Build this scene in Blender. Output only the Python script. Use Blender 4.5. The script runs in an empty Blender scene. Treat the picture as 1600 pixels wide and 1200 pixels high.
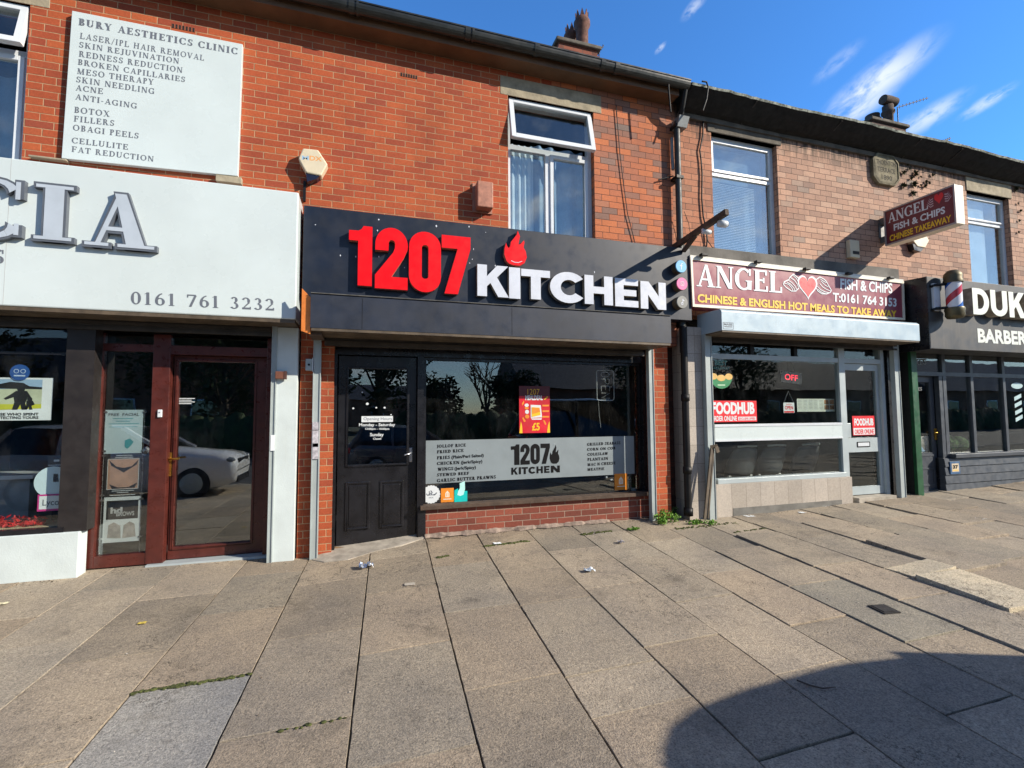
import bpy, bmesh, math, random
from mathutils import Vector, Matrix
import numpy as np
random.seed(7)
S = bpy.context.scene
COL = S.collection
rad = math.radians
# ------------------------------------------------------------------ camera
YAW, PITCH, ROLL, FPX = rad(17.11), rad(3.436), rad(-.319), 743.7
CAMP = Vector((0, -5.5, 1.41))
_cy, _sy, _cp, _sp = math.cos(YAW), math.sin(YAW), math.cos(PITCH), math.sin(PITCH)
FW = Vector((_sy*_cp, _cy*_cp, _sp)); RT0 = Vector((_cy, -_sy, 0)); UP0 = RT0.cross(FW)
_c, _s = math.cos(ROLL), math.sin(ROLL)
RT = RT0*_c+UP0*_s; UP = UP0*_c-RT0*_s
cd = bpy.data.cameras.new("camera"); cam = bpy.data.objects.new("camera", cd); COL.objects.link(cam)
cam.matrix_world = Matrix(((RT.x, UP.x, -FW.x, CAMP.x), (RT.y, UP.y, -FW.y, CAMP.y), (RT.z, UP.z, -FW.z, CAMP.z), (0, 0, 0, 1)))
cd.sensor_width = 36; cd.lens = 36*FPX/1600; cd.clip_start = .02; cd.clip_end = 3000
S.camera = cam
# ------------------------------------------------------------------ light
SUNV = Vector((-1.42, 1, -.92)).normalized()            # the way the light travels
EL = math.asin(-SUNV.z); AZ = math.atan2(-SUNV.x, -SUNV.y)   # azimuth of the sun measured from +Y towards +X
W = bpy.data.worlds.new("World"); S.world = W; W.use_nodes = True
S.view_settings.view_transform = 'Standard'; S.view_settings.look = 'None'; S.view_settings.exposure = .62
sl = bpy.data.lights.new("sun", 'SUN'); sl.energy = 4.7; sl.angle = rad(.53); sl.color = (1, .905, .76)
so = bpy.data.objects.new("sun", sl); COL.objects.link(so); so.rotation_euler = SUNV.to_track_quat('-Z', 'Y').to_euler()


class NT:
    """small helper that writes shader nodes"""
    def __init__(s, nt): s.nt = nt
    def n(s, t, **k):
        o = s.nt.nodes.new(t)
        for a, v in k.items(): setattr(o, a, v)
        return o
    def put(s, sock, v):
        if isinstance(v, bpy.types.NodeSocket): s.nt.links.new(v, sock)
        elif v is not None: sock.default_value = v
    def m(s, op, a, b=None, c=None, clamp=False):
        o = s.n('ShaderNodeMath', operation=op, use_clamp=clamp)
        s.put(o.inputs[0], a); s.put(o.inputs[1], b)
        if c is not None: s.put(o.inputs[2], c)
        return o.outputs[0]
    def ss(s, v, a, b, lo=0., hi=1.):
        o = s.n('ShaderNodeMapRange', interpolation_type='SMOOTHSTEP')
        s.put(o.inputs[0], v); s.put(o.inputs[1], a); s.put(o.inputs[2], b); s.put(o.inputs[3], lo); s.put(o.inputs[4], hi)
        return o.outputs[0]
    def noise(s, vec, scale, detail=3, rough=.55, dist=0.):
        o = s.n('ShaderNodeTexNoise'); s.put(o.inputs['Vector'], vec)
        o.inputs['Scale'].default_value = scale; o.inputs['Detail'].default_value = detail
        o.inputs['Roughness'].default_value = rough; o.inputs['Distortion'].default_value = dist
        return o.outputs[0]
    def mix(s, f, a, b, mode='MIX'):
        o = s.n('ShaderNodeMix', data_type='RGBA', blend_type=mode)
        s.put(o.inputs[0], f); s.put(o.inputs[6], a); s.put(o.inputs[7], b)
        return o.outputs[2]
    def xyz(s, x, y, z):
        o = s.n('ShaderNodeCombineXYZ'); s.put(o.inputs[0], x); s.put(o.inputs[1], y); s.put(o.inputs[2], z); return o.outputs[0]
    def sep(s, v):
        o = s.n('ShaderNodeSeparateXYZ'); s.put(o.inputs[0], v); return o.outputs
    def ramp(s, v, cols):
        o = s.n('ShaderNodeValToRGB'); s.put(o.inputs[0], v); e = o.color_ramp.elements
        while len(e) < len(cols): e.new(.5)
        for i, (p, c) in enumerate(cols): e[i].position = p; e[i].color = (*c[:3], 1)
        return o.outputs[0]
    def vscale(s, v, sc):
        o = s.n('ShaderNodeVectorMath', operation='MULTIPLY'); s.put(o.inputs[0], v); o.inputs[1].default_value = sc; return o.outputs[0]
    def bump(s, h, strength, dist):
        o = s.n('ShaderNodeBump'); o.inputs['Strength'].default_value = strength; o.inputs['Distance'].default_value = dist
        s.put(o.inputs['Height'], h); return o.outputs[0]


# sky: Nishita with a few wisps of cloud far away to the right
w = NT(W.node_tree); bg = W.node_tree.nodes['Background']
sky = w.n('ShaderNodeTexSky', sky_type='NISHITA', sun_disc=False, sun_elevation=EL, sun_rotation=AZ,
          air_density=1.0, dust_density=.15, ozone_density=3.2)
geo = w.n('ShaderNodeTexCoord').outputs['Generated']


def skydir(px, py):
    return (FW+RT*((px-800)/FPX)-UP*((py-600)/FPX)).normalized()


cl = None
for (px, py, r, amt, st) in ((1366, 132, .105, 1.0, 1), (1345, 165, .085, .8, 1), (1395, 108, .05, .8, 1), (1450, 184, .062, .7, 1), (1395, 208, .05, .5, 1), (1541, 160, .038, .6, 1),
                             (1085, 10, .035, .45, 1), (1032, 75, .018, .5, 1), (1308, 98, .05, .28, 1)):
    d = skydir(px, py); r *= .66
    a = (RT*.83+UP*.55).normalized()                    # streaks rise to the right
    b = (UP*.83-RT*.55).normalized()
    df = w.n('ShaderNodeVectorMath', operation='SUBTRACT'); w.put(df.inputs[0], geo); df.inputs[1].default_value = d
    def dot(v, sc):
        o = w.n('ShaderNodeVectorMath', operation='DOT_PRODUCT'); w.put(o.inputs[0], df.outputs[0]); o.inputs[1].default_value = v*sc; return o.outputs['Value']
    pa, pb = dot(a, 1/r), dot(b, 2.1/r)
    rr = w.m('SQRT', w.m('ADD', w.m('MULTIPLY', pa, pa), w.m('MULTIPLY', pb, pb)))
    nz = w.noise(w.xyz(w.m('MULTIPLY', pa, 1.15), w.m('MULTIPLY', pb, .85), px*.37), 1.7, 6, .6, .35)
    v = w.m('MULTIPLY', w.ss(rr, .05, 1.0, 1, 0), w.ss(nz, .28, .62, 0, amt))
    cl = v if cl is None else w.m('MAXIMUM', cl, v)
# clear polar blue away from the sun, unseen sun side dimmed to cut ambient light
gy = w.sep(geo)[1]
tint = w.mix(w.ss(gy, -.25, .3), (.62, .70, .80, 1), (.50, 1.0, 1.46, 1))
skyb = w.mix(1., sky.outputs[0], tint, 'MULTIPLY')
far = w.noise(w.vscale(geo, (1.6, 1.6, 4)), 2.2, 7, .62, .6)
cl = w.m('MAXIMUM', cl, w.m('MULTIPLY', w.ss(far, .50, .72), w.m('MULTIPLY', w.ss(gy, -.05, -.3), .7)))
skyc = w.mix(w.m('MULTIPLY', cl, .85), skyb, (5.6, 5.9, 6.3, 1))
w.put(bg.inputs[0], skyc); bg.inputs[1].default_value = .125

# ------------------------------------------------------------------ measuring helpers


def ray(px, py): return FW+RT*((px-800)/FPX)-UP*((py-600)/FPX)


def at(px, py, Y=0.):
    d = ray(px, py); return CAMP+d*((5.5+Y)/d.y)


def atX(px, py, X):
    d = ray(px, py); return CAMP+d*(X/d.x)


def _interp(x, pts):
    xs = [p[0] for p in pts]; ys = [p[1] for p in pts]
    return float(np.interp(x, xs, ys))


GW = [(-8, -.085), (-3, -.075), (-.5, -.095), (.65, .0), (3.6, .015), (4.6, -.02), (7, .03), (9.2, .075), (11, .15), (16, .25)]


def gz(x, y):
    lin = -.05+.012*x+.035*y
    if y < -7.2: lin = -.05+.012*x+.035*-7.2
    k = math.exp(min(y, 0)/1.0)
    return lin+(_interp(x, GW)-(-.05+.012*x))*k


# ------------------------------------------------------------------ mesh helpers
class MB:
    def __init__(s): s.v = []; s.f = []; s.smooth = []
    def poly(s, pts, sm=False):
        i = len(s.v); s.v += [tuple(p) for p in pts]; s.f.append(tuple(range(i, i+len(pts)))); s.smooth.append(sm)
    def mesh(s, vs, fs, sm=False):
        i = len(s.v); s.v += [tuple(p) for p in vs]
        for f in fs: s.f.append(tuple(i+k for k in f)); s.smooth.append(sm)
    def box(s, x0, x1, y0, y1, z0, z1):
        x0, x1 = sorted((x0, x1)); y0, y1 = sorted((y0, y1)); z0, z1 = sorted((z0, z1))
        s.mesh([(x0, y0, z0), (x1, y0, z0), (x1, y1, z0), (x0, y1, z0), (x0, y0, z1), (x1, y0, z1), (x1, y1, z1), (x0, y1, z1)],
               [(3, 2, 1, 0), (4, 5, 6, 7), (0, 1, 5, 4), (1, 2, 6, 5), (2, 3, 7, 6), (3, 0, 4, 7)]); return s
    def pbox(s, TL, BR, y0, y1, yr=None):
        """box whose front rectangle runs from picture point TL to BR on the plane y0"""
        a = at(*TL, y0 if yr is None else yr); b = at(*BR, y0 if yr is None else yr); return s.box(a.x, b.x, y0, y1, b.z, a.z)
    def prism(s, pts, y0, y1):
        """(x,z) outline, counter-clockwise seen from the street, front at y0"""
        n = len(pts); vs = [(p[0], y0, p[1]) for p in pts]+[(p[0], y1, p[1]) for p in pts]
        fs = [tuple(range(n)), tuple(range(2*n-1, n-1, -1))]+[(i, i+n, (i+1) % n+n, (i+1) % n) for i in range(n)]
        s.mesh(vs, fs); return s
    def xprism(s, pts, x0, x1):
        n = len(pts); vs = [(x0, p[0], p[1]) for p in pts]+[(x1, p[0], p[1]) for p in pts]
        fs = [tuple(range(n-1, -1, -1)), tuple(range(n, 2*n))]+[(i, (i+1) % n, (i+1) % n+n, i+n) for i in range(n)]
        s.mesh(vs, fs); return s
    def tube(s, pts, r, n=8, cap=True):
        pts = [Vector(p) for p in pts]; rs = r if isinstance(r, (list, tuple)) else [r]*len(pts)
        rings = []; last = None
        for i, p in enumerate(pts):
            t = (pts[min(i+1, len(pts)-1)]-pts[max(i-1, 0)]).normalized()
            if last is None:
                q = Vector((0, 0, 1)) if abs(t.z) < .9 else Vector((1, 0, 0)); a = t.cross(q).normalized()
            else: a = (last-t*last.dot(t)).normalized()
            last = a; b = t.cross(a)
            rings.append([p+(a*math.cos(2*math.pi*k/n)+b*math.sin(2*math.pi*k/n))*rs[i] for k in range(n)])
        vs = [v for R in rings for v in R]
        fs = [(i*n+k, i*n+(k+1) % n, (i+1)*n+(k+1) % n, (i+1)*n+k) for i in range(len(pts)-1) for k in range(n)]
        s.mesh(vs, fs, True)
        if cap:
            s.poly(rings[0][::-1]); s.poly(rings[-1])
        return s
    def bar(s, p, q, w, h, up=(0, 0, 1)):
        p = Vector(p); q = Vector(q); t = (q-p).normalized(); a = t.cross(Vector(up)).normalized(); b = a.cross(t)
        vs = [o+a*i*w/2+b*j*h/2 for o in (p, q) for (i, j) in ((-1, -1), (1, -1), (1, 1), (-1, 1))]
        s.mesh(vs, [(0, 1, 2, 3), (7, 6, 5, 4), (0, 4, 5, 1), (1, 5, 6, 2), (2, 6, 7, 3), (3, 7, 4, 0)]); return s
    def lathe(s, prof, c, axis='z', n=20):
        """profile of (r, h); turned round an axis through c"""
        c = Vector(c); vs = []
        for (r, h) in prof:
            for k in range(n):
                a = 2*math.pi*k/n; u, v = r*math.cos(a), r*math.sin(a)
                vs.append(c+(Vector((u, v, h)) if axis == 'z' else Vector((u, -h, v)) if axis == 'y' else Vector((h, u, v))))
        m = len(prof)
        fs = [(i*n+k, i*n+(k+1) % n, (i+1)*n+(k+1) % n, (i+1)*n+k) for i in range(m-1) for k in range(n)]
        s.mesh(vs, fs, True); s.poly(vs[:n][::-1]); s.poly(vs[(m-1)*n:]); return s
    def ball(s, c, r, n=10, m=7, jit=0, sq=(1, 1, 1)):
        c = Vector(c); vs = []
        for i in range(m+1):
            for k in range(n):
                t = math.pi*i/m; a = 2*math.pi*k/n; j = 1+random.uniform(-jit, jit)
                vs.append(c+Vector((math.sin(t)*math.cos(a)*sq[0], math.sin(t)*math.sin(a)*sq[1], math.cos(t)*sq[2]))*r*j)
        s.mesh(vs, [(i*n+k, (i+1)*n+k, (i+1)*n+(k+1) % n, i*n+(k+1) % n) for i in range(m) for k in range(n)], True); return s
    def build(s, name, mat, parent=None, bevel=0., fix=True, weld=False):
        me = bpy.data.meshes.new(name); me.from_pydata(s.v, [], s.f); me.update()
        me.polygons.foreach_set('use_smooth', s.smooth)
        if weld or fix or bevel:
            b = bmesh.new(); b.from_mesh(me)
            if weld or bevel: bmesh.ops.remove_doubles(b, verts=b.verts, dist=1e-5)
            if fix: bmesh.ops.recalc_face_normals(b, faces=b.faces)
            b.to_mesh(me); b.free()
        if mat: me.materials.append(mat)
        o = bpy.data.objects.new(name, me); COL.objects.link(o)
        if parent: own(o, parent)
        if bevel:
            md = o.modifiers.new('bevel', 'BEVEL'); md.width = bevel; md.segments = 2; md.limit_method = 'ANGLE'; md.angle_limit = rad(40)
        return o


def own(o, parent):
    """the child keeps its place in the world"""
    o.parent = parent
    p = parent; off = Vector()
    while p: off += p.location; p = p.parent
    o.location = -off


def tag(o, label, cat, group=None, kind=None):
    o['label'] = label; o['category'] = cat
    if group: o['group'] = group
    if kind: o['kind'] = kind
    return o


def thing(name, label, cat, loc=(0, 0, 0), group=None):
    o = bpy.data.objects.new(name, None); COL.objects.link(o); o.location = loc; o.empty_display_size = .2
    return tag(o, label, cat, group)


def one(mb, name, mat, label, cat, group=None, **k): return tag(mb.build(name, mat, None, **k), label, cat, group)


def struct(o): o['kind'] = 'structure'; return o


# ------------------------------------------------------------------ materials
def base(name):
    m = bpy.data.materials.new(name); m.use_nodes = True; nt = m.node_tree
    return m, NT(nt), nt.nodes['Principled BSDF']


def pm(name, col, rough=.5, metal=0., var=.12, scale=6., bump=0., bscale=60., spec=.5, streak=0., grime=None, emit=0.):
    """painted or plain surface with uneven colour, worn gloss, optional rain streaks and grime"""
    m, N, B = base(name); co = N.n('ShaderNodeTexCoord').outputs['Object']
    n1 = N.noise(co, scale, 5, .6); c = (*col, 1)
    dk = (*[x*(1-var*1.6) for x in col], 1); lt = (*[min(1, x*(1+var*.6)) for x in col], 1)
    cc = N.mix(N.ss(n1, .25, .75), dk, lt)
    if streak:
        n2 = N.noise(N.vscale(co, (9, 9, .5)), 2.2, 4, .6)
        cc = N.mix(N.m('MULTIPLY', N.ss(n2, .5, .8), streak), cc, grime or (.12, .1, .08, 1))
    elif grime:
        n2 = N.noise(co, 2.3, 6, .7)
        cc = N.mix(N.ss(n2, .5, .85, 0, .6), cc, grime)
    N.put(B.inputs['Base Color'], cc); B.inputs['Metallic'].default_value = metal
    N.put(B.inputs['Roughness'], N.ss(N.noise(co, scale*2.3, 4), .2, .8, max(.02, rough-.1), min(1, rough+.12)))
    B.inputs['Specular IOR Level'].default_value = spec
    if bump: N.put(B.inputs['Normal'], N.bump(N.noise(co, bscale, 3), bump, .01))
    if emit:
        B.inputs['Emission Color'].default_value = c; B.inputs['Emission Strength'].default_value = emit
    return m


def brick(name, cols, mortar, m=.0095, w=.2265, h=.0752, rough=.8, dirt=0., dirtcol=(.03, .025, .02), ph=(0, 0), stain=0., jag=.0012, hb=.6, bond=.5, redleft=False):
    M, N, B = base(name); co = N.n('ShaderNodeTexCoord').outputs['Object']
    x, y, z = N.sep(co); nx = N.m('ABSOLUTE', N.sep(N.n('ShaderNodeNewGeometry').outputs['True Normal'])[0])
    side = N.m('GREATER_THAN', nx, .5)
    u = N.m('ADD', N.m('ADD', N.m('MULTIPLY', x, N.m('SUBTRACT', 1., side)), N.m('MULTIPLY', y, side)), 100+ph[0])
    z = N.m('ADD', z, 10+ph[1])
    wob = N.noise(co, 9, 3)
    z = N.m('ADD', z, N.m('MULTIPLY', N.m('SUBTRACT', wob, .5), jag*3))
    row = N.m('FLOOR', N.m('DIVIDE', z, h))
    wr = N.n('ShaderNodeTexWhiteNoise', noise_dimensions='1D'); N.put(wr.inputs['W'], row)
    u = N.m('ADD', u, N.m('ADD', N.m('MULTIPLY', N.m('MODULO', row, 2.), w*bond), N.m('MULTIPLY', wr.outputs['Value'], w*.12 if bond else 0.)))
    cu = N.m('DIVIDE', u, w); ci = N.m('FLOOR', cu)
    fu = N.m('MULTIPLY', N.m('FRACT', cu), w); fz = N.m('MULTIPLY', N.m('FRACT', N.m('DIVIDE', z, h)), h)
    du = N.m('MINIMUM', fu, N.m('SUBTRACT', w, fu)); dz = N.m('MINIMUM', fz, N.m('SUBTRACT', h, fz))
    d = N.m('ADD', N.m('MINIMUM', du, dz), N.m('MULTIPLY', N.m('SUBTRACT', N.noise(co, 60, 3), .5), jag*3))
    mask = N.ss(d, m/2-.0012, m/2+.0016)
    wn = N.n('ShaderNodeTexWhiteNoise', noise_dimensions='3D'); N.put(wn.inputs['Vector'], N.xyz(ci, row, 3.7))
    bc = N.ramp(wn.outputs['Value'], cols)
    fine = N.noise(co, 45, 6, .7)
    bc = N.mix(1., bc, N.ramp(fine, [(.2, (.72, .7, .7)), (.75, (1.15, 1.12, 1.1))]), 'MULTIPLY')
    big = N.noise(co, .9, 5, .6)
    bc = N.mix(1., bc, N.ramp(big, [(.3, (.82, .82, .82)), (.7, (1.1, 1.08, 1.06))]), 'MULTIPLY')
    mc = N.mix(N.ss(N.noise(co, 14, 4), .3, .7), (*[c*.75 for c in mortar], 1), (*mortar, 1))
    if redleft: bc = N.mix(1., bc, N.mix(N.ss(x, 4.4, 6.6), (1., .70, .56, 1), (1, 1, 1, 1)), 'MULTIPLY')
    c = N.mix(mask, mc, bc)
    if dirt:
        dn = N.noise(N.vscale(co, (1.2, 1.2, .7)), 1.7, 7, .68)
        c = N.mix(N.ss(dn, .45, .78, 0, dirt), c, (*dirtcol, 1))
    if stain:
        # soot and damp that has run down from the eaves
        zz = N.sep(co)[2]
        sn = N.noise(N.vscale(co, (7, 7, .8)), 1.6, 6, .65)
        f = N.m('MULTIPLY', N.ss(zz, 5.15, 5.62), N.ss(sn, .36, .58))
        c = N.mix(N.m('MULTIPLY', f, stain), c, (.028, .024, .02, 1))
    N.put(B.inputs['Base Color'], c); B.inputs['Roughness'].default_value = rough; B.inputs['Specular IOR Level'].default_value = .25
    hgt = N.m('ADD', N.m('MULTIPLY', mask, 1.), N.m('MULTIPLY', fine, .35))
    hgt = N.m('ADD', hgt, N.m('MULTIPLY', wn.outputs['Value'], .25))
    N.put(B.inputs['Normal'], N.bump(hgt, hb, .008))
    return M


def glass(name, tint=.9, f0=.045, rough=0.0, smear=.018):
    M, N, B = base(name); nt = M.node_tree; nt.nodes.remove(B)
    co = N.n('ShaderNodeTexCoord').outputs['Object']
    gn = N.n('ShaderNodeNewGeometry'); dp_ = N.n('ShaderNodeVectorMath', operation='DOT_PRODUCT'); N.put(dp_.inputs[0], gn.outputs['Incoming']); N.put(dp_.inputs[1], gn.outputs['Normal'])
    k5 = N.m('POWER', N.m('SUBTRACT', 1., N.m('ABSOLUTE', dp_.outputs['Value']), clamp=True), 5.)
    frs = N.m('ADD', f0, N.m('MULTIPLY', k5, 1-f0))
    tr = N.n('ShaderNodeBsdfTransparent'); tr.inputs[0].default_value = (tint*.97, tint, tint*.99, 1)
    gl = N.n('ShaderNodeBsdfGlossy'); gl.inputs['Roughness'].default_value = rough; gl.inputs[0].default_value = (.97, 1, 1, 1)
    N.put(gl.inputs['Normal'], N.bump(N.noise(co, 1.3, 2), .05, .03))
    mx = N.n('ShaderNodeMixShader'); N.put(mx.inputs[0], frs)
    nt.links.new(tr.outputs[0], mx.inputs[1]); nt.links.new(gl.outputs[0], mx.inputs[2])
    df = N.n('ShaderNodeBsdfDiffuse'); df.inputs[0].default_value = (.5, .52, .55, 1)     # dust and smears on the pane
    m2 = N.n('ShaderNodeMixShader'); N.put(m2.inputs[0], N.ss(N.noise(N.vscale(co, (2, 2, 1)), 2.0, 6, .7), .45, .85, 0, smear))
    nt.links.new(mx.outputs[0], m2.inputs[1]); nt.links.new(df.outputs[0], m2.inputs[2])
    nt.links.new(m2.outputs[0], nt.nodes['Material Output'].inputs[0])
    return M


RED = brick('smooth_red_brick', [(0, (.31, .066, .034)), (.3, (.37, .080, .034)), (.65, (.41, .092, .036)), (.95, (.45, .110, .040)), (1, (.28, .064, .038))],
            (.48, .30, .17), m=.0078, h=.0745, ph=(.03, .02), dirt=.40, dirtcol=(.13, .035, .02))
ORANGE = brick('mixed_orange_brick', [(0, (.25, .15, .12)), (.25, (.39, .155, .095)), (.6, (.50, .165, .078)), (.85, (.56, .185, .078)), (1, (.22, .165, .145))],
               (.12, .06, .045), m=.007, h=.0845, ph=(.1, .0), dirt=.35, dirtcol=(.13, .06, .045), jag=.002)
PALE = brick('weathered_pale_brick', [(0, (.24, .12, .09)), (.3, (.40, .19, .125)), (.65, (.50, .25, .165)), (.9, (.54, .30, .20)), (1, (.19, .14, .12))],
             (.10, .065, .05), m=.0085, ph=(.05, .01), dirt=.30, dirtcol=(.10, .065, .055), stain=.95, jag=.002)
PLINTHB = brick('dark_red_riser_brick', [(0, (.16, .05, .036)), (.4, (.22, .062, .042)), (1, (.28, .085, .055))], (.34, .25, .19), m=.009, ph=(.08, .045), rough=.55)
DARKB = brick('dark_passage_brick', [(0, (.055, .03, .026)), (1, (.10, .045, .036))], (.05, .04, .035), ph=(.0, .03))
STONE = pm('weathered_stone', (.36, .31, .22), .9, var=.25, scale=5, bump=.35, bscale=40, grime=(.07, .065, .05, 1))
SOOT = pm('sooty_stone', (.12, .105, .085), .9, var=.3, scale=4, bump=.35, bscale=40, grime=(.03, .028, .025, 1))
BAND = pm('grey_render_band', (.15, .14, .125), .9, var=.25, scale=3, bump=.3, bscale=40, grime=(.07, .06, .05, 1))
SOFFIT = pm('brown_painted_soffit', (.13, .065, .03), .6, var=.2, scale=3, grime=(.04, .025, .015, 1))
GUTTER = pm('black_gutter', (.018, .020, .018), .38, var=.3, scale=4)
TIMBER = pm('rotten_dark_eaves', (.009, .009, .008), .9, var=.4, scale=6, bump=.4, bscale=30, grime=(.006, .006, .006, 1))
MOSSY = pm('mossy_slate_edge', (.46, .49, .42), .9, var=.5, scale=14, bump=.6, bscale=30, grime=(.05, .07, .03, 1))
SLATE = pm('slate_roof', (.09, .09, .10), .7, var=.3, scale=5, bump=.3)
UPVC = pm('white_window_plastic', (.64, .68, .72), .32, var=.05, scale=3)
NAVY = pm('charcoal_navy_panel', (.007, .012, .026), .45, var=.2, scale=2.5, streak=.12, grime=(.03, .035, .045, 1))
NAVY2 = pm('charcoal_shutter_box', (.019, .025, .042), .5, var=.22, scale=3, streak=.2, grime=(.045, .05, .055, 1))
WHITEP = pm('white_sign_panel', (.58, .655, .66), .28, var=.04, scale=1.5, streak=.05, grime=(.55, .56, .55, 1))
WHITER = pm('white_render', (.56, .63, .63), .75, var=.06, scale=4, bump=.15, bscale=90, streak=.12, grime=(.40, .41, .36, 1))
GREYT = pm('grey_lettering', (.13, .145, .175), .5, var=.05)
SILVER = pm('brushed_silver_letter', (.44, .50, .57), .4, var=.05)
DKEDGE = pm('dark_letter_edge', (.10, .115, .14), .45, var=.1)
REDL = pm('red_acrylic', (.80, .003, .008), .4, var=.04, spec=.25)
REDRIM = pm('worn_letter_side', (.52, .20, .14), .5, var=.3, scale=20)
WHITEL = pm('white_acrylic', (.62, .65, .72), .3, var=.05)
LSIDE = pm('dirty_letter_side', (.34, .30, .24), .6, var=.3, scale=14)
BROWNM = pm('weathered_brown_metal', (.115, .085, .055), .6, var=.35, scale=6, grime=(.03, .02, .015, 1))
SHUT = pm('dark_shutter_slat', (.05, .042, .034), .55, var=.3, scale=5)
GALV = pm('galvanised_rail', (.37, .42, .42), .5, metal=.1, var=.08, scale=3, streak=.12, grime=(.22, .21, .19, 1))
ALU = pm('grey_aluminium_frame', (.40, .46, .48), .42, metal=.1, var=.06, scale=3)
LBOX = pm('pale_blue_steel_box', (.40, .50, .565), .4, metal=.1, var=.05, scale=3, streak=.12, grime=(.30, .33, .33, 1))
BLACKP = pm('black_gloss_paint', (.012, .012, .015), .30, var=.3, scale=5)
BLACKM = pm('black_metal', (.009, .009, .010), .5, var=.3, spec=.3)
MAHOG = pm('mahogany_plastic', (.085, .019, .014), .33, var=.2, scale=8)
BRASS = pm('brass', (.62, .36, .07), .28, metal=.9, var=.1)
CHROME = pm('satin_chrome', (.62, .62, .62), .25, metal=.9, var=.05)
SOOTP = pm('sooty_pot', (.085, .055, .04), .9, var=.35, scale=12, bump=.3, grime=(.03, .028, .025, 1))
TERRA = pm('terracotta_pot', (.135, .060, .042), .85, var=.3, scale=12, bump=.3, grime=(.05, .04, .035, 1))
MAROON = pm('maroon_sign_vinyl', (.25, .045, .070), .35, var=.06, scale=2)
MAROON2 = pm('shaded_maroon_sign_face', (.15, .022, .034), .35, var=.06, scale=2)  # sign maroon darkened: shade on the projecting sign put into the colour
CREAM = pm('cream_sign_edge', (.80, .74, .60), .4, var=.08)
YELL = pm('yellow_vinyl', (.80, .50, .02), .4, var=.04)
WHITE = pm('white_vinyl', (.66, .70, .72), .4, var=.03)
BLACK = pm('black_vinyl', (.006, .006, .007), .6, var=.1, spec=.15)
REDV = pm('red_vinyl', (.70, .02, .03), .4, var=.05)
GREYB = pm('blue_grey_paint', (.060, .070, .085), .4, var=.15, scale=5)
FASCD = pm('charcoal_barber_fascia', (.040, .040, .042), .5, var=.25, scale=3, streak=.35, grime=(.13, .12, .11, 1))
GREENP = pm('green_paint', (.012, .085, .032), .4, var=.2)
TILE = brick('speckled_stone_tile', [(0, (.42, .39, .345)), (1, (.50, .465, .415))], (.22, .19, .16), m=.005, w=.245, h=.245, ph=(.14, .06), jag=.0004, hb=.15, rough=.45, bond=0)
RISERT = brick('speckled_riser_tile', [(0, (.385, .355, .31)), (1, (.49, .455, .405))], (.22, .19, .16), m=.005, w=.245, h=.9, ph=(.09, .35), jag=.0004, hb=.15, rough=.45, bond=0)
CONC = pm('concrete', (.40, .36, .30), .95, var=.25, scale=7, bump=.4, bscale=60, grime=(.20, .16, .12, 1))
RUST = pm('rusty_threshold', (.30, .18, .09), .9, var=.3, scale=9, bump=.3)
FILM = pm('frosted_grey_film', (.215, .255, .275), .55, var=.08, scale=3)
PLANKB = pm('dark_weathered_timber', (.085, .055, .038), .8, var=.3, scale=8, bump=.3)
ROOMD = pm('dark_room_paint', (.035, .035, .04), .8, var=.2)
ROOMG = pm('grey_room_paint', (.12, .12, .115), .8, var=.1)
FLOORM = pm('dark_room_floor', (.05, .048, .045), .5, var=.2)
PAPER = pm('white_paper', (.74, .78, .80), .6, var=.04)
GL = glass('shop_glass', .93, .042)
GLD = glass('tinted_shop_glass', .84, .10)
GLR = glass('mirror_like_door_glass', .84, .15)
GLU = glass('upstairs_glass', .93, .14)
GLB = glass('bright_upstairs_glass', .93, .24)
CURT = pm('sky_tinted_net_curtain', (.20, .31, .45), .9, var=.2, scale=4)  # blue stands for the sky reflected in the panes
CURTW = pm('sky_tinted_white_net', (.56, .68, .80), .9, var=.1, scale=4)  # white net and blind, reflected sky's blue put into the colour

# ------------------------------------------------------------------ lettering
def font(txt, bold=0., solid=False):
    """plain sans lettering: vertices scaled to 0..1 across the line and cap height 1, depth 0..1"""
    c = bpy.data.curves.new('line', 'FONT'); c.body = txt; c.offset = bold; c.resolution_u = 3
    if solid: c.extrude = .5
    o = bpy.data.objects.new('line', c); me = bpy.data.meshes.new_from_object(o)
    v = np.array([tuple(p.co) for p in me.vertices]) if len(me.vertices) else np.zeros((0, 3))
    f = [tuple(p.vertices) for p in me.polygons]
    bpy.data.objects.remove(o); bpy.data.curves.remove(c); bpy.data.meshes.remove(me)
    x0, x1 = v[:, 0].min(), v[:, 0].max()
    v[:, 0] = (v[:, 0]-x0)/(x1-x0); v[:, 1] = v[:, 1]/.694; v[:, 2] = .5-v[:, 2] if solid else 0
    return v, f


def put(mb, vf, BL, BR, TL, Y, depth=0., dY=0.):
    """lay unit lettering on the upright plane Y; picture points give its base line and its height"""
    a, b, c = at(*BL, Y), at(*BR, Y), at(*TL, Y)
    U = b-a; V = c-a
    V = Vector((V.x, 0, V.z))
    v, f = vf
    mb.mesh([a+U*p[0]+V*p[1]+Vector((0, p[2]*depth+dY, 0)) for p in v], f)


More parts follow.
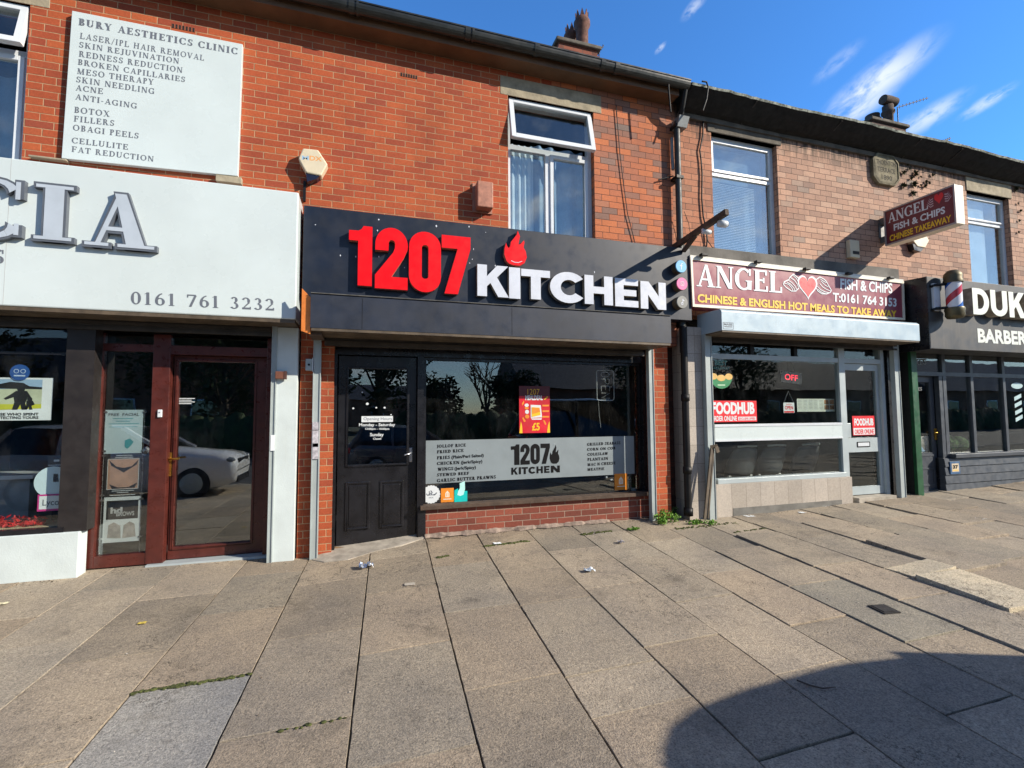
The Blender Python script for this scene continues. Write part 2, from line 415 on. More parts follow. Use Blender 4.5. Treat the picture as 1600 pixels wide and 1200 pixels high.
# a roman capital alphabet: strokes of two weights with bracket-less serifs, cap height 1
def roman(txt, T=.17, Nn=.065, ser=.085, sh=.05, gap=.13):
    quads = []
    def L(x0, y0, x1, y1, w0, w1=None):
        w1 = w0 if w1 is None else w1
        dx, dy = x1-x0, y1-y0
        if abs(dy) >= abs(dx)*.35: quads.append([(x0-w0/2, y0), (x0+w0/2, y0), (x1+w1/2, y1), (x1-w1/2, y1)])
        else: quads.append([(x0, y0-w0/2), (x0, y0+w0/2), (x1, y1+w1/2), (x1, y1-w1/2)])
    def arc(cx, cy, rx, ry, a0, a1, wt=T, wn=Nn, n=14):
        for i in range(n):
            p = []
            for a in (a0+(a1-a0)*i/n, a0+(a1-a0)*(i+1)/n):
                t = math.radians(a); k = abs(math.cos(t))**1.3; w = wn+(wt-wn)*k
                p.append(((cx+(rx)*math.cos(t), cy+(ry)*math.sin(t)), (cx+(rx-w)*math.cos(t), cy+(ry-min(w, wn*1.1+(w-wn)*.4))*math.sin(t))))
            quads.append([p[0][0], p[1][0], p[1][1], p[0][1]])
    def S(x, y, w=T):                     # serif along the base (y=0) or the top (y=1)
        y0, y1 = (0, sh) if y == 0 else (1-sh, 1)
        quads.append([(x-w/2-ser, y0), (x+w/2+ser, y0), (x+w/2+ser, y1), (x-w/2-ser, y1)])
    def stem(x, both=True):
        L(x, 0, x, 1, T)
        if both: S(x, 0); S(x, 1)
    def tick(x, y, h): quads.append([(x-Nn*.5, min(y, y+h)), (x+Nn*.5, min(y, y+h)), (x+Nn*.5, max(y, y+h)), (x-Nn*.5, max(y, y+h))])
    x0 = 0; out = []
    b = T/2+ser
    for ch in txt:
        quads = []
        wd = .5
        if ch == 'A':
            L(.12, 0, .41, .97, Nn); L(.66, 0, .42, 1, T, T*.62); L(.2, .33, .58, .33, Nn); S(.12, 0, Nn); S(.66, 0); wd = .78
        elif ch in 'BPR':
            stem(b); q = b+.14
            L(b, 1-Nn/2, q, 1-Nn/2, Nn); L(b, .5, q, .5, Nn); arc(q, .75, .25, .25+Nn/4, 90, -90); wd = .58
            if ch == 'B': L(b, Nn/2, q, Nn/2, Nn); arc(q, .26, .29, .26, 90, -90); wd = .62
            if ch == 'R': L(.66, 0, .40, .5, T); S(.66, 0); wd = .78
        elif ch in 'CGOQ':
            if ch in 'OQ': arc(.42, .5, .42, .51, 0, 360, n=26); wd = .84
            else:
                arc(.42, .5, .42, .51, 48, 320, n=20); tick(.70, .68, .31); wd = .76
                if ch == 'C': tick(.70, .06, .2)
                else: L(.68, .03, .68, .44, T); quads.append([(.5, .40), (.8, .40), (.8, .40+sh), (.5, .40+sh)]); wd = .82
            if ch == 'Q': L(.78, -.15, .5, .1, T*.7)
        elif ch == 'D':
            stem(b); L(b, 1-Nn/2, .36, 1-Nn/2, Nn); L(b, Nn/2, .36, Nn/2, Nn); arc(.36, .5, .42, .5, 90, -90, n=18); wd = .78
        elif ch in 'EF':
            stem(b); L(b, 1-Nn/2, .6, 1-Nn/2, Nn); L(b, .52, .48, .52, Nn); tick(.6, 1, -.24); tick(.48, .40, .24); wd = .64
            if ch == 'E': L(b, Nn/2, .64, Nn/2, Nn); tick(.64, 0, .26); wd = .68
        elif ch == 'H': stem(b); stem(.66); L(b, .52, .66, .52, Nn); wd = .66+b
        elif ch == 'I': stem(b); wd = 2*b
        elif ch == 'J': L(.28, .1, .28, 1, T); S(.28, 1); arc(.15, .12, .215, .26, 0, -150, T, Nn, 8); wd = .42
        elif ch == 'K':
            stem(b); L(.62, 1, .24, .42, Nn); L(.66, 0, .36, .6, T); S(.62, 1, Nn); S(.66, 0); wd = .66+b
        elif ch == 'L': stem(b); L(b, Nn/2, .6, Nn/2, Nn); tick(.6, 0, .28); wd = .63
        elif ch == 'M':
            L(.12, 0, .15, 1, Nn); L(.46, 0, .17, 1, T); L(.46, 0, .77, 1, Nn); L(.80, 0, .78, 1, T); S(.12, 0, Nn); S(.80, 0); S(.14, 1, Nn); S(.8, 1); wd = .80+b
        elif ch == 'N':
            L(.13, 0, .13, 1, Nn); L(.68, 0, .15, 1, T); L(.70, 0, .70, 1, Nn); S(.13, 0, Nn); S(.13, 1, Nn); S(.70, 1, Nn); wd = .82
        elif ch == 'S':
            arc(.31, .745, .25, .26, 40, 270, T*.9, Nn, 12); arc(.31, .265, .28, .27, 90, -140, T*.95, Nn, 12); tick(.53, .7, .28); tick(.08, .02, .28); wd = .6
        elif ch == 'T': stem(.34, False); S(.34, 0); L(.02, 1-Nn/2, .66, 1-Nn/2, Nn); tick(.03, 1, -.26); tick(.65, 1, -.26); wd = .68
        elif ch == 'U': L(b, .3, b, 1, T); S(b, 1); L(.66, .3, .66, 1, Nn); S(.66, 1, Nn); arc((b+.66)/2-.03, .32, .29+.035, .33, 180, 360, T*.9, Nn, 12); wd = .8
        elif ch == 'V': L(.38, 0, .12, 1, T); L(.40, 0, .66, 1, Nn); S(.12, 1); S(.66, 1, Nn); wd = .76
        elif ch == 'W':
            L(.34, 0, .12, 1, T); L(.36, 0, .54, 1, Nn); L(.74, 0, .54, 1, T); L(.76, 0, .98, 1, Nn); S(.12, 1); S(.98, 1, Nn); wd = 1.08
        elif ch == 'X': L(.64, 0, .14, 1, T); L(.12, 0, .62, 1, Nn); S(.64, 0); S(.14, 1); S(.12, 0, Nn); S(.62, 1, Nn); wd = .76
        elif ch == 'Y': L(.36, .45, .12, 1, T); L(.38, .45, .62, 1, Nn); L(.37, 0, .37, .48, T); S(.37, 0); S(.12, 1); S(.62, 1, Nn); wd = .74
        elif ch == 'Z': L(.05, 1-Nn/2, .58, 1-Nn/2, Nn); L(.12, 0, .58, 1, T); L(.05, Nn/2, .6, Nn/2, Nn); tick(.05, 1, -.22); tick(.6, 0, .22); wd = .62
        elif ch == '0': arc(.29, .5, .29, .51, 0, 360, n=24); wd = .58
        elif ch == '1': L(.2, 0, .2, 1, T); S(.2, 0); L(.02, .86, .2, .97, Nn); wd = .42
        elif ch == '2': arc(.27, .72, .27, .285, 160, -40, T, Nn, 14); L(.06, .06, .47, .56, Nn*1.2, T*.8); L(.03, Nn, .56, Nn, Nn*2); tick(.55, 0, .22); wd = .58
        elif ch == '3': arc(.26, .75, .23, .255, 150, -90, T, Nn, 12); arc(.26, .26, .28, .27, 90, -150, T, Nn, 12); wd = .55
        elif ch == '6': arc(.29, .3, .29, .31, 0, 360, T, Nn, 20); arc(.5, .34, .5, .66, 100, 180, T, Nn, 10); wd = .58
        elif ch == '7': L(.03, .955, .56, .955, .1); L(.2, 0, .53, .93, T*.9); tick(.05, 1, -.24); wd = .58
        elif ch == '/': L(.02, -.1, .34, 1.05, Nn); wd = .36
        elif ch == '-': L(.02, .38, .3, .38, .09); wd = .32
        elif ch == '(': arc(.3, .45, .28, .62, 130, 230, Nn*1.6, Nn, 8); wd = .2
        elif ch == ')': arc(-.1, .45, .28, .62, 50, -50, Nn*1.6, Nn, 8); wd = .2
        elif ch == ' ': wd = .30
        out += [[(x0+p[0], p[1]) for p in q] for q in quads]
        x0 += wd+gap
    xs = [p[0] for q in out for p in q]; lo, hi = min(xs), max(xs)
    vs, fs = [], []
    for k, q in enumerate(out):
        if sum(q[i][0]*q[(i+1) % 4][1]-q[(i+1) % 4][0]*q[i][1] for i in range(4)) < 0: q = q[::-1]
        i = len(vs); vs += [((p[0]-lo)/(hi-lo), p[1], k % 9) for p in q]; fs.append((i, i+1, i+2, i+3))
    return vs, fs


def put_roman(mb, txt, BL, BR, TL, Y, depth=0., lift=.00012, **k):
    """strokes lie a hair apart so that no two faces share a plane; depth gives raised letters"""
    v, f = roman(txt, **k)
    a, b, c = at(*BL, Y), at(*BR, Y), at(*TL, Y); U = b-a; V = Vector((c.x-a.x, 0, c.z-a.z))
    P = [a+U*p[0]+V*p[1]-Vector((0, p[2]*lift, 0)) for p in v]
    if not depth: mb.mesh(P, f); return
    for q in f:
        fr = [P[i] for i in q]; bk = [p+Vector((0, depth, 0)) for p in fr]
        mb.mesh(fr+bk, [(0, 1, 2, 3), (0, 4, 5, 1), (1, 5, 6, 2), (2, 6, 7, 3), (3, 7, 4, 0)])


def outline_letter(ch, n=12):
    """heavy block letters as closed outlines in a unit box (outer, hole)"""
    def arc(cx, cy, rx, ry, a0, a1, k=n): return [(cx+rx*math.cos(rad(a0+(a1-a0)*i/k)), cy+ry*math.sin(rad(a0+(a1-a0)*i/k))) for i in range(k+1)]
    if ch == '1': return [(.38, 0), (.97, 0), (.97, 1), (.60, 1), (.52, .945), (.40, .915), (0, .91), (0, .745), (.38, .745)], None
    if ch == '2':
        return ([(0, 0), (1, 0), (1, .20), (.50, .20), (.88, .52)]+arc(.50, .715, .50, .285, -12, 172, 16)+[(.0, .62), (.40, .62), (.41, .72)]
                + arc(.505, .745, .10, .055, 170, 0, 8)+[(.60, .68), (.55, .60), (0, .215)]), None
    if ch == '0':
        o = arc(.5, .745, .5, .255, 0, 180, 14)+arc(.5, .255, .5, .255, 180, 360, 14)
        h = arc(.5, .735, .105, .045, 0, 180, 8)+arc(.5, .265, .105, .045, 180, 360, 8)
        return o, h
    if ch == '7': return [(.10, 0), (.56, 0), (1, .80), (1, 1), (0, 1), (0, .78), (.55, .78)], None
    if ch == 'K': return [(0, 0), (.30, 0), (.30, .32), (.41, .43), (.66, 0), (1, 0), (.62, .62), (.98, 1), (.62, 1), (.30, .64), (.30, 1), (0, 1)], None
    if ch == 'I': return [(0, 0), (1, 0), (1, 1), (0, 1)], None
    if ch == 'T': return [(.33, 0), (.67, 0), (.67, .76), (1, .76), (1, 1), (0, 1), (0, .76), (.33, .76)], None
    if ch == 'H': return [(0, 0), (.31, 0), (.31, .38), (.69, .38), (.69, 0), (1, 0), (1, 1), (.69, 1), (.69, .62), (.31, .62), (.31, 1), (0, 1)], None
    if ch == 'E': return [(0, 0), (1, 0), (1, .23), (.37, .23), (.37, .39), (.92, .39), (.92, .61), (.37, .61), (.37, .77), (1, .77), (1, 1), (0, 1)], None
    if ch == 'N': return [(0, 0), (.29, 0), (.29, .52), (.68, 0), (1, 0), (1, 1), (.71, 1), (.71, .48), (.32, 1), (0, 1)], None
    if ch == 'C':
        return arc(.53, .5, .53, .5, 38, 322, 22)+arc(.54, .5, .24, .25, 318, 42, 14), None
    if ch == 'D': return [(0, 0)]+arc(.42, .5, .58, .5, -90, 90, 14)+[(0, 1)], [(.30, .22)]+arc(.42, .5, .27, .28, -90, 90, 10)+[(.30, .78)]
    if ch == 'U': return [(1, 1), (.70, 1), (.70, .38)]+arc(.5, .36, .20, .14, 0, -180, 8)+[(.30, .38), (.30, 1), (0, 1)]+arc(.5, .38, .5, .38, 180, 360, 14), None
    if ch == 'S':
        return (arc(.5, .72, .5, .28, 25, 250, 12)+[(.62, .42)]+arc(.55, .28, .17, .10, 70, -160, 8)+[(.36, .26), (0, .26)]+arc(.5, .28, .5, .28, 185, 420, 14)
                + [(.40, .58)]+arc(.47, .74, .15, .08, 250, 20, 8)), None


def flat_outline(o, h):
    """triangulate an outline with an optional hole -> verts 2D, faces"""
    b = bmesh.new()
    def loop(p):
        vs = [b.verts.new((x, y, 0)) for x, y in p]
        return [b.edges.new((vs[i], vs[(i+1) % len(vs)])) for i in range(len(vs))]
    e = loop(o)+(loop(h) if h else [])
    bmesh.ops.triangle_fill(b, use_beauty=True, use_dissolve=False, edges=e, normal=(0, 0, 1))
    b.verts.index_update()
    v = [tuple(x.co)[:2] for x in b.verts]; f = []
    for q in b.faces:
        i = [x.index for x in q.verts]
        a = sum(v[i[k]][0]*v[i[(k+1) % 3]][1]-v[i[(k+1) % 3]][0]*v[i[k]][1] for k in range(3))
        f.append(tuple(i if a > 0 else i[::-1]))
    b.free(); return v, f


def block(mbf, mbs, o, h, x0, x1, z0, z1, Y, depth, rim=0.):
    """raised letter: face into mbf, sides and back into mbs"""
    T = lambda p: (x0+(x1-x0)*p[0], z0+(z1-z0)*p[1])
    v, f = flat_outline(o, h)
    if mbf: mbf.mesh([(T(p)[0], Y, T(p)[1]) for p in v], f)
    for lp in (o, h):
        if not lp: continue
        P = [T(p) for p in lp]; n = len(P)
        mbs.mesh([(p[0], Y+.0015, p[1]) for p in P]+[(p[0], Y+depth, p[1]) for p in P], [(i, i+n, (i+1) % n+n, (i+1) % n) for i in range(n)])


def heart(n=36):
    p = []
    for i in range(n):
        t = 2*math.pi*i/n; p.append((16*math.sin(t)**3, 13*math.cos(t)-5*math.cos(2*t)-2*math.cos(3*t)-math.cos(4*t)))
    xs = [q[0] for q in p]; ys = [q[1] for q in p]
    return [((x-min(xs))/(max(xs)-min(xs)), (y-min(ys))/(max(ys)-min(ys))) for x, y in p][::-1]


FLAME = [(.40, 0), (.70, 0), (.90, .09), (1, .25), (.96, .42), (.86, .53), (.90, .68), (.88, .74), (.72, .62), (.63, .60), (.66, .72), (.70, .84), (.60, 1),
         (.56, .88), (.44, .78), (.30, .66), (.26, .52), (.20, .47), (.12, .53), (.08, .62), (.01, .44), (0, .28), (.10, .10), (.22, .03)]


def shape(mb, pts, x0, x1, z0, z1, Y, depth=.0):
    v, f = flat_outline(pts, None)
    mb.mesh([(x0+(x1-x0)*p[0], Y, z0+(z1-z0)*p[1]) for p in v], f)


def line2(mb, pts, wd, Y, k=0):
    """flat stroke along (x,z) points on the plane Y"""
    for i in range(len(pts)-1):
        a, b = Vector((*pts[i], 0)), Vector((*pts[i+1], 0)); t = (b-a).normalized(); nn = Vector((-t.y, t.x, 0))*wd/2; e = t*wd*.2
        q = [a-e-nn, b+e-nn, b+e+nn, a-e+nn]
        mb.poly([(p.x, Y-.0002*((i+k) % 5), p.y) for p in q])


def disc(mb, cx, cz, rx, rz, Y, n=20):
    mb.poly([(cx+rx*math.cos(2*math.pi*i/n), Y, cz+rz*math.sin(2*math.pi*i/n)) for i in range(n)])


def rectpx(TL, BR, Y):
    a, b = at(*TL, Y), at(*BR, Y); return a.x, b.x, b.z, a.z      # x0, x1, z0, z1

# ================================================================== THE SETTING: ground, pavement, road
def ground_sheet(name, xs, ys, dz, mat):
    mb = MB(); vs = [(x, y, gz(x, y)+dz) for y in ys for x in xs]; n = len(xs)
    mb.mesh(vs, [(j*n+i, j*n+i+1, (j+1)*n+i+1, (j+1)*n+i) for j in range(len(ys)-1) for i in range(n-1)])
    return struct(mb.build(name, mat, None))


SOIL = pm('joint_soil', (.045, .038, .027), 1., var=.5, scale=12, bump=.4, grime=(.05, .07, .02, 1))
ASPH = pm('asphalt', (.055, .055, .058), .9, var=.25, scale=3, bump=.5, bscale=120)
GRND = pm('far_ground', (.07, .08, .05), .95, var=.3, scale=1)
struct(MB().box(-600, 600, -600, 600, -2.2, -1.2).build('ground', GRND, None))
xs = [-30+i*.5 for i in range(0, 151)]
ground_sheet('pavement_bedding', xs, [-7.2+.25*i for i in range(0, 41)], -.0105, SOIL)
ground_sheet('road', xs, [-20, -14, -9.5, -7.4], -.15, ASPH)
kb = MB()
for i in range(-30, 45):
    kb.box(i+.004, i+.996, -7.40, -7.24, gz(i, -7.3)-.2, gz(i+.5, -7.2)+.005)
struct(kb.build('kerb', CONC, None, bevel=.012))
mk = MB()
for i in range(-14, 20): mk.box(i*3, i*3+1.6, -13.0, -12.9, gz(i*3, -9)-.146, gz(i*3, -9)-.13)
struct(mk.build('road_marking', pm('road_paint', (.7, .7, .68), .7, var=.2), None))


def slab_mat():
    m, N, B = base('paving_slab'); co = N.n('ShaderNodeTexCoord').outputs['Object']
    at_ = N.n('ShaderNodeAttribute', attribute_name='tone'); tone = at_.outputs['Color']
    g1 = N.noise(co, 105, 3, .75); g2 = N.noise(co, 42, 4, .7); g3 = N.noise(co, .9, 7, .66); g4 = N.noise(co, 5, 6, .7)
    c = N.mix(1., tone, N.ramp(g1, [(.32, (.50, .49, .48)), (.48, (.97, .97, .97)), (.70, (1.45, 1.40, 1.32))]), 'MULTIPLY')
    c = N.mix(1., c, N.ramp(g2, [(.3, (.74, .74, .74)), (.65, (1.12, 1.12, 1.12))]), 'MULTIPLY')
    c = N.mix(1., c, N.ramp(g3, [(.32, (.70, .71, .74)), (.68, (1.18, 1.14, 1.06))]), 'MULTIPLY')
    c = N.mix(N.ss(g4, .56, .78, 0, .55), c, (.075, .065, .055, 1))
    vo = N.n('ShaderNodeTexVoronoi', feature='F1'); vo.inputs['Scale'].default_value = 2.3; N.put(vo.inputs['Vector'], co)
    sp = N.m('ADD', vo.outputs['Distance'], N.m('MULTIPLY', N.noise(co, 30, 3), .05))
    gum = N.ss(sp, .075, .085, 1, 0)                     # old chewing gum spots
    c = N.mix(N.m('MULTIPLY', gum, N.m('MULTIPLY', N.m('GREATER_THAN', N.sep(vo.outputs['Color'])[0], .35), .55)), c, (.42, .38, .33, 1))
    ck = N.m('ABSOLUTE', N.m('SUBTRACT', N.noise(co, 1.35, 7, .7, .4), .5)); reg = N.ss(N.noise(co, .55, 2), .50, .56)
    c = N.mix(N.m('MULTIPLY', N.ss(ck, .0015, .0045, .85, 0), reg), c, (.04, .033, .026, 1))      # hairline cracks in some flags
    wet = N.ss(N.noise(N.vscale(co, (1, 1, 1)), 2.1, 8, .72, .3), .53, .72, 0, .5)
    c = N.mix(wet, c, (.10, .085, .065, 1))
    N.put(B.inputs['Base Color'], c); B.inputs['Roughness'].default_value = .88; B.inputs['Specular IOR Level'].default_value = .3
    h = N.m('ADD', N.m('MULTIPLY', g1, 1.), N.m('MULTIPLY', g2, .8))
    N.put(B.inputs['Normal'], N.bump(h, .9, .006)); return m


SLABM = slab_mat()
XB = [-7.9, -7.29, -6.68, -6.07, -5.45, -4.83, -4.21, -3.6, -2.99, -2.38, -1.80, -1.20, -.60, .01, .60, 1.19, 1.80, 2.39, 2.95, 3.49, 4.08, 4.69, 5.26, 5.87, 6.48, 7.09, 7.7, 8.31, 8.92, 9.53, 10.14, 10.75, 11.36, 11.97, 12.58, 13.2, 13.8, 14.4, 15, 15.6]
ROWS = {-1.80: [-.80, -1.76], -1.20: [-.43, -1.26, -2.22, -3.19], -.60: [-.85, -1.83, -2.81], .01: [-.43, -1.27, -2.22, -3.20], .60: [-.84, -1.82, -2.79], 1.19: [-.40, -1.20, -1.87, -2.84, -3.21],
        1.80: [-.76, -1.74, -2.70, -3.68], 2.39: [-.33, -1.23, -2.19, -3.19], 2.95: [-.80, -1.77, -2.76], 3.49: [-.45, -1.28, -2.23, -3.17], 4.08: [-.9, -1.95, -2.72], 4.69: [-.5, -1.2, -2.17, -2.44, -3.10], 5.26: [-.7, -1.55, -2.48]}
rs = random.Random(3)
pv = MB(); tones = []
NB = 6


def slab(x0, x1, y0, y1, dz=0., tilt=(0, 0), tone=None, jag=0.):
    """one paving slab: rounded-edge lid with slightly worn corners"""
    g = .0032; sh = lambda x, y: x+.043*(y+1.5)
    t = tone
    if t is None:
        k = rs.uniform(.82, 1.12); wv = rs.uniform(-.012, .012)
        t = (.348*k+wv, .300*k, .238*k-wv*.6)
    pts = []
    def edge(ax, ay, bx, by, n): return [(ax+(bx-ax)*i/n, ay+(by-ay)*i/n) for i in range(n)]
    xa, xb, ya, yb = x0+g, x1-g, y0+.0030, y1-.0030
    nx, ny = max(4, int((xb-xa)/.06)), max(4, int((yb-ya)/.06))
    P = edge(xa, ya, xb, ya, nx)+edge(xb, ya, xb, yb, ny)+edge(xb, yb, xa, yb, nx)+edge(xa, yb, xa, ya, ny)
    cx, cy = (x0+x1)/2, (y0+y1)/2
    rings = []
    chip = [abs(rs.gauss(0, .0018+jag)) for _ in P]
    for (ins, dep) in ((0, -.06), (.0003, -.003), (.0022, 0.0)):
        R = []
        for (x, y), cpp in zip(P, chip):
            dx, dy = x-cx, y-cy; hx, hy = (x1-x0)/2, (y1-y0)/2
            i2 = ins+(cpp if dep > -.05 else cpp*.5)
            X = cx+dx*(1-i2/hx); Y = cy+dy*(1-i2/hy)
            Z = gz(sh(X, Y), Y)+dz+tilt[0]*(X-cx)+tilt[1]*(Y-cy)+dep
            R.append((sh(X, Y), Y, Z))
        rings.append(R)
    i0 = len(pv.f); n = len(P)
    pv.mesh([v for R in rings for v in R], [(j*n+k, j*n+(k+1) % n, (j+1)*n+(k+1) % n, (j+1)*n+k) for j in range(2) for k in range(n)])
    # the top, as a small grid that follows the ground
    c = rings[2]
    pv.poly(c)
    tones.extend([t]*(len(pv.f)-i0))


for i in range(len(XB)-1):
    x0, x1 = XB[i], XB[i+1]
    js = list(ROWS.get(x0, [])) or [(-.45 if i % 2 else -.9)]
    while js[-1] > -7.2: js.append(js[-1]-.97)
    js = [.42]+[j for j in js if j > -6.9]+[-7.22]
    for a, b in zip(js[:-1], js[1:]):
        dz = rs.uniform(-.003, .003); tl = [rs.uniform(-.005, .005), rs.uniform(-.004, .004)]; tone = None; jg = 0.
        cy = (a+b)/2
        if x0 == 3.49 and -3.3 < cy < -1.3: dz += .008
        if x0 == 4.08 and cy < -.9: dz += .014; tl[0] = -.02; jg = .002
        if x0 == 4.08 and -1.0 < cy: dz += .006
        if x0 == 4.69:
            if -3.1 < cy < -2.0: tone = (.60, .53, .40); dz += .030; tl[0] = .05 if cy > -2.44 else -.02; tl[1] = -.06 if cy > -2.44 else .03; jg = .005
            elif cy > -2.2: dz += .012; jg = .002
        if x0 >= 5.26: dz += rs.uniform(.003, .022); tl = [rs.uniform(-.024, .024), rs.uniform(-.016, .016)]; jg = .0035
        if x0 == 5.26 and -2.6 < cy < -1.5: dz += .022; tl[1] = .012; jg = .004
        if x0 == -1.20 and -3.3 < cy < -2.25: tone = (.315, .31, .295); dz = -.003      # a newer, greyer slab
        if x0 == 3.49 and -3.2 < cy < -2.25: tone = (.29, .27, .225)
        slab(x0, x1, b, a, dz, tl, tone, jg)
po = pv.build('pavement', SLABM, None, fix=False)
po.data.polygons.foreach_set('use_smooth', [False]*len(po.data.polygons))
ca = po.data.attributes.new('tone', 'FLOAT_COLOR', 'FACE')
ca.data.foreach_set('color', [x for t in tones for x in (*t, 1.)])
struct(po)

# concrete apron in front of the dark door, and a strip of mortar under the riser
ap = MB()
pts = [(-.42, .20), (.70, .20), (.66, .02), (.40, -.10), (.12, -.16), (-.15, -.30), (-.38, -.26), (-.50, -.12)]
ap.mesh([(x, y, gz(x, y)+.006+(.035 if y > .1 else 0)) for x, y in pts]+[(x, y, gz(x, y)-.05) for x, y in pts],
        [tuple(range(8))[::-1]]+[(i, (i+1) % 8, (i+1) % 8+8, i+8) for i in range(8)])
struct(ap.build('concrete_apron', CONC, None))
STRIPM = pm('old_mortar_strip', (.30, .235, .19), .95, var=.35, scale=12, bump=.6, bscale=40, grime=(.12, .09, .06, 1))
st = MB(); N_ = 40
for i in range(N_):
    xa, xb = .66+(3.0-.66)*i/N_, .66+(3.0-.66)*(i+1)/N_; ya, yb = [-.01+.035*math.sin(k*1.7)*math.sin(k*.6) for k in (i, i+1)]
    st.mesh([(xa, ya, gz(xa, ya)+.004), (xb, yb, gz(xb, yb)+.004), (xb, .16, .085), (xa, .16, .085)], [(0, 1, 2, 3)])
struct(st.build('mortar_fillet', STRIPM, None))

# iron stop-tap cover let into a slab
gp = [(3.71, -2.71), (3.85, -2.735), (3.83, -2.87), (3.69, -2.85)]
gt = thing('stop_tap_cover', 'small rusty iron cover let into a paving slab', 'drain cover', (3.77, -2.79, gz(3.77, -2.79)))
IRON = pm('cast_iron', (.045, .042, .04), .7, metal=.4, var=.3, bump=.4)
def gq(pts, z0, z1, mb):
    mb.mesh([(x, y, gz(x, y)+z1) for x, y in pts]+[(x, y, gz(x, y)+z0) for x, y in pts], [(3, 2, 1, 0)]+[(i, (i+1) % 4, (i+1) % 4+4, i+4) for i in range(4)])
m_ = MB(); gq(gp, -.01, .016, m_); m_.build('frame', IRON, gt)
cxy = (sum(p[0] for p in gp)/4, sum(p[1] for p in gp)/4)
m_ = MB(); gq([(cxy[0]+(x-cxy[0])*.78, cxy[1]+(y-cxy[1])*.78) for x, y in gp], 0, .020, m_); m_.build('lid', IRON, gt)

# moss and weed in the joints
MOSS = pm('moss', (.085, .10, .025), 1., var=.5, scale=30, bump=.6)
LEAF = pm('weed_leaf', (.16, .34, .03), .6, var=.35, scale=20)
LEAF2 = pm('weed_leaf_dark', (.07, .17, .025), .6, var=.35, scale=20)
mo = MB()
def moss(p, q, wd, n, h=.014):
    for i in range(n):
        t = random.random(); x = p[0]+(q[0]-p[0])*t+random.gauss(0, wd); y = p[1]+(q[1]-p[1])*t+random.gauss(0, wd); r = random.uniform(.006, .016)
        mo.ball((x, y, gz(x, y)+.002), r, 6, 4, .3, (1.2, 1, h/r*.6))
sx = lambda x, y: x+.043*(y+1.5)
moss((-1.22, -2.235), (-.64, -2.235), .007, 90, .008)
moss((1.24, -.43), (1.75, -.40), .010, 90); moss((2.42, -.36), (2.8, -.33), .012, 60); moss((.7, -.62), (.82, -.6), .008, 20)
moss((3.60, -.48), (4.6, -.40), .02, 90); moss((4.2, -.78), (4.75, -.72), .01, 40); moss((-.4, -2.815), (-.05, -2.82), .004, 12, .006)
mo_o = mo.build('joint_moss', MOSS, None); tag(mo_o, 'green moss growing in the joints between the paving slabs', 'moss', kind='stuff')


def weed(name, label, c, rx, ry, h, n, mat, group=None):
    t = thing(name, label, 'weed', (c[0], c[1], gz(*c)), group)
    st_ = MB(); lf = MB(); r = random.Random(int(c[0]*977+n))
    for i in range(max(5, n//22)):
        a = r.uniform(0, 6.28); q = r.random()**.6; x, y = c[0]+math.cos(a)*rx*q, c[1]+math.sin(a)*ry*q; H = h*(1-.55*q*q)*r.uniform(.7, 1.1)
        st_.tube([(c[0]+(x-c[0])*.5, c[1]+(y-c[1])*.5, gz(x, y)-.01), (x, y, gz(x, y)+H*.6), (x+(x-c[0])*.2, y+(y-c[1])*.2, gz(x, y)+H)], .0022, 4)
        for k in range(22):
            u = r.random()**.7; p = Vector((x+r.gauss(0, .018), y+r.gauss(0, .018), gz(x, y)+H*u))
            d = Vector((r.gauss(0, 1), r.gauss(0, 1), r.uniform(0, 1.1))).normalized(); s_ = d.cross(Vector((r.gauss(0, 1), r.gauss(0, 1), r.gauss(0, 1)))).normalized()
            L = r.uniform(.016, .034); wd = L*.36
            lf.mesh([p, p+d*L*.5+s_*wd, p+d*L, p+d*L*.5-s_*wd], [(0, 1, 2, 3)])
    st_.build('stem', LEAF2, t); lf.build('foliage', mat, t, fix=False)
    return t


weed('weed', 'bright green bushy weed at the foot of the grey rail and brick pier', at(1043, 818, -.22).xy, .17, .11, .17, 520, LEAF)
weed('weed', 'low bright weed creeping beside the black downpipe foot', at(1084, 827, -.30).xy, .16, .05, .055, 190, LEAF)
weed('weed', 'flat weed strip on the slab joint before the tiled riser', at(1108, 826, -.36).xy, .14, .035, .04, 120, LEAF)
weed('weed', 'tiny weed tuft in a slab joint near the end of the brick riser', at(991, 837, -.36).xy, .06, .03, .03, 60, LEAF)
weed('weed', 'thin weeds growing from the brick joint behind the drainpipe', at(1052, 790, -.0).xy, .03, .02, .14, 40, LEAF2)

# litter lying about
def scrap(label, px, py, s, mat, cat='litter', n=9, flat=.5, name='litter'):
    d = ray(px, py); t = 1.
    for _ in range(30):
        p = CAMP+d*t; t *= 1+(p.z-gz(p.x, p.y))/max(.3, -d.z*t)*.8
    p = CAMP+d*t; r = random.Random(px)
    mb = MB(); vs = []
    for j in range(n):
        for i in range(n):
            u, v = i/(n-1)-.5, j/(n-1)-.5
            vs.append((p.x+u*s+r.gauss(0, s*.03), p.y+v*s*.7+r.gauss(0, s*.03), gz(p.x, p.y)+.008+abs(r.gauss(0, s*.12*flat))+s*.18*flat*math.sin(u*5+r.random())**2))
    mb.mesh(vs, [(j*n+i, j*n+i+1, (j+1)*n+i+1, (j+1)*n+i) for j in range(n-1) for i in range(n-1)])
    o = mb.build(name, mat, None); sd = o.modifiers.new('thick', 'SOLIDIFY'); sd.thickness = .001
    return tag(o, label, cat)
FOIL = pm('crumpled_foil', (.62, .66, .74), .22, metal=.85, var=.2, scale=30)
scrap('crumpled silver and red foil wrapper on the slabs before the dark door', 572, 888, .13, FOIL, flat=1.)
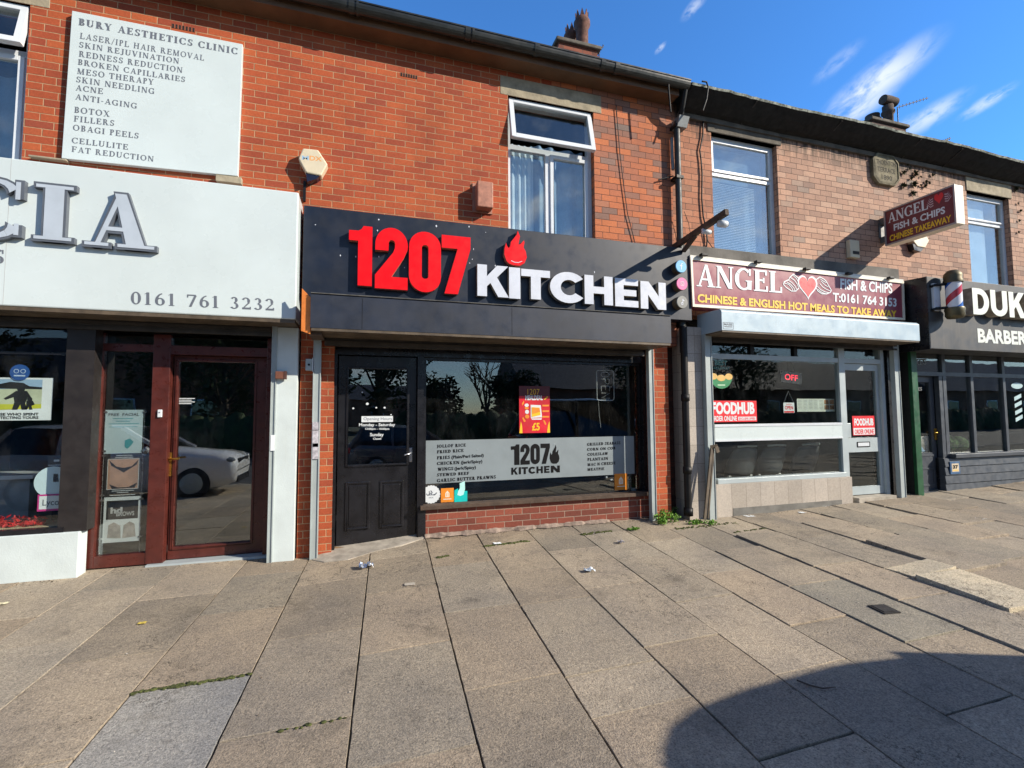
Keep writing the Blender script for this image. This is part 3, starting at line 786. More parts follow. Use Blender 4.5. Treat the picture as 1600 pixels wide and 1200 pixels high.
scrap('small crumpled blue and white wrapper between the slabs and riser right end', 921, 894, .09, pm('blue_white_wrapper', (.55, .62, .70), .4, var=.3, scale=30), flat=1.)
scrap('oval white paper scrap lying before the brick riser', 777, 850, .085, PAPER, flat=.15)
scrap('white flattened card by the tiled riser', 1172, 807, .14, PAPER, flat=.1)
scrap('scrap of white paper lying farther right before the tiled riser', 1286, 791, .13, PAPER, flat=.15)
scrap('small pale scrap on the slabs between the two papers', 1253, 802, .09, PAPER, flat=.3)
scrap('little white wrapper on the pavement by the barber shop', 1533, 812, .13, PAPER, flat=.3)
scrap('grey crumpled wrapper near the joint below the weeds', 970, 849, .07, pm('grey_wrapper', (.40, .38, .40), .5, var=.4, scale=40), flat=1.)
scrap('faded yellow leaf on the slabs at the far left', 222, 975, .05, pm('yellow_leaf', (.55, .42, .08), .7), 'leaf', flat=.2, name='fallen_leaf')
scrap('pale yellow scrap at the left edge of the pavement', 3, 945, .07, pm('pale_scrap', (.65, .60, .40), .7), flat=.2)
scrap('dusty pale mark of trodden plaster near the foil wrapper', 640, 914, .09, CONC, flat=.03)
tw = MB()
q0 = [at(*p, 0) for p in ()]
def onground(px, py):
    d = ray(px, py); t = 1.
    for _ in range(40):
        p = CAMP+d*t; t *= 1+(p.z-gz(p.x, p.y))/max(.3, -d.z*t)*.8
    return CAMP+d*t
tp = [onground(*p)+Vector((0, 0, .012)) for p in ((1245, 1066), (1265, 1074), (1285, 1079), (1306, 1077))]
one(MB().tube(tp, [.004, .005, .004, .002], 6), 'twig', PLANKB, 'thin bent twig lying in the big shadow on the pavement', 'twig')

# ================================================================== across the street (seen in the glass)
def car(name, label, x0, yc, z, L, Wd, H, paint, hatch=True, face=1, belt=.92, van=False):
    """parked car; x0 is the rear, nose towards +x when face = 1"""
    t = thing(name, label, 'car', (x0+face*L/2, yc, z), 'cars parked along the kerb')
    X = lambda s: x0+face*s*L
    w = Wd/2
    stn = [(0, .74, .36, belt-.02), (.015, .86, .30, belt), (.06, .96, .24, belt+.02), (.2, 1, .2, belt+.02), (.45, 1, .19, belt), (.66, 1, .19, belt-.01), (.78, .99, .2, belt-.05),
           (.9, .96, .21, belt-.11), (.96, .90, .23, belt-.17), (.99, .80, .27, belt-.25), (1, .66, .36, belt-.36)]
    bd = MB(); vs = []; n = 9
    for s, k, zl, zb in stn:
        ww = w*k
        sec = [(-ww*.9, zl), (-ww, zl+.18), (-ww*1.0, zb-.14), (-ww*.95, zb-.03), (0, zb+.03), (ww*.95, zb-.03), (ww, zb-.14), (ww, zl+.18), (ww*.9, zl)]
        vs += [(X(s), yc+a, z+b) for a, b in sec]
    bd.mesh(vs, [(i*n+k, i*n+(k+1) % n, (i+1)*n+(k+1) % n, (i+1)*n+k) for i in range(len(stn)-1) for k in range(n)], True)
    bd.poly(vs[:n]); bd.poly(vs[-n:])
    bd.build('body', paint, t)
    a0, a1, b0, b1 = (.02, .10, .50, .70) if hatch else (.12, .26, .52, .72)
    cab = MB(); zb = z+belt-.05; zt = z+H-.05; wb, wt = w*.93, w*(.86 if van else .74)
    B4 = [(X(a0), yc-wb, zb), (X(b1), yc-wb, zb), (X(b1), yc+wb, zb), (X(a0), yc+wb, zb)]
    wr_ = wt*(.55 if van else 1)
    T4 = [(X(a1), yc-wr_, zt), (X(b0), yc-wt, zt), (X(b0), yc+wt, zt), (X(a1), yc+wr_, zt)]
    cab.mesh(B4+T4, [(0, 1, 5, 4), (1, 2, 6, 5), (2, 3, 7, 6), (3, 0, 4, 7)])
    cab.build('window_glass', CARGL, t)
    rf = MB(); g = [(a1-.012, .97, 0), (a1+.03, .98, .05), ((a1+b0)/2, 1, .075), (b0-.06, .98, .05), (b0+.012, .97, 0)]
    if van: g = [(a1-.012, .50, 0), (a1-.004, .66, .02), (a1+.025, .80, .045), (a1+.07, .895, .06), (a1+.16, .965, .07), (a1+.3, 1, .075), (b0-.06, .99, .05), (b0+.012, .95, 0)]
    vs = []
    for s, k, dz in g: vs += [(X(s), yc-wt*1.03*k, zt+dz*.35-.01), (X(s), yc-wt*.85*k, zt+dz*.9), (X(s), yc, zt+dz+.01), (X(s), yc+wt*.85*k, zt+dz*.9), (X(s), yc+wt*1.03*k, zt+dz*.35-.01)]
    rf.mesh(vs, [(i*5+k, i*5+k+1, (i+1)*5+k+1, (i+1)*5+k) for i in range(len(g)-1) for k in range(4)], True)
    for i in range(4): rf.bar(B4[i], T4[i], .07, .07)
    for sgn in (-1, 1):
        s_ = (a1+b0)/2; rf.bar((X(s_), yc+sgn*wb, zb), (X(s_), yc+sgn*wt, zt), .07, .05)
    rf.build('roof', paint, t)
    for s in (.19, .81):
        for sgn in (-1, 1):
            wl = MB().lathe([(.20, -.10), (.30, -.10), (.32, -.06), (.32, .06), (.30, .10), (.20, .10)], (X(s), yc+sgn*(w-.09), z+.32), 'y', 24).build('wheel', TYRE, t)
            rm = MB().lathe([(.21, -.105), (.20, -.112), (.05, -.10), (.02, -.115)] if sgn > 0 else [(.02, .115), (.05, .10), (.20, .112), (.21, .105)], (X(s), yc+sgn*(w-.09), z+.32), 'y', 24)
            rm.build('rim', GALV, wl)
    for sgn in (-1, 1):
        h_ = MB().ball((X(.955), yc+sgn*w*.74, z+belt-.27), .15, 10, 6, 0, (1.1, .9, .45)).build('headlight', HLG, t)
        MB().ball((X(.02), yc+sgn*w*.8, z+belt-.12), .11, 8, 6, 0, (.6, .8, 1.3)).build('tail_light', REDV, t)
        MB().ball((X(b1-.07), yc+sgn*(w+.08), z+belt+.02), .10, 8, 6, 0, (.6, 1, .7)).build('door_mirror', paint, t)
    MB().box(X(.985), X(1.003), yc-w*.62, yc+w*.62, z+.26, z+.40).build('bumper_intake', BLACKP, t); MB().box(X(.975), X(.998), yc-w*.45, yc+w*.45, z+belt-.36, z+belt-.26).build('grille', BLACKP, t)
    return t


HLG = pm('headlight_glass', (.16, .18, .20), .1)
TYRE = pm('tyre_rubber', (.02, .02, .02), .8)
def paintm(nm, col):
    m = pm(nm, col, .22, var=.03, spec=.6); m.node_tree.nodes['Principled BSDF'].inputs['Coat Weight'].default_value = .7; return m
CARGL = pm('car_glass', (.012, .014, .016), .04, spec=.9)
WCAR, DCAR, BCAR = paintm('white_car_paint', (.75, .76, .76)), paintm('dark_grey_car_paint', (.13, .14, .16)), paintm('black_car_paint', (.012, .012, .014))
car('white_car', 'white hatchback parked at the kerb, mirrored in the salon door', -6.62, -6.2, gz(-4, -6.4), 4.0, 1.74, 1.52, WCAR, belt=1.02)
car('grey_car', 'dark grey car parked across the road, mirrored beside the dark door', -.5, -9.3, gz(2, -9)-.14, 4.2, 1.76, 1.44, DCAR)
car('black_car', 'tall black car whose rounded shadow falls across the near pavement', 3.74, -6.06, gz(5, -6), 4.6, 1.88, 1.95, BCAR, True, 1, 1.02, True)
car('blue_car', 'dark blue car parked across the road, mirrored in the takeaway window', 8.5, -10.7, gz(9, -9)-.14, 4.3, 1.76, 1.46, paintm('blue_car_paint', (.02, .03, .06)), False)

BARK = pm('bark', (.06, .045, .03), .95, var=.4, scale=12, bump=.5)
CROWN = pm('dark_foliage', (.035, .062, .018), .8, var=.5, scale=1.5)
def tree(label, x, y, h, rx, seed, n=1700):
    z = -.4; r = random.Random(seed); t = thing('tree', label, 'tree', (x, y, z), 'trees across the road')
    tr = MB().tube([(x, y, z), (x+.1, y, z+h*.3), (x, y, z+h*.8)], [.22, .16, .04], 8)
    cl_ = []
    for i in range(16):
        a = r.uniform(0, 6.28); q = r.uniform(.2, 1); zz = z+h*r.uniform(.28, .95); k = 1-abs((zz-z)/h-.5)*.9
        c = Vector((x+math.cos(a)*rx*q*k, y+math.sin(a)*rx*q*k, zz)); cl_.append((c, rx*r.uniform(.28, .5)))
        tr.tube([(x, y, z+h*.3), (x+(c.x-x)*.5, y+(c.y-y)*.5, (z+h*.3+c.z)/2), tuple(c)], [.08, .05, .015], 5)
    tr.build('trunk', BARK, t)
    lf = MB()
    for i in range(n):
        c, R = r.choice(cl_); d = Vector((r.gauss(0, 1), r.gauss(0, 1), r.gauss(0, 1))).normalized(); p = c+d*R*r.random()**.4
        u = Vector((r.gauss(0, 1), r.gauss(0, 1), r.gauss(0, .6))).normalized(); v = u.orthogonal().normalized(); s_ = r.uniform(.08, .2)
        lf.mesh([p-u*s_, p+v*s_*.5, p+u*s_, p-v*s_*.5], [(0, 1, 2, 3)])
    lf.build('crown', CROWN, t, fix=False)
tree('dense dark tree across the road, mirrored in the glass of the black door', .6, -19.5, 8.5, 3.1, 1, 3200)
tree('bushy tree across the road left of the pale gable, mirrored in the big window', 8.3, -20, 4.6, 1.6, 2)
tree('broad tree across the road, mirrored in the salon door', -6.5, -19.5, 7.2, 3.6, 3, 4200)
tree('low round tree across the road, mirrored near the dark door', 3.9, -21, 3.6, 1.5, 4)
bt = thing('bare_tree', 'leafless tree across the road, mirrored in the upper part of the big window', 'tree', (6.3, -19, -.4), 'trees across the road')
bm_ = MB(); rb = random.Random(5)
def branch(p, d, L, r, k):
    q = p+d*L; bm_.tube([tuple(p), tuple(p+d*L*.5+Vector((rb.gauss(0, .03), 0, rb.gauss(0, .03)))), tuple(q)], [r, r*.8, r*.6], 5, False)
    if k == 0: return
    for i in range(3):
        dd = (d+Vector((rb.gauss(0, .42), rb.gauss(0, .42), rb.uniform(-.05, .35)))).normalized(); branch(p+d*L*rb.uniform(.55, 1), dd, L*.74, r*.6, k-1)
branch(Vector((6.3, -19, -.4)), Vector((0, 0, 1)), 2.1, .13, 4)
bm_.build('trunk', BARK, bt)
HOUSEB = brick('far_house_brick', [(0, (.20, .08, .05)), (1, (.30, .12, .07))], (.25, .2, .16))
def house(label, x0, x1, y, ez, rz):
    z = -.5; t = thing('house', label, 'house', ((x0+x1)/2, y, z), 'houses across the road')
    MB().box(x0, x1, y-7, y, z, ez).build('wall', HOUSEB, t)
    xm = (x0+x1)/2
    MB().xprism([(y+.35, ez-.05), (y-3.5, rz), (y-7.35, ez-.05), (y-3.5, ez+.02)], x0-.3, x1+.3).build('roof', SLATE, t)
    for i in range(3):
        xx = x0+(x1-x0)*(i+.5)/3; wn_ = MB().box(xx-.7, xx+.7, y-.02, y+.03, 1.0, 2.2).build('window', UPVC, t)
        MB().box(xx-.62, xx+.62, y+.031, y+.045, 1.08, 2.12).build('pane', CARGL, wn_)
house('low brick house across the road, mirrored in the right half of the big window', 9.2, 19, -21, 2.9, 5.6)
house('low brick house farther along across the road', 20, 30, -22, 3.0, 5.4)
house('brick house across the road facing the salon', -19, -10.5, -23, 3.0, 5.6)

house('far brick house beyond the leafless tree across the road', -6, 9, -58, 3.2, 5.2)
for k_ in range(4): house(('pale', 'wide', 'low', 'farthest')[k_]+' brick house in the row across the road facing the barber', 45+17*k_, 60+17*k_, -22-k_, 3.1, 6.0)
house('brick house across the road far along to the right', 31, 44, -23, 3.1, 5.6)
HEDGE = pm('hedge_foliage', (.03, .055, .016), .9, var=.5, scale=3, bump=.8, bscale=20)
for k, (xa_, xb_, lab) in enumerate(((-24, -2.6, 'long dark hedge across the road facing the salon'), (1.6, 8, 'dark hedge across the road facing the big window'), (9, 34, 'long dark hedge across the road facing the takeaway'), (34.5, 110, 'very long dark hedge across the road facing the barber'))):
    hg = MB(); r = random.Random(k); n = int((xb_-xa_)/.5)
    for i in range(n):
        x = xa_+(xb_-xa_)*(i+.5)/n; hg.ball((x, -17.4+r.uniform(-.1, .1), .45+r.uniform(-.1, .15)), .75, 9, 7, .12, (.8, .7, 1.25))
    one(hg, 'hedge', HEDGE, lab, 'hedge')
tree('round tree behind the hedge, mirrored in the takeaway window', 16, -20, 5.2, 2.2, 6, 1800)
tree('tall tree behind the hedge, mirrored in the barber window', 24, -20.5, 6.4, 2.6, 7, 2000)
tree('broad tree behind the hedge, mirrored in the left salon window', -15, -20, 5.4, 2.6, 8, 1800)
house('tall brick house across the road, mirrored in the salon door', -13.5, -2.4, -22.5, 5.4, 8.4)

# grit and dry leaf bits gathered where the walls meet the pavement
DEB = pm('dry_debris', (.13, .085, .05), 1., var=.6, scale=40)
db = MB(); rr_d = random.Random(21)
for (xa_, xb_, yy_, n_) in ((-3.2, -2.6, -.07, 40), (-2.5, -.6, .05, 50), (-.55, -.2, -.13, 40), (.66, 3.6, -.015, 170), (3.7, 4.5, -.16, 150), (4.5, 7.1, -.14, 90), (7.2, 8.0, -.18, 40), (8.1, 12, -.09, 70)):
    for i in range(n_):
        x = rr_d.uniform(xa_, xb_); y = yy_-abs(rr_d.gauss(0, .035)); s_ = rr_d.uniform(.003, .011); z = gz(x, y)+.004
        a = rr_d.uniform(0, 6.28); c_, d_ = math.cos(a)*s_, math.sin(a)*s_; h_ = rr_d.uniform(0, .008)
        db.mesh([(x-c_, y-d_, z), (x+d_*.6, y-c_*.6, z+h_), (x+c_, y+d_, z+h_*.5), (x-d_*.6, y+c_*.6, z)], [(0, 1, 2, 3)])
tag(db.build('debris', DEB, None, fix=False), 'grit and dry leaf bits gathered along the foot of the shopfronts', 'debris', kind='stuff')

# small grit, leaf bits and cigarette ends strewn thinly over the flags
g1_ = MB(); g2_ = MB(); rr_d = random.Random(33)
for i in range(420):
    y = -.12-2.9*rr_d.random()**1.5; x = rr_d.uniform(-3+.0, 11) if y > -1.5 else rr_d.uniform(-1.5, 6); s_ = rr_d.uniform(.003, .009); z = gz(x, y)+.006
    a = rr_d.uniform(0, 6.28); c_, d_ = math.cos(a)*s_, math.sin(a)*s_
    (g1_ if rr_d.random() < .55 else g2_).mesh([(x-c_, y-d_, z), (x+d_*.5, y-c_*.5, z+.004), (x+c_, y+d_, z+.002), (x-d_*.5, y+c_*.5, z)], [(0, 1, 2, 3)])
tag(g1_.build('grit', DEB, None, fix=False), 'dark grit and leaf bits strewn over the paving slabs', 'grit', kind='stuff')
tag(g2_.build('grit', pm('pale_grit', (.55, .50, .42), .9, var=.3), None, fix=False), 'pale grit and cigarette ends strewn over the paving slabs', 'grit', kind='stuff')

# ================================================================== THE TWO BUILDINGS
def holes(mb, x0, x1, z0, z1, y0, y1, ops):
    """wall slab with rectangular openings (a, b, c, d) = x0, x1, z0, z1, laid as butted blocks"""
    xs_ = sorted({x0, x1, *[min(max(v, x0), x1) for o in ops for v in o[:2]]})
    for a, b in zip(xs_[:-1], xs_[1:]):
        z = z0
        for o in sorted([o for o in ops if o[0] < (a+b)/2 < o[1]], key=lambda o: o[2]):
            if o[2] > z: mb.box(a, b, y0, y1, z, o[2])
            z = o[3]
        if z < z1: mb.box(a, b, y0, y1, z, z1)
    return mb


def frame4(mb, x0, x1, z0, z1, y0, y1, w, wb=None):
    wb = wb or w
    mb.box(x0, x0+w, y0, y1, z0, z1); mb.box(x1-w, x1, y0, y1, z0, z1)
    mb.box(x0+w, x1-w, y0, y1, z1-w, z1); mb.box(x0+w, x1-w, y0, y1, z0, z0+wb)
    return mb


def room(name, parent, x0, x1, y0, y1, z0, z1, mat, t=.06):
    mb = MB(); mb.box(x0-t, x1+t, y1, y1+t, z0-t, z1+t); mb.box(x0-t, x0, y0, y1, z0, z1); mb.box(x1, x1+t, y0, y1, z0, z1)
    mb.box(x0-t, x1+t, y0, y1, z1, z1+t); mb.box(x0-t, x1+t, y0, y1, z0-t, z0)
    return mb.build(name, mat, parent)


XJ = at(1051, 300).x                                  # where the two terraces meet
ZT = 5.70
red = thing('brick_building', 'smooth red brick terrace with the dark navy sign and the white salon sign', 'building', (0, 0, 0))
pale = thing('brick_building', 'weathered pale brick terrace with a sooty eave and a carved name stone', 'building', (8, 0, 0))

BX0, BX1 = at(794, 260).x, at(928.5, 260).x
BZ1 = at(860, 162).z-.0
XM = (BX0+BX1)/2
AX1 = at(41, 120).x; AX0 = AX1-1.25; AZ1 = 5.34
opB = (BX0, BX1, 3.35, BZ1); opA = (AX0, AX1, 2.95, AZ1)
holes(MB(), -9, XM, 2.3, ZT+.02, 0, .25, [opA, opB]).build('wall', RED, red)
holes(MB(), XM, XJ, 2.3, ZT+.02, 0, .25, [opB]).build('wall', ORANGE, red)
# brick piers of the middle shop
def pier(TL, BR, y0, y1, z0, z1, mat, parent):
    a, b = at(*TL, y0), at(*BR, y0); return MB().box(a.x, b.x, y0, y1, z0, z1).build('pier', mat, parent)
pier((467, 700), (520, 700), -.02, .30, -.25, 2.4, RED, red)
pier((1021, 700), (1046.5, 700), -.04, .30, -.2, 2.4, RED, red)
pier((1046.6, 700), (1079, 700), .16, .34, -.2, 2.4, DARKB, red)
# eaves: brown soffit and fascia, half round gutter with unions and brackets
GX = XJ-.02
MB().box(-9, GX, -.205, 0, ZT+.002, ZT+.03).build('soffit', SOFFIT, red)
MB().box(-9, GX, -.225, -.2055, ZT-.005, ZT+.16).build('fascia_board', SOFFIT, red)
gm = MB()
prof = [(-.285+.066*math.cos(a), ZT+.150+.095*math.sin(a)) for a in [math.pi+math.pi*i/10 for i in range(11)]]
gm.xprism(prof, -9, GX+.1)
gm.box(-9, GX+.1, -.358, -.346, ZT+.146, ZT+.162)
gu = gm.build('gutter', GUTTER, red)
for px_ in (548, 733, 842, 946, 968):
    xx = at(px_, 60, -.4).x
    MB().xprism([(-.285+.074*math.cos(a), ZT+.150+.104*math.sin(a)) for a in [math.pi+math.pi*i/10 for i in range(11)]], xx-.03, xx+.03).build('gutter_union', GUTTER, gu)
    if px_ in (548, 733, 957): MB().xprism([(-.285+.078*math.cos(a), ZT+.150+.108*math.sin(a)) for a in [math.pi+math.pi*i/10 for i in range(11)]], xx+.05, xx+.075).build('gutter_union', GUTTER, gu)
def roof(parent, x0, x1, ze, mat):
    return MB().xprism([(-.30, ze), (4.3, ze+2.35), (8.9, ze), (8.9, ze-.1), (4.3, ze+2.2), (-.30, ze-.06)], x0, x1).build('roof', mat, parent)
roof(red, -9, XJ-.03, ZT+.2, SLATE)
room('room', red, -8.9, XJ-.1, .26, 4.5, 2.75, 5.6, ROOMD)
MB().box(-9, XJ, 8.4, 8.6, -.2, 5.7).build('wall', RED, red); MB().box(-9.25, -9, 0, 8.6, -.2, 5.7).build('wall', RED, red)
# stone lintel over the middle window and the air bricks
l0, l1 = at(781.5, 120), at(939.5, 170); lz = at(781, 143).z
MB().box(l0.x, l1.x, -.004, .12, BZ1, at(781.5, 117).z).build('lintel', STONE, red, bevel=.006)
MB().box(AX0-.15, AX1+.15, -.004, .12, AZ1, AZ1+.24).build('lintel', STONE, red, bevel=.006)
HOLE = pm('vent_dark', (.012, .010, .009), .9)
def airbrick(parent, TL, BR, mat):
    x0, x1, z0, z1 = rectpx(TL, BR, -.003)
    o = MB().box(x0, x1, -.003, .02, z0, z1).build('air_brick', mat, parent); h_ = MB()
    nx_ = 7
    for i in range(nx_):
        for j in range(2):
            cx = x0+(x1-x0)*(i+.5)/nx_; cz = z0+(z1-z0)*(j+.5)/2; h_.box(cx-.008, cx+.008, -.0045, .01, cz-.010, cz+.010)
    h_.build('vent_holes', HOLE, o)
VB = pm('air_brick_clay', (.25, .07, .035), .8, var=.2)
airbrick(red, (625.5, 113.5), (652.5, 123.5), VB); airbrick(red, (268, 36.5), (305, 50.5), VB)
airbrick(pale, (1324.5, 233.5), (1338.5, 237.5), pm('air_brick_pale', (.33, .17, .11), .85, var=.2)); airbrick(pale, (1468.5, 263), (1481, 270.5), pm('air_brick_grey', (.26, .16, .12), .85, var=.2))


def upstairs(parent, x0, x1, z0, z1, y, tz, opened, casement=True, gls=None, fw=.055):
    gls = gls or GLU
    """white plastic window: outer frame, transom, two lights below, top light that may stand open"""
    wi = frame4(MB(), x0, x1, z0, z1, y, y+.07, fw).build('window', UPVC, parent)
    MB().box(x0+fw, x1-fw, y+.004, y+.066, tz-.03, tz+.03).build('transom', UPVC, wi)
    ix0, ix1 = x0+fw, x1-fw
    if casement:
        xm_ = ix0+(ix1-ix0)*.47
        MB().box(xm_-.03, xm_+.03, y+.002, y+.068, z0+fw, tz-.03).build('mullion', UPVC, wi)
        MB().box(ix0, xm_-.03, y+.028, y+.034, z0+fw, tz-.03).build('pane', gls, wi)
        sa = frame4(MB(), xm_+.03, ix1, z0+fw, tz-.03, y-.018, y+.05, .048).build('sash', UPVC, wi, bevel=.006)
        MB().box(xm_+.078, ix1-.048, y+.012, y+.018, z0+fw+.048, tz-.078).build('pane', gls, wi)
    else:
        MB().box(ix0, ix1, y+.028, y+.034, z0+fw, tz-.03).build('pane', gls, wi)
    if opened:
        # top-hung light swung out at its foot
        ang = rad(opened); H = z1-.01-tz; hp = Vector((0, y-.004, z1-.012))
        def rot(v): return (v[0], hp.y+(v[1])*math.cos(ang)+(v[2])*math.sin(ang)*1., hp.z+v[2]*math.cos(ang)-v[1]*math.sin(ang))
        f_ = frame4(MB(), ix0-.035, ix1+.035, -H, 0, -.055, 0, .06); f_.v = [rot(v) for v in f_.v]; f_.build('top_light', UPVC, wi, bevel=.006)
        g_ = MB().box(ix0+.025, ix1-.025, -.03, -.024, -H+.06, -.06); g_.v = [rot(v) for v in g_.v]; g_.build('pane', gls, wi)
    else:
        frame4(MB(), ix0, ix1, tz+.03, z1-fw, y-.012, y+.05, .036).build('top_light', UPVC, wi, bevel=.005)
        MB().box(ix0+.036, ix1-.036, y+.012, y+.018, tz+.066, z1-fw-.036).build('pane', gls, wi)
    return wi, ix0, ix1


def curtain(parent, x0, x1, z0, z1, y, mat, amp=.018, per=.09, seed=0):
    r = random.Random(seed); mb = MB(); n = int((x1-x0)/.012); P = []
    ph = r.uniform(0, 6)
    for i in range(n+1):
        x = x0+(x1-x0)*i/n; P.append((x, y+amp*math.sin(2*math.pi*x/per+ph+1.3*math.sin(x*9+ph))))
    for i in range(n): mb.mesh([(P[i][0], P[i][1], z0), (P[i+1][0], P[i+1][1], z0), (P[i+1][0], P[i+1][1], z1), (P[i][0], P[i][1], z1)], [(0, 1, 2, 3)], True)
    return mb.build('curtain', mat, parent, fix=False, weld=True)


wB, a_, b_ = upstairs(red, BX0, BX1, 3.36, BZ1, .09, at(800, 229, .09).z, 13)
curtain(wB, BX0+.06, BX0+.42, 3.4, 4.9, .24, CURTW, seed=1); curtain(wB, BX0+.40, BX1-.05, 3.4, 4.95, .27, CURT, .03, .2, seed=2)
wA, a_, b_ = upstairs(red, AX0, AX1, 2.96, AZ1, .08, at(20, 82, .08).z, 12)
curtain(wA, AX0+.06, AX1-.05, 2.98, 4.75, .27, CURT, .02, .2, seed=3)

# ---- pale terrace
PX0, PX1 = XJ, 17.5
def op(TL, BR): a, b = at(*TL), at(*BR); return (a.x, b.x, b.z, a.z)
o1 = (at(1114, 300).x, at(1216.5, 300).x, 3.35, at(1150, 214).z); o2 = (at(1513.5, 350).x, at(1579, 350).x, 3.45, at(1540, 303).z)
ZP = 5.66
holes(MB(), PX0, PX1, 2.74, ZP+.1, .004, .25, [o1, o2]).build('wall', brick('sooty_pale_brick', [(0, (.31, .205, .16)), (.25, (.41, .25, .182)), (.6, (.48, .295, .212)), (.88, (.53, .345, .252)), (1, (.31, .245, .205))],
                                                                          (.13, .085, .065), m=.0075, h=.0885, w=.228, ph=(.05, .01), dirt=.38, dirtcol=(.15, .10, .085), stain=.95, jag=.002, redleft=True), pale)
room('room', pale, PX0+.1, PX1, .26, 4.5, 2.75, 5.6, ROOMD)
roof(pale, PX0, PX1, ZP+.20, SLATE)
MB().box(PX0, PX1, 8.4, 8.6, -.2, 5.6).build('wall', PALE, pale)
def lint(c0, c1, mat, z0):
    a, b = at(*c0), at(*c1); MB().box(a.x, b.x, -.012, .12, z0, a.z).build('lintel', mat, pale, bevel=.008)
lint((1104, 183), (1220, 229), SOOT, o1[3]); lint((1508, 274.5), (1580, 307), STONE, o2[3])
# uneven old timber gutter: wavy mossy lip, dark underside
tb = MB(); tp_ = MB(); n = 150; r_ = random.Random(4)
vs = []; lip = []
for i in range(n+1):
    x = XJ+.10+(PX1-XJ-.10)*i/n
    sag = .012*math.sin(x*.9)+.009*math.sin(x*2.7+1)+r_.gauss(0, .0025)-.004*max(0, x-7)
    zz = ZP+sag; vs += [(x, .0, zz-.04), (x, -.10, zz-.012), (x, -.22, zz+.060), (x, -.335, zz+.150), (x, -.30, zz+.180), (x, .0, zz+.20)]
    e = r_.gauss(0, .004); lip += [(x, -.337, zz+.152+e), (x, -.352, zz+.178+e), (x, -.30, zz+.200+e), (x, -.28, zz+.181)]
m6 = 6; tb.mesh(vs, [(i*m6+k, i*m6+(k+1) % m6, (i+1)*m6+(k+1) % m6, (i+1)*m6+k) for i in range(n) for k in range(m6)])
tb.poly(vs[:m6]); tb.poly(vs[-m6:]); gt_ = tb.build('gutter', TIMBER, pale)
tp_.mesh(lip, [(i*4+k, i*4+(k+1) % 4, (i+1)*4+(k+1) % 4, (i+1)*4+k) for i in range(n) for k in range(4)]); tp_.build('slate_edge', MOSSY, gt_)
for px_, py_ in ((1170, 165), (1302, 202), (1425, 232), (1490, 256), (1560, 270)):
    p = at(px_, py_, -.2); MB().bar((p.x, -.005, ZP-.055), (p.x+.02, -.33, ZP+.130), .018, .012).build('gutter_bracket', IRON, gt_)
MB().box(XJ+.11, PX1, -.035, .003, ZP-.10, ZP-.03).build('oversailing_course', SOOT, pale)
w1, a_, b_ = upstairs(pale, o1[0], o1[1], 3.36, o1[3], .09, at(1150, 277, .09).z, 0, False, GLB)
BL = MB(); x0, x1 = a_+.03, b_-.03
for k in range(62):
    z = 3.42+k*.025
    if z > at(1150, 290, .12).z: break
    BL.mesh([(x0, .155, z), (x1-.22, .155, z), (x1-.22, .172, z+.018), (x0, .172, z+.018)], [(0, 1, 2, 3)])
BL.build('blind', CURTW, w1, fix=False)
curtain(w1, x0, x1, 3.4, o1[3]-.08, .24, CURT, .004, .4, seed=6)
w2, a_, b_ = upstairs(pale, o2[0], o2[1], 3.46, o2[3], .09, at(1540, 350, .09).z, 0, False, GLB)
curtain(w2, a_+.02, b_-.30, 3.5, o2[3]-.06, .2, CURTW, .006, .5, seed=7)
# pale stone band above the shops
def band(L, R, y, mat):
    a, b = at(*L, y), at(*R, y); return a, b
ba = at(1082, 383, -.03); bb = at(1440, 430, -.03)
MB().box(XJ+.05, 8.3, -.05, 0, at(1090, 404, -.05).z-.05, at(1150, 391, -.05).z).build('band', BAND, pale, bevel=.006)
MB().box(8.3, 13.5, -.045, 0, 3.0, at(1500, 452, -.045).z).build('band', BAND, pale, bevel=.006)

# carved name stone
PQ = thing('name_stone', 'carved mossy name stone with cut corners set high in the pale brick', 'stone plaque', (9.1, 0, 5))
x0, x1, z0, z1 = rectpx((1359.5, 241), (1402.5, 296), -.01); z0 = at(1360, 286, -.01).z; z1 = at(1360, 239, -.01).z
c_ = .11
pl = [(x0+c_, z0), (x1-c_, z0), (x1, z0+c_), (x1, z1-c_), (x1-c_, z1), (x0+c_, z1), (x0, z1-c_), (x0, z0+c_)]
PLQ = pm('mossy_carved_stone', (.20, .175, .115), .95, var=.35, scale=6, bump=.5, bscale=40, grime=(.07, .08, .03, 1))
MB().prism(pl, -.05, .02).build('slab', PLQ, PQ, bevel=.008)
xm = (x0+x1)/2; zm = (z0+z1)/2
rim = MB(); k2 = .93
for i in range(8):
    p, q = pl[i], pl[(i+1) % 8]; p2, q2 = [(xm+(u[0]-xm)*.88, zm+(u[1]-zm)*.88) for u in (p, q)]
    rim.mesh([(p[0], -.052, p[1]), (q[0], -.052, q[1]), (q2[0], -.062, q2[1]), (p2[0], -.062, p2[1])], [(0, 1, 2, 3)])
rim.build('rim', PLQ, PQ)
ins = MB()
def unit_put(mb, vf, x0, x1, z0, z1, Y, slope=0., depth=0.):
    v, f = vf; mb.mesh([(x0+(x1-x0)*p[0], Y+p[2]*depth, z0+(z1-z0)*p[1]+slope*(x1-x0)*p[0]) for p in v], f)
hh = (z1-z0)*.15
for t_, zz, a, b in (('THORNTON', .64, .12, .88), ('TERRACE', .40, .16, .84), ('1890', .15, .3, .7)):
    unit_put(ins, font(t_, .015), x0+(x1-x0)*a, x0+(x1-x0)*b, z0+(z1-z0)*zz, z0+(z1-z0)*zz+hh, -.0515)
ins.build('lettering', pm('carved_shadow_letter', (.045, .04, .03), .95), PQ)

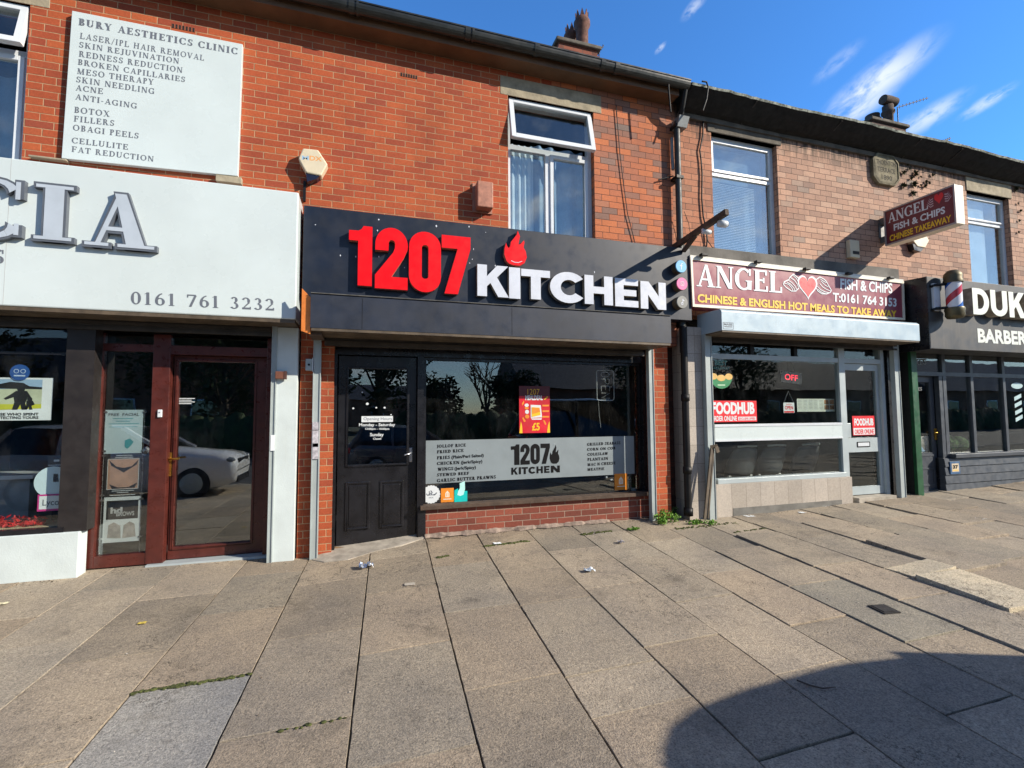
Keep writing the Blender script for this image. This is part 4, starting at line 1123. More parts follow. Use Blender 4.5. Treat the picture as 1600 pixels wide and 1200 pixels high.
# chimneys
def stack(parent, TL, BR, Y, zlow, mat, pots, cap=.07, pm_=None):
    pm_ = pm_ or TERRA
    a, b = at(*TL, Y), at(*BR, Y)
    ch = MB().box(a.x, b.x, Y, Y+1.0, zlow, a.z+.0395).build('chimney', mat, parent)
    MB().box(a.x-cap, b.x+cap, Y-cap, Y+1+cap, a.z+.04, a.z+.125).build('chimney_cap', SOOT, ch, bevel=.02)
    MB().box(a.x-cap*.4, b.x+cap*.4, Y-cap*.4, Y+1+cap*.4, a.z-.18, a.z-.10).build('brick_course', mat, ch)
    for (px_, ytop, r, dy, crown) in pots:
        p = at(px_, ytop, Y+dy); h = p.z-(a.z+.1)
        pr = [(r*.85, a.z+.1), (r*.95, a.z+.1+h*.1), (r*.8, a.z+.1+h*.2), (r*.82, a.z+.1+h*.62), (r*1.1, a.z+.1+h*.70), (r*1.1, a.z+.1+h*.78), (r*.9, a.z+.1+h*.82), (r*.92, p.z-(h*.16 if crown else 0)), (r*.7, p.z-(h*.16 if crown else 0)), (r*.68, p.z-h*.25)]
        po_ = MB().lathe(pr, (p.x, Y+dy, 0), 'z', 18).build('chimney_pot', pm_, ch)
        if crown:
            cm = MB(); n_ = 8
            for k in range(n_):
                a0 = 2*math.pi*k/n_; da = 2*math.pi/n_; q = [(p.x+r*.9*math.cos(a0+da*u), Y+dy+r*.9*math.sin(a0+da*u)) for u in (.05, .5, .95)]
                qi = [(p.x+r*.75*math.cos(a0+da*u), Y+dy+r*.75*math.sin(a0+da*u)) for u in (.05, .5, .95)]; zb = p.z-h*.165
                cm.mesh([(*q[0], zb), (*q[2], zb), (*q[1], p.z), (*qi[0], zb), (*qi[2], zb), (*qi[1], p.z)], [(0, 1, 2), (5, 4, 3), (0, 3, 4, 1), (1, 4, 5, 2), (2, 5, 3, 0)])
            cm.build('pot_crown', pm_, po_)
    return ch
CHB = brick('chimney_brick', [(0, (.14, .05, .036)), (.5, (.22, .07, .045)), (1, (.27, .09, .055))], (.16, .11, .085), ph=(.05, .03), dirt=.6)
stack(red, (873, 68), (934, 110), 3.6, 6.2, CHB, [(909, 20, .17, .35, True), (893, 42, .17, .75, True)])
stack(pale, (1362, 190), (1416, 210), 3.6, 6.0, DARKB, [(1387, 166, .15, .3, False), (1363, 181, .20, .7, False)], .07, SOOTP)
p = at(1389, 158, 3.9)
cw = MB().lathe([(.09, -.34), (.09, .30), (.07, .32)], (p.x, p.y, p.z), 'x', 12)
# metal cowl on the far pot, television aerials
cwt = thing('chimney_cowl', 'rusty drum cowl on the pot of the far chimney', 'chimney cowl', (p.x, p.y, p.z-.2))
MB().lathe([(.13, -.24), (.14, 0), (.13, .24)], (p.x, p.y, p.z), 'x', 14).build('drum', SOOTP, cwt); MB().tube([(p.x, p.y, p.z-.30), (p.x, p.y, p.z-.1)], .09, 10).build('neck', SOOTP, cwt)
def aerial(label, A, B, Y, n, L):
    a, b = at(*A, Y), at(*B, Y+.0)
    t = thing('tv_aerial', label, 'aerial', a, 'television aerials on the roof')
    MB().tube([a, b], .012, 6).build('boom', BLACKM, t); e = MB()
    for k in range(n):
        q = a+(b-a)*((k+.6)/n); e.tube([q-Vector((0, .0, L*.5)), q+Vector((0, 0, L*.5))], .008, 5)
    e.build('elements', BLACKM, t); MB().tube([a, a-Vector((0, 0, .5))], .014, 6).build('mast', BLACKM, t)
aerial('long television aerial pointing right from the far chimney', (1402, 168), (1450, 153), 3.7, 9, .09)
aerial('small television aerial just above the mossy roof edge on the right', (1472, 221), (1485, 216), 1.6, 4, .06)
aerial('short aerial ends beside the red brick chimney', (936, 81), (943, 71), 4.0, 3, .08)

# bits on the walls ---------------------------------------------------
dp = thing('downpipe', 'black downpipe with grey hopper between the two terraces', 'drainpipe', (XJ, -.1, 0))
dx0 = at(1058.5, 200, -.09).x; dx1 = at(1061.5, 380, -.09).x; dxm = (dx0+dx1)/2
MB().tube([(dxm, -.09, 5.42), (dxm, -.09, 2.2)], .042, 14).build('pipe', pm('black_pipe', (.030, .036, .036), .5, var=.2), dp)
hp = at(1062, 152, -.12)
HOP = pm('lead_grey_hopper', (.17, .19, .20), .5, var=.25, scale=9)
mh = MB(); mh.mesh([(hp.x-.06, -.19, 5.46), (hp.x+.10, -.19, 5.46), (hp.x+.10, -.005, 5.46), (hp.x-.06, -.005, 5.46), (hp.x-.07, -.15, 5.32), (hp.x+.08, -.15, 5.32), (hp.x+.08, -.02, 5.32), (hp.x-.07, -.02, 5.32)],
                [(0, 1, 2, 3), (7, 6, 5, 4), (0, 4, 5, 1), (1, 5, 6, 2), (2, 6, 7, 3), (3, 7, 4, 0)]); mh.build('hopper', HOP, dp)
MB().tube([(hp.x-.02, -.27, ZT+.07), (hp.x-.02, -.22, ZT-.06), (hp.x, -.14, 5.5)], .036, 10).build('outlet', BLACKM, dp)
for z_ in (4.62, 5.35):
    MB().box(dxm-.055, dxm+.055, -.14, -.003, z_-.02, z_+.02).build('bracket', BLACKM, dp)
MB().tube([(dxm-.28, -.03, 4.58), (dxm-.05, -.05, 4.66)], .010, 6).build('bracket', BLACKM, dp)
lp = thing('downpipe', 'black ground floor drainpipe standing in the dark gap beside the tiled column', 'drainpipe', (4.3, -.1, 0))
lx = at(1071.5, 650, -.15).x
MB().tube([(lx, -.15, 2.55), (lx, -.15, gz(lx, -.1)+.08)], .045, 14).build('pipe', BLACKM, lp)
MB().lathe([(.045, 0), (.06, .0), (.06, .1), (.045, .1)], (lx, -.15, gz(lx, -.1)+.06), 'z', 14).build('shoe', BLACKM, lp)
for z_ in (.6, 1.55): MB().lathe([(.045, 0), (.056, 0), (.056, .09), (.045, .09)], (lx, -.15, z_), 'z', 14).build('socket', BLACKM, lp)
ww = thing('downpipe', 'thin grey waste pipe stub between red and pale brick near the gutter', 'drainpipe', (XJ, -.05, 5))
q = at(1048.5, 185, -.05); MB().tube([(q.x, -.05, 5.2), (q.x, -.05, 4.95), (q.x+.01, -.05, 4.75)], .022, 8).build('pipe', HOP, ww)

def wire(label, pts, r=.006, Y=-.02, name='cable'):
    return one(MB().tube([at(a, b, Y) for a, b in pts], r, 5), name, BLACKM, label, 'cable')
z8 = lambda x, y: (1020+x*.2584, 90+y*.2584); z2 = lambda x, y: (920+x*.2083, 150+y*.2083); z7 = lambda x, y: (930+x*.1375, 330+y*.1375)
wire('thick black cable sagging down the pale brick beside its first window', [z8(*p) for p in ((325, 250), (312, 310), (305, 380), (302, 470), (284, 560), (292, 620), (298, 700), (296, 850), (305, 960), (322, 1030), (330, 1100), (322, 1165))], .011)
wire('black cable dropping over the sooty gutter edge', [(1097, 127), (1104, 128), (1106.5, 136), (1104, 155), (1098, 173)], .012, -.37)
wire('thin black cable running down the orange brick right of the middle window', [z2(*p) for p in ((205, 65), (214, 190), (232, 420), (258, 640), (290, 880), (348, 1105))], .006)
wire('fine cable looping from the bracket camera to the wall', [z7(*p) for p in ((1250, 200), (1275, 330), (1330, 410), (1420, 440), (1380, 480), (1320, 470))], .006, -.03)
wire('thin wire hanging above the blue badge', [z7(*p) for p in ((1010, 0), (1060, 130), (1090, 300), (1000, 440), (970, 530))], .004, -.10)
wire('thick black cable loop at the gutter end by the hopper', [z8(*p) for p in ((95, 115), (95, 180), (108, 330))], .012, -.30)

# timber bracket with two cameras
bx = at(1047, 388).x+.06
bk = thing('timber_bracket', 'weathered timber arm sticking out of the wall with a diagonal brace', 'bracket', (bx, 0, 3.6))
A = Vector((bx, .02, at(1047, 386).z)); Bq = atX(1136, 331, bx)
MB().bar(A, Bq, .055, .072).build('arm', PLANKB, bk, bevel=.004)
MB().bar((bx, -.205, A.z-.12), A+(Bq-A)*.46-Vector((0, 0, .03)), .045, .05).build('brace', PLANKB, bk, bevel=.004)
def cctv(label, fr, dz, rr, up):
    c = A+(Bq-A)*fr+Vector((0.06 if up else .03, 0, dz)); t = thing('security_camera', label, 'security camera', c, 'cameras on the timber bracket')
    MB().lathe([(.01, -.06), (rr, -.055), (rr, .05), (rr*.8, .06)], c, 'x', 16).build('housing', UPVC, t)
    MB().lathe([(rr*.8, .061), (rr*.7, .07), (.02, .072)], c, 'x', 16).build('lens', BLACKP, t)
    MB().tube([c+Vector((-.03, 0, rr*.6)), c+Vector((-.06, 0, -dz-.03))], .02, 8).build('mount', UPVC, t)
cctv('white round security camera near the tip of the timber arm', .86, -.07, .042, True)
cctv('smaller white security camera at the middle of the timber arm', .62, -.06, .030, False)

# bell box, terracotta-red sounder, white boxes, fern tufts in the wall
zb_ = lambda x, y: (440+x*.1625, 150+y*.1625)
bb = thing('alarm_box', 'cream six-sided alarm box with a dark base beside the white sign', 'alarm box', (-.5, -.1, 4))
hexp = [zb_(*p) for p in ((205, 500), (350, 515), (442, 655), (380, 765), (235, 735), (160, 600))]
CREAMB = pm('aged_cream_plastic', (.66, .58, .42), .45, var=.08)
h3 = [at(*p, -.11) for p in hexp]; MB().prism([(p.x, p.z) for p in h3][::-1], -.11, 0).build('case', CREAMB, bb, bevel=.012)
lo = [at(*zb_(*p), -.10) for p in ((232, 728), (375, 758), (335, 795), (245, 822))]
MB().prism([(p.x, p.z) for p in lo][::-1], -.095, 0).build('beacon', pm('dark_blue_beacon', (.012, .014, .035), .2), bb)
em = MB(); em2 = MB()
put(em, font('M', .03), zb_(195, 610), zb_(262, 615), zb_(195, 572), -.1105); put(em2, font('DX', .03), zb_(268, 616), zb_(390, 628), zb_(268, 574), -.1105)
em.build('lettering', pm('faded_blue', (.35, .52, .68), .5), bb); em2.build('lettering', pm('faded_orange', (.78, .36, .12), .5), bb)
one(MB().box(at(474, 290, -.02).x, at(478, 290, -.02).x, -.025, 0, at(475, 314, -.02).z, at(475, 283, -.02).z), 'conduit', BLACKM, 'short dark conduit below the cream alarm box', 'conduit')
sb = thing('sounder_box', 'brick red painted box on the wall above the red numerals', 'alarm box', (1, -.1, 3.7))
x0, x1, z0, z1 = rectpx((746, 281), (771, 325), -.15); TERB = pm('faded_red_box', (.40, .17, .11), .6, var=.2, scale=14)
MB().box(x0, x1, -.15, -.02, z0, z1).build('case', TERB, sb, bevel=.012); MB().box(x0-.03, x1+.02, -.02, 0, z0-.02, z1+.02).build('back_plate', TERB, sb)
wb_ = thing('alarm_box', 'tall white box in the shadow of the projecting sign', 'alarm box', (6.9, 0, 3.9))
x0, x1, z0, z1 = rectpx((1328, 374), (1344, 403), -.07); MB().box(x0, x1, -.07, 0, z0, z1).build('case', CREAMB, wb_, bevel=.008)
MB().box(x0+.05, x1-.015, -.074, -.05, z0+.05, z0+.10).build('sounder_slot', BLACKP, wb_)
wl_ = thing('alarm_box', 'cream bell box under the tip of the projecting sign', 'alarm box', (8.4, 0, 4.2))
hx = [at(*p, -.10) for p in ((1424, 372), (1432, 366), (1447, 366), (1452, 376), (1446, 387), (1434, 385))]
MB().prism([(p.x, p.z) for p in hx][::-1], -.10, 0).build('case', CREAMB, wl_, bevel=.01)
lo = [at(*p, -.10) for p in ((1427, 380), (1444, 388), (1440, 393), (1430, 390))]; MB().prism([(p.x, p.z) for p in lo][::-1], -.09, 0).build('beacon', BLACKP, wl_)
FERN = pm('wall_fern', (.045, .055, .018), .9, var=.4, scale=20)
zf = lambda x, y: (1350+x*.075, 230+y*.075)
spots = [(900, 365, 20), (945, 450, 30), (810, 530, 46), (1060, 560, 60), (975, 655, 38), (1420, 580, 36), (1180, 620, 22), (1290, 725, 34), (1350, 745, 28), (1020, 770, 62), (820, 810, 56), (1180, 800, 28), (1255, 810, 42), (1020, 960, 50)]
for k, (fx, fy, fs) in enumerate(spots):
    p = at(*zf(fx, fy), -.01); lf = MB(); rr = random.Random(k); R = fs*.075/62*.9
    for i in range(46):
        d = Vector((rr.gauss(0, .8), -abs(rr.gauss(0, .8)), rr.gauss(.1, .7))).normalized(); L = R*rr.uniform(.5, 1.3); s_ = d.cross(Vector((rr.gauss(0, 1), rr.gauss(0, 1), rr.gauss(0, 1)))).normalized()*L*.18
        lf.mesh([p, p+d*L*.5+s_, p+d*L, p+d*L*.5-s_], [(0, 1, 2, 3)])
    tag(lf.build('wall_fern', FERN, None, fix=False), 'small dark fern tuft rooted in the pale brickwork by the carved stone', 'plant', 'fern tufts in the pale wall')
for k, (fx, fy, fs) in enumerate([(1587, 295, 4), (1590, 318, 2), (1594, 330, 2.5), (1591, 363, 2.2), (1592, 345, 2)]):
    p = at(fx, fy, -.01); lf = MB(); rr = random.Random(k+50); R = fs/62*.9
    for i in range(40):
        d = Vector((rr.gauss(0, .8), -abs(rr.gauss(0, .8)), rr.gauss(.1, .7))).normalized(); L = R*rr.uniform(.5, 1.3); s_ = d.cross(Vector((rr.gauss(0, 1), rr.gauss(0, 1), rr.gauss(0, 1)))).normalized()*L*.18
        lf.mesh([p, p+d*L*.5+s_, p+d*L, p+d*L*.5-s_], [(0, 1, 2, 3)])
    tag(lf.build('wall_fern', FERN, None, fix=False), 'small dark fern tuft in the brick right of the barber\'s upstairs window', 'plant', 'fern tufts beside the barber upstairs window')

# ================================================================== MIDDLE SHOP: dark sign, shutter box, door and window
YS, YL, YBX = -.19, -.26, -.53                 # sign face, front of raised letters, front of shutter box
ks = thing('shop_sign', 'long dark navy shop sign with raised red numerals, white letters and a red flame', 'shop sign', (1.6, YS, 3.2))
xa = at(473, 400, YS).x; xb = at(1080, 450, YS).x; zt = (at(475, 316, YS).z+at(1040, 388, YS).z)/2; zb = at(1081, 501, YS).z
MB().box(xa, xb, YS, -.003, zb, zt).build('panel', NAVY, ks, bevel=.006)
z4 = lambda x, y: (440+x*.2167, 300+y*.2167)
def raised(ch, L, R, T, Bt, Y, depth, matf, mats, parent, pt=None):
    x0, x1 = at(*L, Y).x, at(*R, Y).x; z1, z0 = at(*T, Y).z, at(*Bt, Y).z
    f = MB(); s_ = MB(); o, h = outline_letter(ch); block(f, s_, o, h, x0, x1, z0, z1, Y, depth)
    L_ = f.build('letter', matf, parent, fix=False); s_.build('letter_side', mats, L_, fix=False); return L_
for ch, L, R, T, Bt in (('1', (486, 320), (660, 300), (620, 248), (600, 676)), ('2', (674, 500), (910, 500), (790, 258), (790, 700)),
                        ('0', (919, 500), (1149, 500), (1030, 286), (1030, 722)), ('7', (1155, 330), (1362, 360), (1260, 318), (1225, 734))):
    raised(ch, z4(*L), z4(*R), z4(*T), z4(*Bt), YL, .065, REDL, REDRIM, ks)
z7b = lambda x, y: (760+x/3, 100+y/3)
for ch, L, R, T, Bt in (('K', (746, 440), (795, 440), (770, 414.5), (770, 463.5)), ('I', (795.5, 440), (813, 440), (804, 418), (804, 466.5)), ('T', (814.5, 440), (859.5, 440), (836, 421.5), (842, 468)),
                        ('C', (859.5, 450), (914, 450), (888, 425), (888, 473.5)), ('H', (913.5, 450), (957.5, 450), (935, 431), (937, 476)),
                        ('E', (961, 450), (997, 450), (978, 435.5), (980, 479.5)), ('N', (1001, 460), (1040.5, 460), (1020, 440.5), (1020, 483))):
    raised(ch, L, R, T, Bt, YL, .065, WHITEL, LSIDE, ks)
x0, x1 = at(788, 390, YL).x, at(823, 390, YL).x; z1, z0 = at(806, 360, YL).z, at(806, 414.5, YL).z
f = MB(); s_ = MB(); block(f, s_, FLAME, None, x0, x1, z0, z1, YL, .065)
fl = f.build('flame_emblem', REDL, ks, fix=False); s_.build('emblem_side', REDRIM, fl, fix=False)
fh = MB(); line2(fh, [(x0+(x1-x0)*.30, z0+.05), (x0+(x1-x0)*.45, z0+.035), (x0+(x1-x0)*.62, z0+.035), (x0+(x1-x0)*.78, z0+.055)], .007, YL-.001); fh.build('highlight_line', WHITEL, fl, fix=False)
# three round badges
for (px, py, col, nm) in ((1064.2, 416.2, (.10, .42, .72), 'blue'), (1065.6, 443.4, (.78, .12, .34), 'pink'), (1066, 472, (.22, .22, .20), 'grey')):
    p = at(px, py, -.29); r = 10.9/132
    bd = MB().lathe([(r, -.10), (r, 0.0), (r*.97, .004)], (p.x, -.29, p.z), 'y', 28).build('badge', pm(nm+'_badge', col, .4, var=.06), ks)
    MB().lathe([(r*1.01, -.098), (r*1.01, -.01)], (p.x, -.29, p.z), 'y', 28).build('badge_side', BROWNM, bd)
    g = MB(); Yg = -.2955
    if nm == 'blue':
        line2(g, [(p.x-.002, p.z-.042), (p.x-.002, p.z+.022), (p.x+.006, p.z+.034), (p.x+.020, p.z+.036)], .012, Yg); line2(g, [(p.x-.022, p.z+.006), (p.x+.018, p.z+.006)], .011, Yg, 3)
    elif nm == 'pink':
        q = .026; k = .010
        pts = []
        for cx, cz, a0 in ((q-k, q-k, 0), (-q+k, q-k, 90), (-q+k, -q+k, 180), (q-k, -q+k, 270)):
            pts += [(p.x+cx+k*math.cos(rad(a0+30*i)), p.z+cz+k*math.sin(rad(a0+30*i))) for i in range(4)]
        line2(g, pts+[pts[0]], .006, Yg)
        c = [(p.x+.013*math.cos(i*.45), p.z+.013*math.sin(i*.45)) for i in range(15)]; line2(g, c, .006, Yg); disc(g, p.x+.018, p.z+.018, .004, .004, Yg-.001, 8)
    else:
        line2(g, [(p.x+.006, p.z-.022), (p.x+.006, p.z+.038), (p.x+.014, p.z+.024), (p.x+.028, p.z+.018)], .011, Yg)
        c = [(p.x-.006+.014*math.cos(i*.45), p.z-.022+.014*math.sin(i*.45)) for i in range(15)]; line2(g, c, .010, Yg)
    g.build('symbol', WHITEL, bd, fix=False)
# paint flecks
fk = MB(); rr = random.Random(11)
for px, py in ((532, 399), (592, 343), (590, 360), (592, 401), (628, 399), (632, 418), (740, 389), (734, 411), (682, 353), (733, 354), (759, 363), (493, 351), (738, 405), (812, 463), (929, 425), (774, 415), (556, 401)):
    p = at(px, py, YS-.001); w_, h_ = rr.uniform(.004, .012), rr.uniform(.006, .018); fk.mesh([(p.x-w_, YS-.001, p.z), (p.x, YS-.001, p.z-h_), (p.x+w_*.7, YS-.001, p.z), (p.x, YS-.001, p.z+h_*.8)], [(0, 1, 2, 3)])
fk.build('paint_flecks', WHITEL, ks, fix=False)

xs0, xs1 = at(485, 490, YBX).x, at(1048.5, 515, YBX).x
zs1 = (at(486, 457, YBX).z+at(1049, 494, YBX).z)/2; zs0 = (at(486, 512, YBX).z+at(1048, 536, YBX).z)/2
sbx = thing('shutter_box', 'dark grey roller shutter box under the navy sign', 'shutter box', (1.5, YBX, 2.4))
MB().xprism([(YBX, zs0), (YBX, zs1-.015), (YBX+.02, zs1), (-.02, zs1+.012), (-.02, zs0)], xs0, xs1).build('casing', NAVY2, sbx)
MB().box(xs0+.01, xs1-.01, YBX+.004, -.06, zs0-.028, zs0-.0005).build('base_rail', BROWNM, sbx)
MB().box(xs0, xs1, YBX-.002, YBX+.035, zs1+.0005, zs1+.009).build('top_flange', pm('dusty_flange', (.10, .10, .095), .8, var=.4, scale=9), sbx)
for px_ in (566, 800): xq_ = at(px_, 490, YBX).x; MB().box(xq_-.002, xq_+.002, YBX-.0015, YBX-.0003, zs0+.01, zs1-.02).build('panel_joint', BLACKM, sbx)
MB().box(xs0-.02, xs0+.10, YBX+.06, -.1, zs0-.06, zs0-.0285).build('end_bracket', PLANKB, sbx)
oe = MB(); oe.mesh([(xs0-.085, -.49, zs0-.03), (xs0-.001, -.505, zs0-.06), (xs0-.001, -.505, zs1-.04), (xs0-.085, -.49, zs1+.05), (xs0-.085, -.47, zs0-.03), (xs0-.001, -.485, zs0-.06), (xs0-.001, -.485, zs1-.04), (xs0-.085, -.47, zs1+.05)],
                   [(0, 1, 2, 3), (7, 6, 5, 4), (0, 4, 5, 1), (1, 5, 6, 2), (2, 6, 7, 3), (3, 7, 4, 0)])
one(oe, 'end_plate', pm('orange_plate', (.92, .27, .05), .5, var=.15, scale=9), 'bright orange plate on the left end of the dark shutter box', 'end plate')

kf = thing('shopfront', 'black shopfront with a half glazed panelled door and one big window', 'shopfront', (1.5, .1, 0))
YD, YG = .13, .17
# curtain of the shutter showing below the box
sh = MB()
zq = at(800, 543, -.06).z
for i in range(4): sh.box(at(507, 540, -.06).x, at(1003, 555, -.06).x, -.085+.012*(i % 2), -.04, zq+.03*i, zq+.03*i+.029)
sh.build('shutter_slats', SHUT, kf)
MB().box(at(507, 540, -.09).x, at(1006, 555, -.09).x, -.10, -.03, zq-.055, zq-.001).build('shutter_bar', pm('brown_shutter_bar', (.060, .048, .036), .5, var=.3), kf)
def rail(name, L, R, Y, z0, z1, mat, parent, d=.06):
    a, b = at(*L, Y).x, at(*R, Y).x; mb = MB(); mb.box(a, b, Y, Y+d, z0, z1); mb.box(a, a+.008, Y-.01, Y-.0003, z0, z1); mb.box(b-.008, b, Y-.01, Y-.0003, z0, z1); return mb.build(name, mat, parent)
rl = rail('shutter_rail', (487, 700), (499, 700), -.10, gz(-.45, -.1), zs0, GALV, kf); rr_ = rail('shutter_rail', (1016, 690), (1023.5, 690), -.10, gz(3.6, -.1), zs0, GALV, kf)
rs_ = MB()
for (py, hpx, c) in ((666, 12, 0), (685, 24, 1), (705, 22, 2)):
    p = at(493, py, -.112); rs_.box(p.x-.030, p.x+.028, -.114, -.1105, p.z-hpx/270, p.z+hpx/270)
rs_.build('torn_sticker', pm('faded_sticker', (.52, .50, .54), .6, var=.3, scale=25), rl)
# reveals: black jambs each side, head above
dxa, dxb = at(527.5, 700, YD).x, at(650, 700, YD).x
wx0, wx1 = at(660.5, 660, YG).x, at(1001, 660, YG).x
zh = at(800, 562, YD).z
MB().box(at(513, 700, YD).x, at(1021, 690, YD).x, YD-.03, YD+.12, zh+.0, zs0+.1).build('head_frame', BLACKP, kf)
MB().box(at(515, 700, .06).x, dxa-.012, .03, .26, -.12, zh).build('door_frame', BLACKP, kf); MB().box(dxb+.008, wx0-.002, .06, .24, -.12, zh).build('door_frame', BLACKP, kf)
zsl = at(800, 780, .1).z
MB().box(wx1-.002, at(1024, 690, YD).x, .10, .30, zsl-.04, zh).build('window_frame', BLACKP, kf)
fb = MB()
zgt = at(800, 566, YG).z; zgb = at(800, 779.5, YG).z
frame4(fb, wx0, wx1, zgb-.03, zh-.001, YG-.025, YG+.03, .035); fb.build('window_frame', BLACKP, kf)
MB().box(wx0+.035, wx1-.035, YG, YG+.006, zgb+.0, zh-.036).build('shop_window', GLD, kf)
# door
dr = MB(); zd1, zd0 = zh-.012, at(590, 848, YD).z
gx0, gx1 = at(544, 650, YD).x, at(636, 650, YD).x; gz1, gz0_ = at(590, 577, YD).z, at(590, 725, YD).z
holes(dr, dxa, dxb, zd0, zd1, YD, YD+.045, [(gx0, gx1, gz0_, gz1)])
door = dr.build('door', BLACKP, kf)
MB().box(gx0, gx1, YD+.02, YD+.026, gz0_, gz1).build('door_glass', GLD, door)
mo_ = MB(); frame4(mo_, gx0-.022, gx1+.022, gz0_-.022, gz1+.022, YD-.012, YD-.0005, .021); mo_.build('glazing_bead', BLACKP, door, bevel=.004)
for a, b in (((539.5, 754), (577.5, 826)), ((593.5, 752), (630.5, 822))):
    x0, x1, z0, z1 = rectpx(a, b, YD-.008)
    pn = frame4(MB(), x0, x1, z0, z1, YD-.012, YD-.0005, .022).build('door_panel', BLACKP, door, bevel=.005)
    MB().box(x0+.04, x1-.04, YD-.008, YD-.0007, z0+.04, z1-.04).build('panel_field', BLACKP, pn, bevel=.006)
hp = at(642, 710, YD-.01)
hd = MB().box(hp.x-.017, hp.x+.017, YD-.012, YD-.0003, hp.z-.085, hp.z+.075).build('handle', CHROME, door, bevel=.003)
MB().tube([(hp.x, YD-.01, hp.z+.02), (hp.x, YD-.05, hp.z+.02), (hp.x-.075, YD-.052, hp.z-.002)], .009, 8).build('lever', CHROME, hd)
MB().box(dxa-.01, dxb+.005, YD-.06, YD+.05, zd0-.03, zd0-.004).build('threshold', RUST, kf)
for px, py, r in ((572, 599, .008), (612, 598, .007), (566, 613, .008), (574, 631, .016), (552, 638, .011), (588, 637, .010), (601, 637, .012), (611, 648, .008)):
    p = at(px, py, YD+.018); dt = MB(); disc(dt, p.x, p.z, r, r*.9, YD+.0185, 12); dt.build('plaster_spot', WHITE, door, fix=False)
zz5 = lambda x, y: (540+x/10.909, 630+y/10.909)
hrs = thing('opening_hours', 'white opening hours lettering on the glass of the black door', 'window lettering', at(590, 660, YD))
Yv = YD+.018
hb = MB(); x0, x1, z0, z1 = rectpx(zz5(272, 222), zz5(806, 318), Yv); hb.box(x0, x1, Yv, Yv+.0015, z0, z1); hb.build('heading_panel', WHITE, hrs)
ht = MB(); put(ht, font('Opening Hours', .0), zz5(305, 290), zz5(790, 288), zz5(305, 240), Yv-.0012); ht.build('heading', GREYT, hrs, fix=False)
for s_, a, b, c in (('Monday - Saturday', (228, 392), (845, 388), (228, 342)), ('12:00pm - 10:00pm', (335, 452), (745, 452), (335, 420)), ('Sunday', (415, 562), (650, 560), (415, 508)), ('Closed', (468, 622), (606, 620), (468, 588))):
    q = MB(); put(q, font(s_, .022), zz5(*a), zz5(*b), zz5(*c), Yv); q.build('lettering', WHITE, hrs, fix=False)

# sill and riser
YR = .06
xr0, xr1 = at(665, 810, YR).x, at(969, 795, YR).x
zr1 = at(800, 788.5, YR-.05).z
MB().box(at(657, 790, YR-.06).x, wx1+.04, YR-.055, YG-.02, zr1-.0, zr1+.045).build('sill', PLANKB, kf, bevel=.004)
MB().box(xr0, at(1021, 690, YR).x+.02, YR, YR+.2, -.15, zr1-.001).build('stall_riser', PLINTHB, kf)
MB().box(at(653, 810, YR).x, xr0-.001, YR-.01, YR+.2, -.15, zr1-.001).build('post_foot', BLACKP, kf)
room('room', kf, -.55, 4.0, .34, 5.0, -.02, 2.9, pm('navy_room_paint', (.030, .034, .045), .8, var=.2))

# frosted strip with the menu
fs = thing('window_film', 'grey frosted strip across the big window printed with the menu in black', 'window film', at(820, 720, YG))
Yf = YG-.0015
x0, x1 = at(658.5, 725, Yf).x+.012, at(991, 710, Yf).x; z1 = at(825, 686, Yf).z; z0 = (at(660, 759.5, Yf).z+at(991, 737.5, Yf).z)/2
z1 = (at(662, 691, Yf).z+at(991, 679, Yf).z)/2
cc = .03
MB().prism([(x0, z0), (x1, z0), (x1, z1), (x0+cc, z1), (x0, z1-cc)], Yf, Yf+.001).build('film', FILM, fs)
zm3 = lambda x, y: (650+x*.0875, 670+y*.0875); zm6 = lambda x, y: (900+x/12, 680+y/12)
mt = MB(); Yt = Yf-.0022
KW = dict(T=.25, Nn=.13, lift=.00002)
for s_, a, b, c in (('JOLLOF RICE', (370, 340), (890, 316), (370, 285)), ('FRIED RICE', (375, 440), (850, 412), (375, 385)), ('FRIES (PLAIN/PERI SALTED)', (375, 548), (1210, 498), (375, 492)),
                    ('CHICKEN (JERK/SPICY)', (375, 648), (1185, 605), (375, 592)), ('WINGS(JERK/SPICY)', (385, 752), (1070, 712), (385, 695)), ('STEWED BEEF', (375, 850), (950, 818), (375, 798)),
                    ('GARLIC BUTTER PRAWNS', (375, 955), (1425, 885), (375, 896))):
    if '(' in s_:
        h_, t_ = s_.split('('); fr_ = {'F': .31, 'C': .53, 'W': .445}[s_[0]]
        low = {'PLAIN/PERI SALTED)': '(Plain/Peri Salted)', 'JERK/SPICY)': '(Jerk/Spicy)'}[t_]
        m_ = (a[0]+(b[0]-a[0])*(fr_+.0), a[1]+(b[1]-a[1])*(fr_+.0)); put_roman(mt, h_.strip(), zm3(*a), zm3(a[0]+(b[0]-a[0])*(fr_-.035), a[1]+(b[1]-a[1])*(fr_-.03)), zm3(*c), Yt, **KW)
        put(mt, font(low, .025), zm3(*m_), zm3(*b), zm3(m_[0], m_[1]-52), Yt)
    else: put_roman(mt, s_, zm3(*a), zm3(*b), zm3(*c), Yt, **KW)
for s_, a, b, c in (('GRILLED SEABASS', (208, 198), (832, 168), (208, 145)), ('CORN ON COB', (208, 293), (736, 265), (208, 242)), ('COLESLAW', (215, 388), (602, 366), (215, 336)), ('PLANTAIN', (215, 484), (602, 460), (215, 430)),
                    ('MAC N CHEESE', (215, 577), (740, 546), (215, 525)), ('MEATPIE', (215, 668), (530, 652), (215, 618))):
    put_roman(mt, s_, zm6(*a), zm6(*b), zm6(*c), Yt, **KW)
mt.build('menu_lettering', BLACK, fs, fix=False)
lg = MB(); z6 = lambda x, y: (640+x*.2917, 520+y*.2917)
